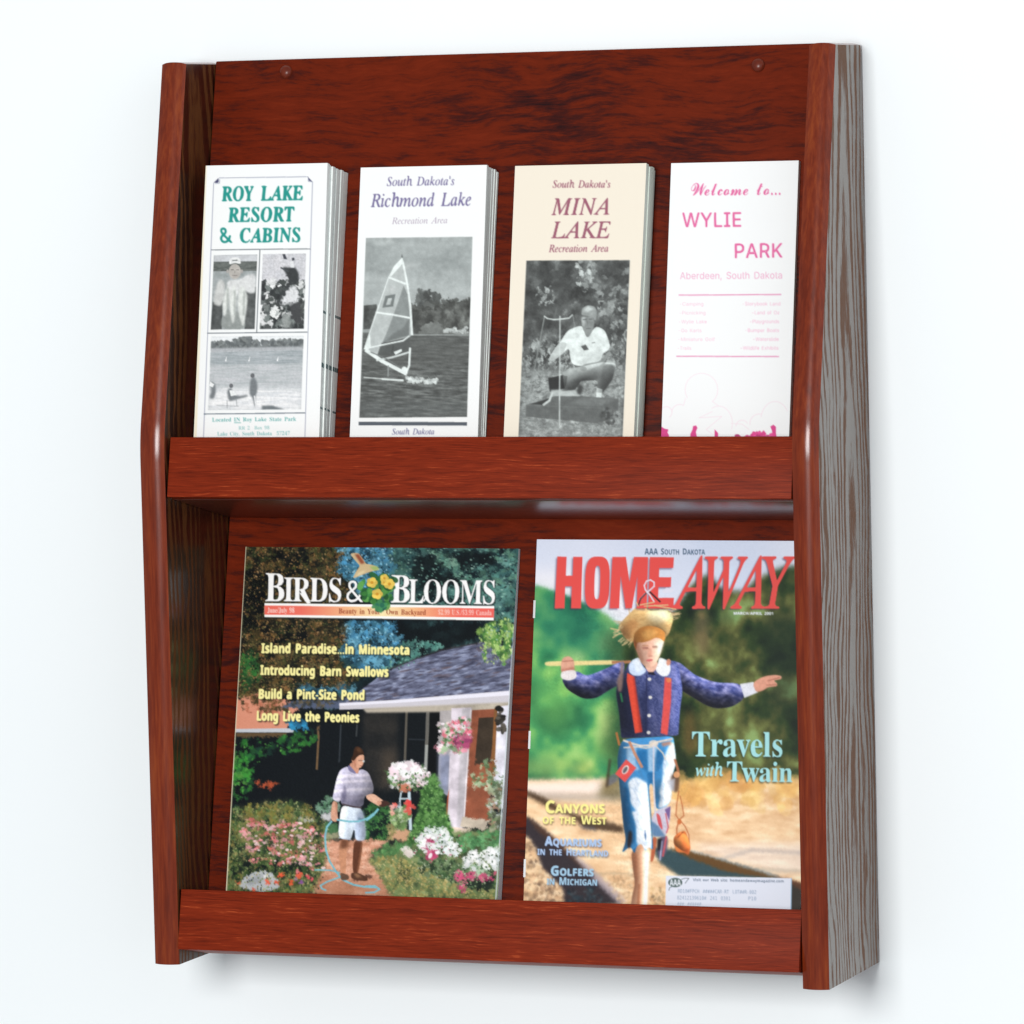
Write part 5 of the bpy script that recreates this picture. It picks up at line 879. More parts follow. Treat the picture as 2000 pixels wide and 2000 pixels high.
    cv.dabs([(740, 1420), (900, 1400), (890, 1590), (750, 1590)], 260, (6, 12), [(40, 84, 46), (20, 44, 36), (58, 108, 56), (12, 26, 26)])
    cv.dabs([(505, 1420), (540, 1380), (600, 1375), (620, 1430), (600, 1480), (520, 1460)], 90, (5, 10), [(116, 150, 128), (86, 128, 96), (150, 176, 160)]); cv.poly([(525, 1460), (580, 1455), (580, 1500), (530, 1492)], (204, 204, 206), soft=2)
    cv.poly([(405, 1480), (480, 1484), (500, 1500), (430, 1500)], (176, 178, 170), soft=2); cv.poly([(545, 1505), (610, 1505), (620, 1560), (545, 1562)], (70, 112, 74), soft=4); cv.poly([(548, 1562), (620, 1556), (620, 1590), (550, 1590)], (150, 150, 120), soft=3)
    # garden on the right
    cv.tex([(770, 1700), (830, 1640), (990, 1580), (1240, 1550), (1480, 1540), (1450, 1900), (900, 1900), (830, 1760)], [(0, (54, 66, 44)), (.5, (104, 122, 78)), (1, (150, 166, 112))], 40, octv=5, soft=6)
    cv.dabs([(790, 1650), (900, 1600), (1000, 1600), (960, 1660), (820, 1690)], 140, (5, 10), [(84, 136, 80), (66, 112, 66), (110, 156, 96)])
    cv.dabs([(775, 1700), (880, 1670), (1060, 1720), (1240, 1830), (1430, 1850), (1430, 1900), (900, 1900), (820, 1760)], 900, (4, 8), [(172, 152, 92), (152, 142, 82), (132, 146, 90), (190, 170, 108), (98, 112, 66)], alpha=.8)
    cv.dabs([(1220, 1570), (1460, 1540), (1450, 1650), (1260, 1650)], 170, (5, 10), [(90, 148, 92), (72, 126, 78), (110, 166, 112)])
    cv.dabs([(1000, 1690), (1200, 1690), (1300, 1740), (1430, 1740), (1420, 1840), (1280, 1840), (1050, 1760)], 420, (5, 10), [(62, 92, 56), (94, 122, 84), (120, 140, 104), (40, 58, 40)]); cv.dabs([(1290, 1790), (1420, 1780), (1410, 1840), (1300, 1845)], 60, (7, 12), [(20, 30, 26), (36, 50, 38)])
    top = [(1098, 1252), (1125, 1260), (1160, 1360), (1178, 1450), (1192, 1500), (1212, 1560), (1190, 1610), (970, 1620), (975, 1560), (1012, 1490), (1036, 1420), (1046, 1340), (1068, 1280)]
    cv.tex(top, [(0, (36, 70, 36)), (.5, (68, 112, 56)), (1, (104, 150, 84))], 24, soft=5); cv.dabs(top, 420, (4, 8), [(92, 142, 70), (54, 96, 46), (112, 158, 92), (40, 74, 40)])
    cv.dabs([(940, 1640), (1000, 1600), (1060, 1530), (1160, 1530), (1200, 1580), (1260, 1650), (1240, 1680), (1120, 1690), (1000, 1690)], 60, (6, 10), [(80, 120, 74), (60, 90, 60)])
    W = [(250, 252, 252), (232, 238, 240), (254, 254, 254), (218, 226, 228)]
    cv.dabs([(1010, 1600), (1060, 1535), (1170, 1535), (1190, 1580), (1250, 1640), (1240, 1672), (1130, 1665), (1080, 1680)], 90, (9, 17), W, asp=(1, 1.5)); cv.dabs([(925, 1660), (970, 1630), (1010, 1650), (990, 1690)], 22, (8, 13), [(226, 214, 206), (244, 236, 230)])
    cv.dabs([(1260, 1700), (1320, 1650), (1370, 1690), (1340, 1740), (1280, 1730)], 38, (8, 15), W); cv.dabs([(1385, 1640), (1440, 1640), (1430, 1730), (1395, 1720)], 26, (8, 14), W); cv.dabs([(1290, 1720), (1380, 1720), (1400, 1780), (1300, 1780)], 50, (5, 9), [(180, 204, 176), (150, 180, 150)])
    M = [(206, 84, 122), (220, 110, 140), (186, 64, 108)]
    for q, n in (([(1060, 1650), (1130, 1650), (1140, 1700), (1070, 1700)], 20), ([(1060, 1600), (1100, 1590), (1110, 1630), (1070, 1640)], 7), ([(1220, 1760), (1320, 1750), (1340, 1790), (1230, 1800)], 30), ([(1240, 1820), (1290, 1825), (1280, 1860), (1250, 1860)], 9), ([(1340, 1760), (1430, 1760), (1420, 1820), (1350, 1810)], 8)): cv.dabs(q, n, (8, 13), M)
    cv.dabs([(1130, 1000), (1280, 960), (1305, 1060), (1270, 1140), (1180, 1150), (1125, 1140), (1150, 1070)], 150, (7, 13), [(242, 204, 212), (232, 150, 168), (120, 160, 110), (150, 176, 140), (250, 236, 240), (226, 110, 130), (84, 120, 76)]); cv.dabs([(1200, 1050), (1290, 1050), (1290, 1110), (1220, 1120)], 45, (7, 12), [(178, 78, 118), (150, 60, 104), (206, 110, 140)])
    cv.dabs([(860, 1270), (880, 1210), (960, 1190), (1040, 1200), (1095, 1260), (1060, 1320), (990, 1345), (900, 1330)], 230, (6, 13), [(84, 124, 74), (56, 88, 54), (246, 230, 236), (252, 246, 250), (236, 190, 202), (112, 146, 94), (250, 250, 252)]); cv.dabs([(890, 1215), (1010, 1185), (1080, 1240), (1020, 1270), (900, 1260)], 60, (8, 15), [(252, 240, 246), (246, 220, 230), (254, 252, 254)])
    cv.poly([(925, 1310), (985, 1305), (990, 1345), (935, 1350)], (196, 122, 94), soft=2); cv.line([(940, 1350), (924, 1480)], 8, (196, 212, 220)); cv.line([(982, 1352), (990, 1540)], 15, (198, 216, 226)); cv.line([(932, 1382), (990, 1382)], 8, (190, 206, 214))
    cv.dabs([(880, 1450), (960, 1420), (990, 1470), (950, 1560), (880, 1560)], 110, (6, 11), [(164, 186, 130), (190, 206, 170), (110, 146, 86), (84, 110, 64)]); cv.dabs([(870, 1420), (1000, 1400), (1010, 1450), (900, 1460)], 18, (9, 14), [(236, 96, 84), (244, 160, 150), (226, 70, 70)])
    cv.poly([(885, 1540), (985, 1545), (970, 1600), (870, 1590)], (206, 160, 126), soft=4); cv.dabs([(875, 1520), (910, 1520), (900, 1590), (880, 1590)], 18, (6, 10), [(160, 150, 100), (130, 120, 80)])
    cv.dabs([(1290, 1270), (1370, 1180), (1410, 1180), (1470, 1260), (1460, 1420), (1390, 1340), (1310, 1330)], 110, (5, 10), [(118, 146, 108), (164, 180, 146), (84, 112, 76), (196, 206, 180)]); cv.dabs([(1390, 1330), (1465, 1300), (1455, 1540), (1400, 1540)], 130, (5, 11), [(120, 140, 100), (150, 160, 130), (90, 100, 76), (190, 200, 190), (170, 130, 110)])
    house = np.clip(cv.mask([(600, 900), (660, 850), (860, 716), (1150, 608), (1390, 556), (1540, 600), (1510, 1180), (1420, 1180), (1300, 1200), (1270, 1545), (1170, 1545), (1150, 1270), (1070, 1240), (1050, 1190), (850, 1180), (600, 1190)], 6)+cv.mask([(60, 1010), (390, 1010), (390, 1046), (60, 1066)])+cv.mask([(480, 1030), (530, 1030), (530, 1240), (480, 1240)])+cv.mask([(900, 1350), (1000, 1350), (1010, 1540), (980, 1550), (975, 1400), (900, 1400)]), 0, 1)
    plants = np.clip(1-house+cv.mask([(1110, 990), (1290, 950), (1320, 1060), (1270, 1160), (1110, 1160)], 6)+cv.mask([(1290, 1170), (1480, 1170), (1480, 1560), (1380, 1560), (1290, 1340)], 6)+cv.mask([(1320, 440), (1540, 420), (1540, 700), (1330, 700)]), 0, 1)
    cv.warp(7, 10, plants, soft=.3); cv.warp(3.5, 5, plants)
    # crisp leaf-sized lights on top
    cv.dabs(tree, 2600, (2.4, 4.6), [(150, 116, 66), (176, 132, 84), (96, 100, 54), (12, 15, 14), (20, 22, 18), (128, 112, 70), (6, 9, 10), (190, 150, 104)], asp=(1, 1.8), alpha=.8)
    cv.dabs([(600, 76), (890, 80), (900, 200), (760, 330), (640, 260)], 260, (3, 5.5), [(132, 192, 220), (176, 216, 230), (30, 60, 76), (80, 150, 190)], asp=(1, 2), alpha=.8); cv.dabs([(640, 460), (900, 465), (940, 560), (870, 620), (700, 690), (640, 650)], 200, (3, 5.5), [(110, 178, 214), (150, 206, 228), (14, 34, 46), (60, 120, 150)], asp=(1, 2), alpha=.8)
    cv.dabs([(860, 80), (1540, 86), (1510, 560), (1380, 560), (1340, 460), (900, 440)], 520, (3, 5.5), [(140, 184, 168), (104, 156, 144), (10, 20, 24), (64, 106, 98), (170, 204, 190)], asp=(1, 2.2), ang=(-.3, .9), alpha=.7); cv.dabs([(970, 585), (1080, 555), (1170, 590), (1060, 640), (1000, 700), (820, 740)], 130, (3, 5.5), [(140, 194, 178), (90, 150, 136), (10, 24, 28)], asp=(1, 2.2), alpha=.8)
    cv.dabs([(1330, 520), (1400, 470), (1525, 440), (1515, 640), (1470, 695), (1370, 680)], 150, (3, 5.5), [(176, 204, 116), (70, 120, 52), (204, 222, 150)], asp=(1.2, 2.4), ang=(.9, 2), alpha=.85)
    cv.dabs(bed, 1300, (2.6, 5), [(160, 172, 112), (120, 142, 78), (20, 34, 28), (186, 180, 128), (60, 86, 46), (142, 124, 70)], asp=(1, 2), ang=(.8, 2.4), alpha=.75); cv.dabs([(100, 1490), (420, 1500), (560, 1560), (540, 1760), (120, 1700)], 90, (4, 7.5), [(246, 190, 196), (240, 150, 160), (252, 222, 224)], asp=(1.2, 2), ang=(-.3, .3))
    cv.dabs([(775, 1700), (880, 1670), (1060, 1720), (1240, 1830), (1430, 1850), (1430, 1900), (900, 1900), (820, 1760)], 700, (2.6, 4.6), [(204, 186, 122), (184, 170, 110), (120, 130, 76), (214, 200, 150)], alpha=.7); cv.dabs([(990, 1690), (1200, 1690), (1300, 1740), (1430, 1740), (1420, 1840), (1280, 1840), (1050, 1760)], 260, (3, 5), [(150, 170, 124), (28, 44, 32), (96, 126, 84), (190, 200, 170)], alpha=.8)
    cv.dabs(top, 330, (2.6, 4.6), [(126, 172, 100), (40, 72, 36), (150, 190, 120)], alpha=.75)
    cv.dabs([(1010, 1600), (1060, 1535), (1170, 1535), (1190, 1580), (1250, 1640), (1240, 1672), (1130, 1665), (1080, 1680)], 40, (6, 11), [(255, 255, 255), (250, 252, 252)]); cv.dabs([(1000, 1560), (1250, 1560), (1260, 1690), (1000, 1690)], 60, (3, 5), [(70, 104, 66), (40, 70, 44), (200, 90, 124)], alpha=.8); cv.dabs([(1260, 1650), (1440, 1640), (1430, 1740), (1270, 1740)], 36, (6, 11), [(255, 255, 255), (246, 250, 250)]); cv.dabs([(1260, 1650), (1440, 1640), (1430, 1740), (1270, 1740)], 30, (3, 5), [(90, 120, 86), (50, 76, 52)])
    cv.dabs([(870, 1260), (900, 1205), (1010, 1185), (1085, 1240), (1080, 1290), (900, 1300)], 50, (5, 9), [(255, 250, 252), (250, 226, 234), (255, 255, 255)]); cv.dabs([(870, 1250), (1085, 1240), (1060, 1330), (900, 1335)], 70, (3, 5.5), [(60, 96, 56), (36, 60, 40), (130, 164, 110)]); cv.dabs([(1130, 1000), (1280, 960), (1300, 1060), (1180, 1150)], 60, (3.5, 6.5), [(252, 226, 232), (90, 130, 84), (244, 170, 186), (60, 96, 60)])
    cv.dabs([(70, 1070), (300, 1060), (500, 1010), (520, 1080), (420, 1140), (260, 1150), (180, 1220), (60, 1500)], 200, (3, 5.5), [(84, 160, 66), (30, 70, 40), (110, 180, 84), (12, 28, 26)], alpha=.75); cv.dabs([(740, 1420), (890, 1400), (880, 1590), (750, 1590)], 120, (3, 5), [(76, 130, 66), (14, 30, 24), (100, 150, 84)], alpha=.8)
    cv.grain(.012); cv.smooth = 2
    # man watering
    cv.frame(*BL)
    hose = (126, 190, 204)
    cv.line([(1210, 1140), (1160, 1200), (1140, 1300), (1150, 1450), (1190, 1570), (1260, 1680), (1330, 1765), (1450, 1820), (1560, 1840), (1700, 1848)], 20, hose); cv.line([(1030, 1662), (1200, 1665), (1300, 1692)], 15, hose); cv.line([(1310, 1735), (1160, 1790), (1092, 1830), (1105, 1862), (1150, 1880)], 17, hose)
    cv.poly([(1310, 1330), (1402, 1335), (1372, 1480), (1366, 1690), (1330, 1722), (1308, 1660), (1288, 1480)], (206, 146, 112)); cv.poly([(1310, 1330), (1402, 1335), (1380, 1430), (1300, 1430)], (96, 58, 40), .85, soft=14)
    cv.poly([(1455, 1342), (1552, 1342), (1532, 1520), (1500, 1700), (1440, 1700), (1440, 1500)], (96, 56, 38)); cv.poly([(1540, 1360), (1552, 1342), (1532, 1520), (1505, 1690), (1490, 1690), (1520, 1500)], (190, 130, 96), .8, soft=5)
    cv.poly([(1306, 1690), (1350, 1700), (1402, 1722), (1398, 1768), (1310, 1775)], (104, 78, 62)); cv.poly([(1420, 1690), (1500, 1690), (1600, 1740), (1604, 1782), (1500, 1775), (1424, 1752)], (84, 54, 40)); cv.poly([(1450, 1700), (1500, 1700), (1540, 1740), (1480, 1745)], (176, 130, 96), .7, soft=4)
    cv.poly([(1322, 968), (1440, 985), (1545, 998), (1592, 1340), (1470, 1348), (1462, 1232), (1446, 1232), (1420, 1342), (1282, 1322), (1298, 1100)], (222, 234, 248)); cv.poly([(1480, 1060), (1555, 1000), (1592, 1340), (1470, 1348), (1462, 1232)], (186, 200, 228), .8, soft=12); cv.line([(1290, 1315), (1420, 1335)], 8, (190, 204, 226)); cv.line([(1500, 1110), (1560, 1130)], 26, (110, 140, 160), .8, soft=4)
    sh = [(1384, 545), (1320, 575), (1290, 610), (1262, 690), (1232, 830), (1218, 900), (1285, 938), (1308, 905), (1318, 955), (1440, 992), (1555, 975), (1562, 870), (1595, 862), (1660, 835), (1665, 760), (1610, 610), (1530, 572), (1470, 625)]
    cv.poly(sh, (172, 168, 188)); m = cv.mask(sh)
    for y in (640, 700, 790, 880): 
        cv.put(m*cv.mask([(1220, y+14), (1440, y-6), (1660, y-12), (1660, y+14), (1440, y+22), (1220, y+42)], 4), (222, 214, 226), .8)
    for x in (1300, 1370, 1440, 1510, 1590): cv.put(m*cv.mask([(x, 560), (x+14, 560), (x+4, 990), (x-10, 990)], 4), (200, 194, 210), .5)
    cv.put(m*cv.mask([(1318, 955), (1330, 820), (1370, 880), (1560, 830), (1560, 980), (1440, 1000)], 16), (120, 116, 142), .6); cv.put(m*cv.mask([(1300, 905), (1340, 800), (1350, 720), (1380, 860), (1330, 960)], 9), (88, 84, 112), .6); cv.line([(1330, 955), (1450, 985), (1530, 992)], 18, (86, 72, 78))
    cv.poly([(1222, 915), (1275, 935), (1272, 1060), (1284, 1120), (1255, 1148), (1210, 1132), (1200, 1060)], (218, 164, 138)); cv.poly([(1250, 930), (1275, 935), (1272, 1060), (1260, 1060)], (160, 104, 84), .7, soft=4)
    cv.vol(sh, 60, .4, 150); cv.vol([(1322, 968), (1440, 985), (1545, 998), (1592, 1340), (1470, 1348), (1462, 1232), (1446, 1232), (1420, 1342), (1282, 1322), (1298, 1100)], 40, .3, 170)
    cv.line([(1270, 1122), (1400, 1142), (1500, 1140), (1600, 1108), (1665, 1055)], 20, hose)
    cv.poly([(1400, 530), (1440, 500), (1510, 560), (1500, 625), (1470, 625), (1420, 580)], (208, 150, 124)); cv.poly([(1384, 545), (1405, 535), (1480, 622), (1460, 630), (1390, 590)], (128, 122, 158))
    cv.poly([(1424, 470), (1470, 440), (1540, 420), (1562, 430), (1560, 480), (1552, 522), (1520, 568), (1480, 560), (1440, 520)], (220, 166, 138)); cv.poly([(1430, 480), (1470, 450), (1480, 560), (1440, 520)], (176, 112, 88), .7, soft=6); cv.line([(1500, 486), (1562, 486)], 7, (120, 90, 80)); cv.ell(1556, 492, 12, 12, (226, 236, 236), .8); cv.line([(1520, 540), (1545, 538)], 6, (170, 100, 90))
    cv.poly([(1418, 462), (1440, 440), (1450, 365), (1470, 335), (1505, 332), (1545, 370), (1566, 420), (1520, 420), (1480, 452), (1450, 490), (1430, 480)], (58, 36, 24)); cv.poly([(1470, 350), (1510, 345), (1545, 385), (1500, 400)], (104, 70, 46), .7, soft=8)
    cv.frame(*BR)
    cv.line([(-10, 1095), (60, 1040), (110, 980)], 22, hose); cv.line([(-20, 1782), (80, 1782), (128, 1815), (70, 1848), (-20, 1852)], 17, hose)
    cv.poly([(-20, 835), (60, 815), (150, 880), (215, 930), (150, 960), (100, 940), (-10, 875)], (228, 180, 154)); cv.poly([(110, 905), (180, 885), (240, 915), (228, 935), (160, 960), (120, 950)], (70, 44, 38)); cv.ell(120, 915, 26, 22, (214, 156, 130))
    cv.poly([(240, 920), (330, 945), (360, 1000), (280, 1010)], (220, 232, 236), .35, soft=10)
    cv.frame(*A); cv.mottle(8, .08, cv.mask([(500, 1120), (860, 1120), (860, 1840), (500, 1840)], 10)); cv.mottle(60, .14, cv.mask([(1120, 900), (1500, 890), (1480, 1540), (1160, 1540)], 4))
    # masthead
    cv.C = cv.C*.85+blur(cv.C, 1)*.15; cv.frame(*TL); W = (252, 252, 252); sd = ((9, 9), (8, 10, 14), .75)
    cv.poly([(1348, 118), (1440, 112), (1478, 160), (1524, 236), (1560, 236), (1640, 260), (1668, 300), (1600, 310), (1540, 330), (1470, 356), (1376, 396), (1420, 310), (1462, 256), (1410, 200)], (208, 184, 142), soft=2); cv.poly([(1400, 128), (1446, 126), (1512, 225), (1470, 236)], (150, 80, 56), soft=4); cv.poly([(1560, 262), (1640, 258), (1672, 292), (1610, 308)], (160, 186, 108), soft=3); cv.poly([(1440, 330), (1520, 300), (1500, 330), (1410, 376)], (232, 214, 170), soft=3)
    cv.text('B', 'SB', (436, 636), (640, 640), 306, W, shadow=sd); cv.text('IRDS', 'SB', (636, 636), (1256, 646), 258, W, shadow=sd, xs=-30); cv.poly([(800, 540), (850, 560), (930, 660), (890, 664)], W); cv.text('&', 'SB', (1312, 646), (1494, 648), 218, W, shadow=sd)
    cv.frame(*TR)
    cv.text('B', 'SB', (192, 655), (394, 660), 300, W, shadow=sd); cv.text('LOOMS', 'SB', (382, 660), (1308, 676), 256, W, shadow=sd, xs=-30); cv.line([(545, 640), (575, 590)], 14, W)
    cv.frame(*A); cv.smooth = 0
    band = cv.mask([(232, 368), (1418, 386), (1416, 460), (231, 440)]); cv.put(cv.mask([(234, 376), (1420, 394), (1418, 470), (233, 450)], 3), (8, 12, 16), .5); cv.put(band, (253, 253, 251))
    u = cv.XX/cv.w; g = cv.ramp(u, [(0, (236, 104, 88)), (.22, (238, 116, 100)), (.4, (246, 190, 140)), (.52, (250, 232, 180)), (.64, (246, 186, 136)), (.8, (238, 110, 96)), (1, (234, 98, 92))]); cv.put(cv.mask([(232, 380), (1418, 398), (1416, 447), (231, 428)]), g*255/255)
    cv.text('June/July 98', 'SB', (246, 417), (386, 418), 26, (255, 230, 224)); cv.text('Beauty in Your  Own Backyard', 'SB', (616, 423), (1066, 432), 27, (150, 66, 44)); cv.text('$2.99 U.S./$3.99 Canada', 'SB', (1130, 430), (1404, 434), 26, (255, 226, 220), .85)
    cv.dabs([(730, 250), (830, 220), (905, 240), (900, 330), (860, 400), (830, 380), (760, 360), (720, 310)], 90, (9, 16), [(64, 132, 62), (40, 96, 52), (96, 160, 80)])
    for x, y, r in ((788, 262, 28), (852, 240, 22), (878, 270, 28), (815, 322, 28), (850, 262, 16)):
        for t in range(5): cv.ell(x+r*.5*np.cos(t*1.26), y+r*.5*np.sin(t*1.26), r*.55, r*.5, np.array((240, 206, 96))*cv.rng.uniform(.88, 1.05))
        cv.ell(x, y, r*.3, r*.28, (206, 150, 50))
    cv.dabs([(800, 365), (850, 355), (850, 400), (815, 408)], 26, (8, 13), [(70, 140, 90), (40, 100, 80)])
    cv.line([(133, 66), (26, 1960)], 7, (214, 206, 176)); cv.line([(1546, 80), (1428, 1960)], 5, (206, 214, 220))
    Y = (250, 241, 164); ys = ((5, 6), (12, 12, 10), .8)
    cv.text('Island Paradise...in Minnesota', 'SSB', (215, 627), (980, 638), 50, Y, bold=.8, shadow=ys); cv.text('Introducing Barn Swallows', 'SSB', (210, 741), (873, 752), 50, Y, bold=.8, shadow=ys); cv.text('Build a Pint-Size Pond', 'SSB', (202, 865), (748, 872), 50, Y, bold=.8, shadow=ys); cv.text('Long Live the Peonies', 'SSB', (192, 978), (722, 988), 50, Y, bold=.8, shadow=ys)
def paint_travel(cv):
    X = (1010, 1040, .38822); S = .18116; Tp = (1150, 1130, S); Bt = (1150, 1430, S); BL = (1010, 1500, .14493); LB = (1280, 1650, .15528)
    cv.frame(*X)
    cv.put(np.ones((cv.h, cv.w)), (194, 193, 216))
    cv.tex([(60, 20), (1700, 20), (1700, 520), (60, 520)], [(0, (184, 188, 214)), (1, (202, 200, 220))], 400, octv=2); cv.poly([(90, 200), (600, 200), (560, 500), (300, 420), (90, 330)], (218, 210, 222), .8, soft=40)
    cv.tex([(80, 265), (150, 282), (230, 310), (330, 352), (430, 402), (520, 470), (600, 520), (600, 1250), (50, 1250)], [(0, (30, 88, 66)), (.4, (60, 130, 88)), (.65, (112, 166, 98)), (1, (170, 196, 124))], 150, octv=3, soft=7)
    cv.poly([(90, 290), (420, 400), (520, 500), (520, 720), (90, 560)], (42, 108, 92), .55, soft=40); cv.poly([(430, 500), (600, 520), (560, 1240), (420, 1100), (480, 800)], (44, 64, 44), .7, soft=36); cv.ell(190, 860, 110, 170, (128, 176, 92), .5, soft=60); cv.ell(160, 1180, 120, 60, (150, 170, 100), .6, soft=30); cv.ell(330, 1190, 60, 50, (190, 160, 90), .35, soft=26)
    cv.tex([(540, 470), (620, 420), (770, 420), (880, 260), (960, 210), (1040, 290), (1140, 300), (1200, 240), (1300, 190), (1360, 170), (1700, 190), (1700, 1290), (520, 1290)], [(0, (20, 34, 26)), (.4, (46, 62, 36)), (.6, (76, 78, 46)), (.8, (104, 108, 64)), (1, (130, 150, 98))], 110, 130, octv=4, soft=12)
    cv.ell(930, 500, 40, 130, (132, 104, 84), .5, soft=20); cv.poly([(1240, 400), (1420, 420), (1420, 900), (1250, 880)], (28, 42, 34), .5, soft=40); cv.ell(870, 1010, 40, 120, (104, 76, 44), .6, soft=20); cv.ell(1060, 420, 60, 40, (84, 110, 74), .5, soft=20); cv.ell(1060, 220, 50, 50, (190, 200, 226), .8, soft=16)
    # ground and railway track
    cv.tex([(40, 1245), (520, 1240), (800, 1250), (1700, 1240), (1700, 2000), (20, 2000)], [(0, (204, 160, 126)), (.5, (224, 186, 154)), (1, (240, 212, 188))], 90, 26, octv=5, soft=9)
    cv.poly([(50, 1262), (440, 1250), (430, 1320), (50, 1325)], (230, 206, 200), soft=12); cv.poly([(50, 1310), (400, 1320), (520, 1300), (520, 1350), (140, 1350)], (150, 136, 136), .7, soft=12); cv.poly([(400, 1330), (440, 1240), (540, 1200), (540, 1350)], (92, 84, 56), .7, soft=18)
    cv.dabs([(800, 1240), (1420, 1210), (1420, 1380), (800, 1400)], 60, (16, 42), [(236, 190, 120), (222, 170, 100), (206, 146, 90), (244, 206, 150)], alpha=.4)
    cv.put(blur(cv.mask([(800, 1250), (1700, 1240), (1700, 1400), (800, 1420)], 20), 4)*cv.noise(60, 40, octv=3), (176, 120, 66), .5)
    cv.tex([(860, 1570), (1700, 1560), (1700, 1720), (1300, 1720), (960, 1620)], [(0, (206, 178, 166)), (1, (234, 210, 198))], 120, 16, soft=20); cv.line([(1000, 1655), (1180, 1600), (1420, 1615), (1700, 1625)], 14, (150, 140, 146), .6, soft=6); cv.line([(1150, 1715), (1240, 1700), (1420, 1705)], 10, (150, 150, 146), .6, soft=5)
    cv.frame(*BL)
    dk = (44, 38, 46)
    cv.poly([(130, 300), (260, 350), (420, 430), (620, 560), (820, 640), (1080, 690), (1430, 790), (1440, 880), (1180, 850), (1040, 830), (900, 800), (700, 640), (520, 590), (330, 480), (150, 390)], (66, 48, 36), .9, soft=16); cv.poly([(820, 760), (1060, 800), (1080, 850), (900, 830)], (60, 62, 76), .7, soft=18)
    cv.poly([(110, 640), (240, 720), (420, 870), (560, 1010), (700, 1130), (900, 1320), (1120, 1530), (1420, 1830), (640, 1900), (620, 1640), (480, 1480), (340, 1350), (260, 1100), (170, 950), (100, 900)], dk, .95, soft=20)
    cv.poly([(130, 650), (420, 880), (700, 1140), (1000, 1430), (900, 1370), (560, 1080), (250, 820)], (92, 58, 40), .6, soft=14)
    cv.poly([(720, 1130), (900, 1260), (1150, 1470), (1480, 1800), (1380, 1850), (1080, 1560), (880, 1340)], (166, 150, 162), .75, soft=18)
    cv.dabs([(60, 950), (180, 1000), (330, 1400), (620, 1620), (600, 1860), (40, 1860)], 700, (12, 26), [(224, 186, 152), (150, 118, 96), (198, 156, 128), (110, 86, 74), (238, 206, 176), (176, 140, 112)], asp=(1, 1.8), alpha=.6)
    cv.dabs([(640, 1660), (1050, 1600), (1200, 1850), (620, 1880)], 110, (12, 26), [(40, 60, 72), (26, 34, 44), (70, 84, 92)], alpha=.5)
    cv.dabs([(1150, 1480), (1580, 1450), (1560, 1860), (1430, 1860)], 150, (9, 20), [(206, 164, 128), (240, 210, 180), (150, 120, 96)], alpha=.5); cv.line([(1020, 1440), (1300, 1420), (1580, 1440)], 18, (150, 140, 124), .6, soft=8)
    cv.frame(*LB)
    cv.poly([(-40, 40), (200, 60), (450, 100), (800, 190), (1200, 300), (1560, 420), (1300, 440), (300, 400), (60, 230)], (44, 66, 76), .95, soft=14); cv.poly([(160, 40), (460, 90), (800, 190), (1050, 262), (1400, 368), (1600, 425), (1250, 400), (900, 345), (500, 200)], (98, 66, 34), .95, soft=9)
    cv.line([(440, 78), (700, 150), (1040, 258), (1420, 370), (1850, 520)], 18, (136, 150, 170), .7, soft=8); cv.poly([(1480, 415), (1900, 520), (1900, 900), (1640, 900)], (40, 36, 34), .95, soft=12); cv.poly([(1500, 400), (1700, 440), (1900, 500), (1900, 620), (1700, 500)], (88, 52, 34), .9, soft=12)
    cv.dabs([(-60, 540), (130, 540), (120, 800), (-60, 800)], 60, (10, 20), [(236, 196, 150), (186, 140, 104), (120, 100, 80)], alpha=.6)
    cv.warp(12, 14, soft=.5)
    cv.C = np.clip((cv.C-.42)*1.16+.46, 0, 1)*np.array([.99, 1.02, .985]); cv.grain(.01); cv.smooth = 2
    # boy in straw hat
    cv.frame(*X)
    nv = (42, 52, 102)
    armL = [(545, 648), (500, 660), (440, 690), (350, 725), (298, 694), (222, 735), (250, 790), (330, 838), (400, 836), (470, 790), (530, 760)]
    armR = [(760, 655), (815, 652), (860, 690), (900, 722), (1000, 758), (1128, 760), (1148, 835), (1080, 882), (980, 888), (850, 810), (805, 780)]
    cv.poly([(140, 650), (280, 648), (500, 643), (545, 655), (500, 665), (280, 670), (142, 674)], (236, 216, 150)); cv.line([(480, 655), (570, 652)], 14, (176, 120, 84))
    cv.poly([(220, 660), (232, 630), (262, 622), (286, 640), (290, 690), (250, 712), (222, 706)], (222, 166, 142)); cv.line([(228, 650), (284, 646)], 6, (180, 120, 100)); cv.poly([(222, 690), (290, 676), (292, 705), (230, 716)], (182, 110, 92), .7, soft=4)
    for q in (armL, armR):
        cv.poly(q, nv); m = cv.mask(q)
        cv.put(m*cv.noise(34, 12, ang=.4), (158, 154, 188), .75); cv.put(m*cv.noise(26, 14, ang=-.5)**2, (18, 22, 60), .75)
    for g_ in (armL, armR): cv.vol(g_, 34, .75, 70)
    cv.poly([(222, 700), (295, 690), (302, 732), (262, 748), (220, 735)], (234, 226, 226))
    cv.poly([(1122, 764), (1190, 754), (1212, 806), (1144, 834)], (228, 230, 240)); cv.poly([(1186, 762), (1212, 740), (1250, 724), (1300, 718), (1332, 724), (1330, 740), (1290, 746), (1310, 762), (1308, 776), (1262, 780), (1236, 798), (1202, 806)], (228, 162, 138)); cv.line([(1262, 748), (1322, 732)], 5, (176, 110, 92)); cv.line([(1256, 770), (1306, 768)], 5, (176, 110, 92))
    cv.frame(*Tp)
    tor = [(400, 990), (430, 915), (540, 870), (640, 1010), (740, 930), (800, 870), (880, 885), (960, 900), (1016, 1200), (985, 1400), (970, 1640), (966, 1692), (900, 1700), (620, 1712), (420, 1722), (352, 1722), (346, 1660), (330, 1450), (290, 1230), (330, 1060)]
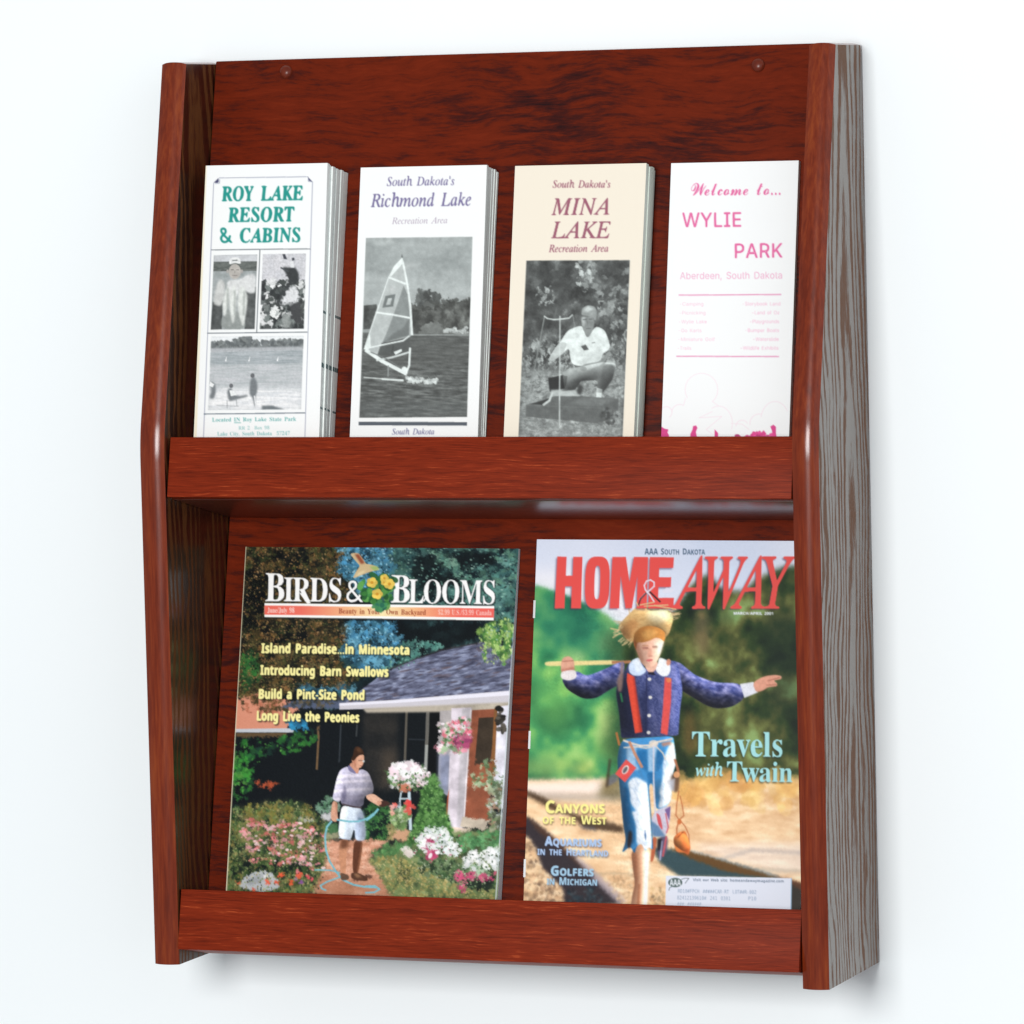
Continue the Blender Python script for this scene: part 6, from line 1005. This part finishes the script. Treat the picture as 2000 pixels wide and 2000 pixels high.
    cv.poly(tor, nv); m = cv.mask(tor); cv.put(m*cv.noise(16, 10, ang=.6, octv=3), (112, 118, 164), .75); cv.put(m*cv.mask([(280, 1000), (420, 1060), (600, 1320), (610, 1720), (340, 1730)], 40), (18, 24, 52), .6); cv.put(m*cv.mask([(560, 1300), (640, 1080), (640, 1700), (590, 1700)], 20), (20, 26, 60), .5); cv.line([(625, 1040), (615, 1700)], 8, (24, 28, 60), .8)
    for a, b, w_, cl in (((470, 1100), (560, 1500), 40, (150, 150, 196)), ((700, 1120), (800, 1340), 46, (140, 140, 188)), ((900, 950), (960, 1140), 50, (158, 154, 196)), ((930, 1200), (900, 1600), 40, (126, 126, 172)), ((680, 1400), (740, 1640), 30, (130, 130, 178)), ((390, 1300), (420, 1600), 30, (34, 40, 84)), ((860, 1300), (870, 1640), 18, (40, 44, 90))):
        cv.line([a, b], w_, cl, .35, soft=16)
    cv.vol(tor, 120, .55, 20)
    cv.poly([(600, 940), (745, 880), (740, 970), (680, 1024), (640, 1010)], (238, 188, 166)); cv.poly([(640, 1010), (700, 1010), (720, 1046), (640, 1036)], (26, 26, 46))
    cv.poly([(545, 850), (470, 880), (430, 940), (436, 1010), (480, 1050), (560, 1052), (630, 1000), (570, 930)], (206, 222, 246)); cv.poly([(470, 890), (540, 870), (590, 990), (520, 1010)], (236, 244, 252), .8, soft=10)
    cv.poly([(760, 850), (830, 876), (880, 930), (884, 1000), (850, 1056), (790, 1058), (730, 1010), (724, 970), (745, 930)], (244, 248, 252)); cv.poly([(840, 880), (866, 866), (888, 890), (880, 930), (850, 946), (836, 920)], (216, 150, 126))
    cv.smooth = 0; cv.poly([(416, 1020), (492, 1062), (530, 1350), (578, 1655), (500, 1672), (450, 1350), (410, 1100)], (222, 76, 54)); cv.poly([(480, 1062), (494, 1062), (578, 1655), (552, 1660)], (150, 40, 34), .8, soft=4)
    cv.poly([(820, 1066), (893, 1080), (888, 1330), (850, 1690), (776, 1670), (800, 1400)], (224, 84, 80)); cv.smooth = 2; cv.ell(862, 1098, 26, 26, (226, 126, 80))
    for x, y in ((655, 1088), (664, 1284), (652, 1480), (646, 1664)): cv.ell(x, y, 20, 18, (232, 228, 222))
    cv.poly([(350, 870), (378, 900), (372, 1100), (356, 1220), (320, 1230), (300, 1100), (340, 1020)], (150, 120, 108), .8, soft=6); cv.line([(345, 1240), (362, 1330)], 20, (40, 110, 70))
    cv.poly([(474, 620), (500, 560), (640, 500), (780, 520), (840, 600), (806, 700), (780, 790), (755, 870), (700, 950), (644, 972), (580, 930), (530, 820), (500, 730)], (240, 190, 166))
    cv.poly([(474, 640), (540, 690), (560, 800), (600, 920), (560, 900), (520, 800)], (206, 138, 108), .7, soft=14); cv.poly([(700, 690), (810, 680), (780, 800), (740, 840)], (252, 226, 208), .8, soft=14)
    cv.poly([(474, 640), (500, 560), (560, 520), (660, 500), (790, 530), (838, 590), (815, 690), (775, 650), (720, 640), (650, 676), (580, 694), (530, 690), (508, 730)], (186, 124, 62)); cv.poly([(560, 600), (640, 540), (760, 570), (700, 640), (620, 670)], (220, 166, 96), .7, soft=14); cv.poly([(480, 650), (520, 700), (512, 780), (490, 720)], (170, 96, 52))
    cv.vol([(474, 620), (500, 560), (640, 500), (780, 520), (840, 600), (806, 700), (780, 790), (755, 870), (700, 950), (644, 972), (580, 930), (530, 820), (500, 730)], 70, .3, 10); cv.poly([(565, 735), (648, 735), (644, 770), (580, 775)], (190, 128, 106), .55, soft=8); cv.poly([(684, 728), (742, 724), (738, 758), (690, 762)], (206, 146, 122), .5, soft=8)
    cv.line([(584, 752), (640, 752)], 13, (150, 96, 84), .85); cv.line([(690, 742), (736, 738)], 12, (160, 104, 90), .85); cv.line([(580, 726), (640, 722)], 9, (176, 112, 70), .7); cv.poly([(650, 750), (668, 750), (690, 836), (650, 846), (630, 832)], (222, 152, 128), .6, soft=5); cv.line([(640, 842), (684, 838)], 9, (180, 106, 92), .7); cv.poly([(612, 884), (650, 870), (696, 874), (684, 892), (640, 900)], (206, 104, 104))
    hat = [(330, 545), (326, 500), (370, 450), (430, 390), (500, 318), (580, 284), (650, 272), (760, 286), (850, 326), (905, 396), (912, 440), (890, 520), (868, 592), (820, 648), (826, 580), (748, 528), (650, 508), (560, 528), (490, 590), (476, 700), (420, 672), (366, 616)]
    cv.poly(hat, (236, 198, 136)); m = cv.mask(hat); cv.put(m*cv.noise(40, 9, ang=-.15, octv=3)**1.5, (190, 142, 86), .6); cv.put(m*cv.mask([(330, 540), (480, 420), (560, 500), (480, 600), (470, 700), (380, 640)], 20), (180, 122, 72), .7); cv.put(m*cv.mask([(620, 330), (820, 350), (880, 440), (760, 490), (650, 450)], 30), (255, 242, 200), .9); cv.put(m*cv.mask([(480, 600), (560, 520), (740, 520), (830, 580), (830, 620), (748, 548), (640, 528), (560, 548), (490, 620)], 5), (140, 88, 44), .8)
    cv.vol(hat, 70, .4, 40)
    for a, b in (((600, 290), (830, 300)), ((560, 300), (660, 256)), ((700, 300), (870, 330)), ((880, 350), (985, 322)), ((890, 380), (980, 384)), ((920, 400), (960, 380)), ((330, 560), (235, 540)), ((340, 590), (260, 640)), ((370, 640), (320, 680)), ((420, 690), (360, 722)), ((440, 380), (432, 300)), ((640, 280), (800, 330)), ((350, 500), (310, 580))): cv.line([a, b], 13, (222, 190, 140), .9)
    R = cv.rng
    for i in range(46):
        k = R.integers(4); x, y, a = [(R.uniform(520, 860), R.uniform(275, 340), R.uniform(-.5, .3)), (R.uniform(880, 915), R.uniform(360, 470), R.uniform(-.5, .4)), (R.uniform(320, 380), R.uniform(440, 600), R.uniform(2.5, 3.6)), (R.uniform(360, 470), R.uniform(620, 690), R.uniform(2, 2.8))][k]
        L = R.uniform(35, 95); cv.line([(x, y), (x+L*np.cos(a), y+L*np.sin(a))], R.uniform(6, 10), np.array((236, 206, 156))*R.uniform(.72, 1.05), .9)
    for a, b in (((620, 320), (800, 330)), ((660, 345), (760, 340)), ((860, 360), (930, 372))): cv.line([a, b], 9, (120, 84, 56), .7)
    cv.frame(*Bt)
    # jeans, belt, bundle
    bl = (62, 140, 200)
    cv.poly([(690, 1130), (736, 1140), (726, 1240), (700, 1390), (660, 1410), (680, 1250)], (190, 100, 66))
    cv.poly([(456, 1290), (560, 1200), (664, 1260), (650, 1420), (640, 1600), (636, 1900), (450, 1900), (470, 1760), (500, 1640), (480, 1500)], (234, 176, 140)); cv.poly([(456, 1290), (530, 1300), (530, 1600), (500, 1760), (470, 1830), (500, 1620), (470, 1450)], (190, 112, 74), .7, soft=12); cv.poly([(570, 1260), (660, 1280), (640, 1600), (636, 1900), (570, 1900), (590, 1560)], (252, 232, 212), .9, soft=16); cv.poly([(536, 1640), (556, 1640), (544, 1900), (520, 1900)], (180, 108, 72), .8, soft=6)
    cv.poly([(760, 1130), (856, 1120), (846, 1280), (768, 1396), (740, 1280)], (96, 84, 112), soft=3); cv.line([(838, 1130), (800, 1340)], 20, (196, 90, 100)); cv.line([(790, 1180), (770, 1380)], 16, (170, 176, 206)); cv.poly([(740, 1150), (790, 1150), (770, 1280), (740, 1280)], (24, 24, 30), soft=3)
    cv.poly([(715, 850), (880, 790), (884, 900), (858, 1040), (830, 1130), (690, 1130), (672, 960)], (206, 200, 218)); cv.poly([(726, 870), (770, 900), (800, 1040), (790, 1060), (740, 980)], (208, 86, 92)); cv.poly([(820, 840), (884, 800), (870, 960), (846, 900)], (120, 96, 150)); cv.line([(830, 880), (858, 1030), (840, 1090)], 16, (206, 110, 120)); cv.poly([(672, 960), (740, 1000), (830, 1130), (690, 1130)], (70, 116, 160), .8, soft=8)
    jl = [(378, 76), (640, 60), (910, 46), (920, 110), (946, 320), (900, 480), (888, 780), (730, 850), (716, 720), (700, 560), (650, 560), (655, 800), (664, 1000), (690, 1276), (650, 1240), (610, 1290), (570, 1200), (520, 1230), (494, 1320), (450, 1230), (352, 1316), (404, 1170), (372, 1000), (352, 760), (330, 560), (308, 300), (330, 160)]
    cv.poly(jl, bl); m = cv.mask(jl)
    wh = (236, 242, 250)
    for q, al in (([(420, 540), (500, 480), (600, 530), (640, 560), (655, 800), (690, 1276), (600, 1270), (516, 1220), (510, 1000), (446, 860), (520, 856), (450, 770), (440, 640)], 1), ([(800, 300), (880, 120), (920, 110), (946, 320), (900, 480), (888, 780), (740, 840), (780, 690), (740, 640), (800, 500)], .95), ([(400, 170), (480, 110), (520, 180), (500, 330), (560, 420), (420, 400)], .55), ([(640, 140), (740, 130), (730, 420), (640, 430)], .55)): cv.put(m*cv.mask(q, 6), wh, al)
    for q in ([(510, 200), (620, 190), (640, 430), (560, 390)], [(730, 180), (800, 210), (810, 300), (740, 440), (700, 420)], [(380, 560), (440, 640), (440, 780), (510, 1000), (500, 1200), (440, 1210), (370, 900)], [(630, 430), (720, 440), (700, 560), (640, 560)]): cv.put(m*cv.mask(q, 10), (14, 92, 150), .7)
    cv.put(m*cv.noise(50, 20, ang=1.1, octv=3)**2, (90, 130, 176), .35); cv.poly([(660, 540), (800, 480), (770, 640), (720, 740), (706, 600)], (60, 128, 180), .8, soft=10); cv.line([(640, 560), (670, 900), (690, 1260)], 13, (30, 96, 150), .8)
    cv.poly([(432, 1060), (470, 1080), (466, 1180), (440, 1270), (412, 1230)], (50, 34, 34), .9, soft=3); cv.poly([(606, 1040), (622, 1120), (616, 1180), (600, 1120)], (60, 90, 130))
    cv.vol(jl, 60, .5, 15); cv.vol([(456, 1290), (560, 1200), (664, 1260), (650, 1420), (640, 1600), (636, 1900), (450, 1900), (470, 1760), (500, 1640), (480, 1500)], 50, .35, 0)
    rp = (228, 214, 200)
    cv.line([(376, 92), (470, 126), (560, 150), (660, 146), (740, 110), (900, 76)], 20, rp); cv.line([(380, 170), (520, 160), (620, 176), (720, 150), (800, 230), (830, 300)], 15, rp, .9); cv.ell(700, 124, 50, 34, rp, .9); cv.line([(700, 150), (700, 500), (716, 860), (740, 1000)], 16, (206, 206, 220)); cv.poly([(780, 120), (890, 96), (890, 140), (800, 160)], (206, 130, 96), .8, soft=4)
    cv.line([(440, 110), (500, 240), (574, 380)], 30, (196, 136, 108)); cv.line([(300, 10), (330, 140)], 24, (176, 110, 60)); cv.poly([(210, 480), (300, 440), (320, 520), (260, 560), (200, 590)], (96, 100, 120), .7, soft=10); cv.line([(230, 300), (210, 470), (195, 590)], 30, (60, 46, 34), .7, soft=5)
    cv.poly([(286, 452), (404, 296), (514, 388), (392, 544)], (226, 84, 80)); cv.ell(396, 408, 30, 52, (240, 236, 232), rot=.55); cv.ell(394, 410, 20, 40, (96, 98, 104), rot=.55)
    cv.poly([(880, 470), (960, 420), (980, 500), (970, 640), (930, 660), (890, 600)], (96, 70, 56), .85, soft=5); cv.line([(930, 300), (960, 400), (970, 470)], 26, (176, 112, 80)); cv.ell(948, 462, 34, 34, (222, 160, 112)); cv.poly([(850, 530), (930, 500), (920, 650), (880, 620)], (196, 200, 214), .8, soft=6)
    st = (188, 104, 62); cv.line([(972, 640), (950, 780), (940, 900), (975, 950), (1026, 905), (1010, 800), (985, 690)], 11, st); cv.line([(975, 950), (950, 1040), (950, 1110)], 14, st); cv.line([(990, 960), (1040, 1020), (1080, 1110), (1085, 1200)], 11, st); cv.ell(978, 970, 24, 30, (206, 112, 62))
    cv.poly([(912, 1150), (930, 1120), (980, 1080), (1040, 1066), (1060, 1110), (1090, 1200), (1100, 1260), (1076, 1332), (1030, 1300), (950, 1300), (920, 1220)], (222, 120, 62)); cv.poly([(930, 1160), (1000, 1110), (1010, 1200), (950, 1290)], (240, 160, 90), .6, soft=12); cv.poly([(1020, 1290), (1080, 1250), (1076, 1332)], (170, 76, 36), .7, soft=8); cv.line([(960, 1140), (1020, 1080)], 10, (140, 66, 34))
    cv.vol([(912, 1150), (980, 1080), (1060, 1110), (1100, 1260), (1030, 1300), (920, 1220)], 40, .5, 40)
    cv.frame(*X); cv.mottle(7, .06, cv.mask([(190, 360), (840, 340), (860, 620), (1340, 700), (1340, 900), (860, 900), (880, 1640), (520, 1900), (440, 1260), (500, 900), (130, 820), (130, 620), (480, 600)], 10))
    # masthead
    cv.C = cv.C*.6+blur(cv.C, 1)*.4; cv.smooth = 0; cv.frame(*X)
    R = (229, 82, 78); sh = ((-5, 7), (60, 40, 70), .55)
    def ltr(cs):
        for c in cs: cv.put(cv.mask(np.asarray(c, float)+np.array([-6, 7]), 2), (58, 40, 74), .55)
        for c in cs: cv.poly(c, R)
    ltr([[(203, 122), (250, 123), (246, 218), (280, 218), (283, 123), (330, 124), (322, 383), (272, 383), (276, 272), (243, 272), (239, 383), (190, 383)]])
    t = np.linspace(0, 2*np.pi, 40, endpoint=False); se = lambda cx, cy, rx, ry: np.c_[cx+rx*np.sign(np.cos(t))*abs(np.cos(t))**.62-(0)*t, cy+ry*np.sign(np.sin(t))*abs(np.sin(t))**.62]
    sl = lambda p: np.c_[p[:, 0]-(p[:, 1]-252)*.03, p[:, 1]]
    O1, O2 = sl(se(404, 253, 62, 131)), sl(se(404, 253, 14, 84))
    mO = np.clip(cv.full(cv.cov([O1]))-cv.full(cv.cov([O2])), 0, 1); cv.put(np.clip(blur(np.roll(mO, (2, -2), (0, 1)), 1), 0, 1), (58, 40, 74), .5); cv.put(mO, R)
    ltr([[(480, 124), (548, 124), (566, 250), (588, 124), (660, 125), (652, 383), (602, 383), (606, 220), (578, 383), (546, 383), (522, 220), (514, 383), (466, 383)], [(668, 125), (790, 126), (786, 180), (716, 180), (714, 226), (776, 226), (774, 276), (712, 276), (710, 330), (790, 330), (786, 383), (660, 383)]])
    cv.text('AWAY', 'SI', (776, 383), (1398, 383), 259, R, shadow=sh, xs=-95, bold=1.15)
    wt = (226, 226, 240)
    cv.line([(690, 350), (668, 315), (646, 290), (640, 268), (652, 246), (672, 240), (690, 252), (690, 272), (668, 292), (642, 312), (618, 338)], 7, wt, .9); cv.line([(668, 300), (720, 350)], 9, (40, 30, 36), .8); cv.line([(650, 306), (622, 335), (610, 370)], 8, (60, 40, 46), .8); cv.poly([(728, 300), (752, 278), (790, 285), (782, 300), (745, 306)], wt, .85)
    # straw tips over the lettering
    for a, b in (((620, 366), (690, 352)), ((640, 372), (760, 366)), ((690, 368), (800, 388)), ((610, 372), (600, 352))): cv.line([a, b], 6, (222, 190, 140), .9)
    cv.text('AAA South Dakota', 'SSB', (642, 112), (946, 113), 31, (62, 88, 116), smallcaps=.82)
    cv.text('MARCH/APRIL 2001', 'SSB', (1090, 415), (1288, 416), 14, (222, 228, 236), bold=.3)
    LB2 = (168, 226, 230); ds = ((-4, 5), (20, 30, 30), .5)
    cv.text('Travels', 'SB', (880, 1128), (1335, 1131), 124, LB2, shadow=ds, xs=-14); cv.text('with', 'SI', (900, 1228), (1036, 1226), 62, LB2, bold=.6, shadow=ds); cv.text('Twain', 'SB', (1056, 1254), (1386, 1258), 100, LB2, shadow=ds, xs=-14)
    Y = (250, 240, 150); ds = ((4, 5), (70, 60, 40), .6)
    cv.text('Canyons', 'SSB', (145, 1412), (441, 1414), 62, Y, smallcaps=.72, bold=.7, shadow=ds); cv.text('of the West', 'SSB', (130, 1466), (450, 1470), 43, Y, smallcaps=.8, bold=.3, shadow=ds)
    B = (172, 198, 234); ds = ((4, 5), (40, 44, 70), .6)
    cv.text('Aquariums', 'SSB', (140, 1576), (425, 1582), 46, B, smallcaps=.78, bold=.6, shadow=ds); cv.text('in the Heartland', 'SSB', (103, 1622), (458, 1632), 36, B, smallcaps=.82, bold=.3, shadow=ds)
    B = (166, 204, 230)
    cv.text('Golfers', 'SSB', (172, 1726), (385, 1731), 48, B, smallcaps=.75, bold=.6, shadow=ds); cv.text('in Michigan', 'SSB', (150, 1772), (402, 1778), 38, B, smallcaps=.8, bold=.3, shadow=ds)
    # address label
    cv.frame(*LB)
    cv.poly([(135, 394), (1716, 428), (1706, 1050), (126, 1000)], (228, 233, 247)); cv.line([(1714, 430), (1704, 1050)], 14, (150, 190, 226), .7)
    ink = (84, 100, 124)
    cv.text('Visit our Web site: homeandawaymagazine.com', 'SSB', (474, 462), (1616, 482), 34, ink, .85)
    cv.ell(252, 480, 90, 60, (86, 106, 104)); cv.text('AAA', 'SSB', (182, 520), (322, 520), 78, (222, 228, 236), bold=.2); cv.line([(330, 440), (380, 425), (424, 428), (404, 452), (376, 490)], 8, (90, 104, 110)); cv.line([(214, 530), (180, 548), (172, 580)], 8, (90, 104, 110))
    lt = (126, 148, 176)
    cv.text('RD10#FPCH #####CAR-RT LOT##R-002', 'MO', (286, 608), (1270, 626), 46, lt, .9); cv.text('82412139610# 241 0301', 'MO', (276, 692), (944, 704), 46, lt, .85); cv.text('P10', 'MO', (1172, 704), (1270, 706), 46, lt, .85); cv.text('### ######', 'MO', (276, 768), (580, 774), 44, lt, .6)
# ---------------------------------------------------------------- brochures and magazines
FLOOR = .0016
class Sheet:
    """front face of a printed piece: left / right x and distance from the back board at its top and at the rail line"""
    def __init__(s, o, xl, xr, out, up): s.o, s.xl, s.xr, s.out, s.up = o, xl, xr, out, up     # each (top, rail line); up = ((left,right) top, rail line)
    def at(s, u, up, dout=0):
        k = (up-s.up[1])/(s.up[0]-s.up[1]); f = lambda p: p[1]+(p[0]-p[1])*k
        x = f(s.xl)+(f(s.xr)-f(s.xl))*u
        return P(s.o, x, f(s.out)+dout, up)

def cover_mesh(name, sheet, painter, quad, w, hv, parent, mat, seed, dens):
    vis = sheet.up[0]-sheet.up[1]; hfull = int(hv*(sheet.up[0]-FLOOR)/vis)
    cv = Cover(w, hv, hfull, quad, seed); painter(cv); ink = cv.linear()[:hfull]*dens
    base = np.array(parent.location)
    us = (np.arange(w+1))/w; ups = sheet.up[0]-np.arange(hfull+1)/hv*vis
    k = (ups-sheet.up[1])/vis
    xl = sheet.xl[1]+(sheet.xl[0]-sheet.xl[1])*k; xr = sheet.xr[1]+(sheet.xr[0]-sheet.xr[1])*k; out = sheet.out[1]+(sheet.out[0]-sheet.out[1])*k+.00012
    X = xl[:, None]+(xr-xl)[:, None]*us[None]; OUT = np.repeat(out[:, None], w+1, 1); UP = np.repeat(ups[:, None], w+1, 1)
    co = np.stack([X+sheet.o[0], sheet.o[1]-OUT*CA+UP*SA, sheet.o[2]+OUT*SA+UP*CA], -1).reshape(-1, 3)-base
    nv = len(co); i = np.arange(hfull)[:, None]*(w+1)+np.arange(w)[None]
    q = np.stack([i, i+w+1, i+w+2, i+1], -1).reshape(-1, 4); nf = len(q)
    me = bpy.data.meshes.new(name); me.vertices.add(nv); me.vertices.foreach_set('co', co.ravel().astype(np.float32))
    me.loops.add(nf*4); me.loops.foreach_set('vertex_index', q.ravel().astype(np.int32))
    me.polygons.add(nf); me.polygons.foreach_set('loop_start', (np.arange(nf)*4).astype(np.int32))
    # colours sit on the grid points: average of the painted cells round each point
    pad = np.pad(ink, ((1, 1), (1, 1), (0, 0)), mode='edge'); vc = (pad[:-1, :-1]+pad[1:, :-1]+pad[:-1, 1:]+pad[1:, 1:])/4
    vc = np.clip(pad[1:, 1:]*.5+vc*.5, 0, 1)
    at = me.color_attributes.new('ink', 'FLOAT_COLOR', 'POINT'); at.data.foreach_set('color', np.concatenate([vc, np.ones(vc.shape[:2]+(1,))], -1).ravel().astype(np.float32))
    me.update(calc_edges=True)
    return link(name, me, mat, parent)

def body(name, sheet, back, mat, parent=None, base=(0, 0, 0), marks=(), jit=0, top=0, drop=0):
    """paper block behind a front face; back = (top, rail line) distance of its rear face"""
    ups = [FLOOR]+sorted(v for m in marks for v in m)+[sheet.up[0]-drop]
    bk = Sheet(sheet.o, sheet.xl, sheet.xr, back, sheet.up)
    bm = bmesh.new(); rows = []
    for up in ups:
        r = []
        for u, s in ((0, bk), (1, bk), (1, sheet), (0, sheet)):
            p = np.array(s.at(u, up)); p[0] += jit if u else jit*.3
            r.append(bm.verts.new(p-np.array(base)))
        rows.append(r)
    for k, (a, b) in enumerate(zip(rows[:-1], rows[1:])):
        for j in range(4):
            f = bm.faces.new((a[j], a[(j+1) % 4], b[(j+1) % 4], b[j]))
            if j == 1 and any(abs(ups[k]-m[0]) < 1e-6 for m in marks): f.material_index = 1
    bm.faces.new(rows[0][::-1]); bm.faces.new(rows[-1])
    bmesh.ops.recalc_face_normals(bm, faces=bm.faces)
    if not marks: bmesh.ops.bevel(bm, geom=[e for e in bm.edges if abs(e.verts[0].co.z-e.verts[1].co.z) > .05], offset=.0004, segments=2, affect='EDGES')
    me = bpy.data.meshes.new(name); bm.to_mesh(me); bm.free()
    return link(name, me, [mat, M['ink']] if marks else mat, parent, 40)

def stack(sheet, painter, quad, seed, nleaf, thick, paper, label, cat, glabel=None, group=None, marks=()):
    """the front brochure with its printed cover, and the same brochures one behind the other"""
    rng = np.random.default_rng(seed)
    loc = sheet.at(.5, FLOOR)
    th = [(sheet.out[0]-.0004)/(nleaf+1), (sheet.out[1]-.0004)/(nleaf+1)] if nleaf else [thick, thick]
    gap = .00014 if nleaf else 0
    t = empty('brochure', loc, label, cat)
    body('folded_paper', sheet, (sheet.out[0]-th[0]+gap, sheet.out[1]-th[1]+gap), paper, t, t.location, marks)
    cover_mesh('printed_cover', sheet, painter, quad, 200, 430, t, M['matte'], seed, .90)
    for i in range(1, nleaf+1):
        s = Sheet(sheet.o, sheet.xl, sheet.xr, (sheet.out[0]-th[0]*i, sheet.out[1]-th[1]*i), sheet.up)
        b = (s.out[0]-th[0]+gap, s.out[1]-th[1]+gap)
        mk = [m for m in marks if rng.random() < .7]
        o = body('brochure', s, b, paper, None, s.at(.5, FLOOR), mk, jit=rng.uniform(-.0009, .0009), drop=rng.uniform(0, .0016))
        o.location = s.at(.5, FLOOR); tag(o, glabel, cat, group)

stack(Sheet(OU, (.0358, .0336), (.1369, .1375), (.0395, .0280), (.2456, .0382)), paint_resort, [(402.2, 323.6), (639.8, 318.3), (623.5, 852.4), (378.6, 851.3)], 11, 8, 0, M['paper'],
      'white brochure with bold green lettering and three grey photos, front of the thickest stack', 'brochure', 'plain white brochure behind the green-lettered one, its edge with dark ink marks', 'brochures stacked behind the green-lettered front one',
      marks=((.1315, .1335), (.0905, .0940), (.0590, .0606)))
stack(Sheet(OU, (.1579, .1576), (.2606, .2614), (.0241, .0162), (.2446, .0391)), paint_sailing, [(704.8, 326.5), (951, 323), (933.3, 853.8), (683.3, 853)], 12, 5, 0, M['paper'],
      'white brochure with a grey photo of a windsurfer, front of its stack', 'brochure', 'plain white brochure in the stack behind the windsurfer cover', 'brochures stacked behind the windsurfer one')
stack(Sheet(OU, (.2830, .2849), (.3875, .3878), (.0230, .0231), (.2435, .0376)), paint_crouching, [(1006.3, 325), (1262.8, 318.3), (1237.8, 854.4), (983.9, 853.8)], 13, 3, 0, M['cream'],
      'cream brochure with maroon lettering and a crouching man, front of its stack', 'brochure', 'plain thick brochure in the stack behind the cream crouching man cover', 'brochures stacked behind the cream one')
stack(Sheet(OU, (.4008, .4031), (.5004, .5024), (.0055, .0055), (.2466, .0394)), paint_park, [(1311.2, 318.1), (1560, 314.4), (1541.1, 855.4), (1291.4, 856.3)], 14, 0, .0050, M['paper'],
      'single thin white brochure printed all in pink, beside the right panel', 'brochure')

def magazine(sheet, painter, quad, seed, label, staples=()):
    t = empty('magazine', sheet.at(.5, FLOOR), label, 'magazine')
    body('page_block', sheet, (.0005, .0005), M['pages'], t, t.location)
    cover_mesh('front_cover', sheet, painter, quad, 430, 552, t, M['gloss'], seed, 1.0)
    for up in staples:
        c = []
        for dz in (-.0068, .0068):
            for du, do in ((-.0007/.219, -.0016), (.001/.219, -.0016), (.001/.219, .0006), (-.0007/.219, .0006)): c.append(sheet.at(du, up+dz, do))
        hexa('staple', c, M['steel'], t, 0, t.location)
    return t
magazine(Sheet(OL, (.0382, .0402), (.2654, .2645), (.0045, .0095), (.3049, .0390)), paint_garden, [(480.2, 1067.2), (1012.4, 1073.1), (974, 1752.3), (441.3, 1737)], 15, 'glossy garden magazine showing a man watering flowers before a house')
magazine(Sheet(OL, (.2796, .2833), (.4986, .5023), (.0035, .0035), (.3122, .0388)), paint_travel, [(1048.8, 1053.6), (1585, 1057), (1563.3, 1774), (1022.8, 1755.1)], 16, 'glossy travel magazine showing a child in straw hat walking a railway track', (.2587, .159, .0618))
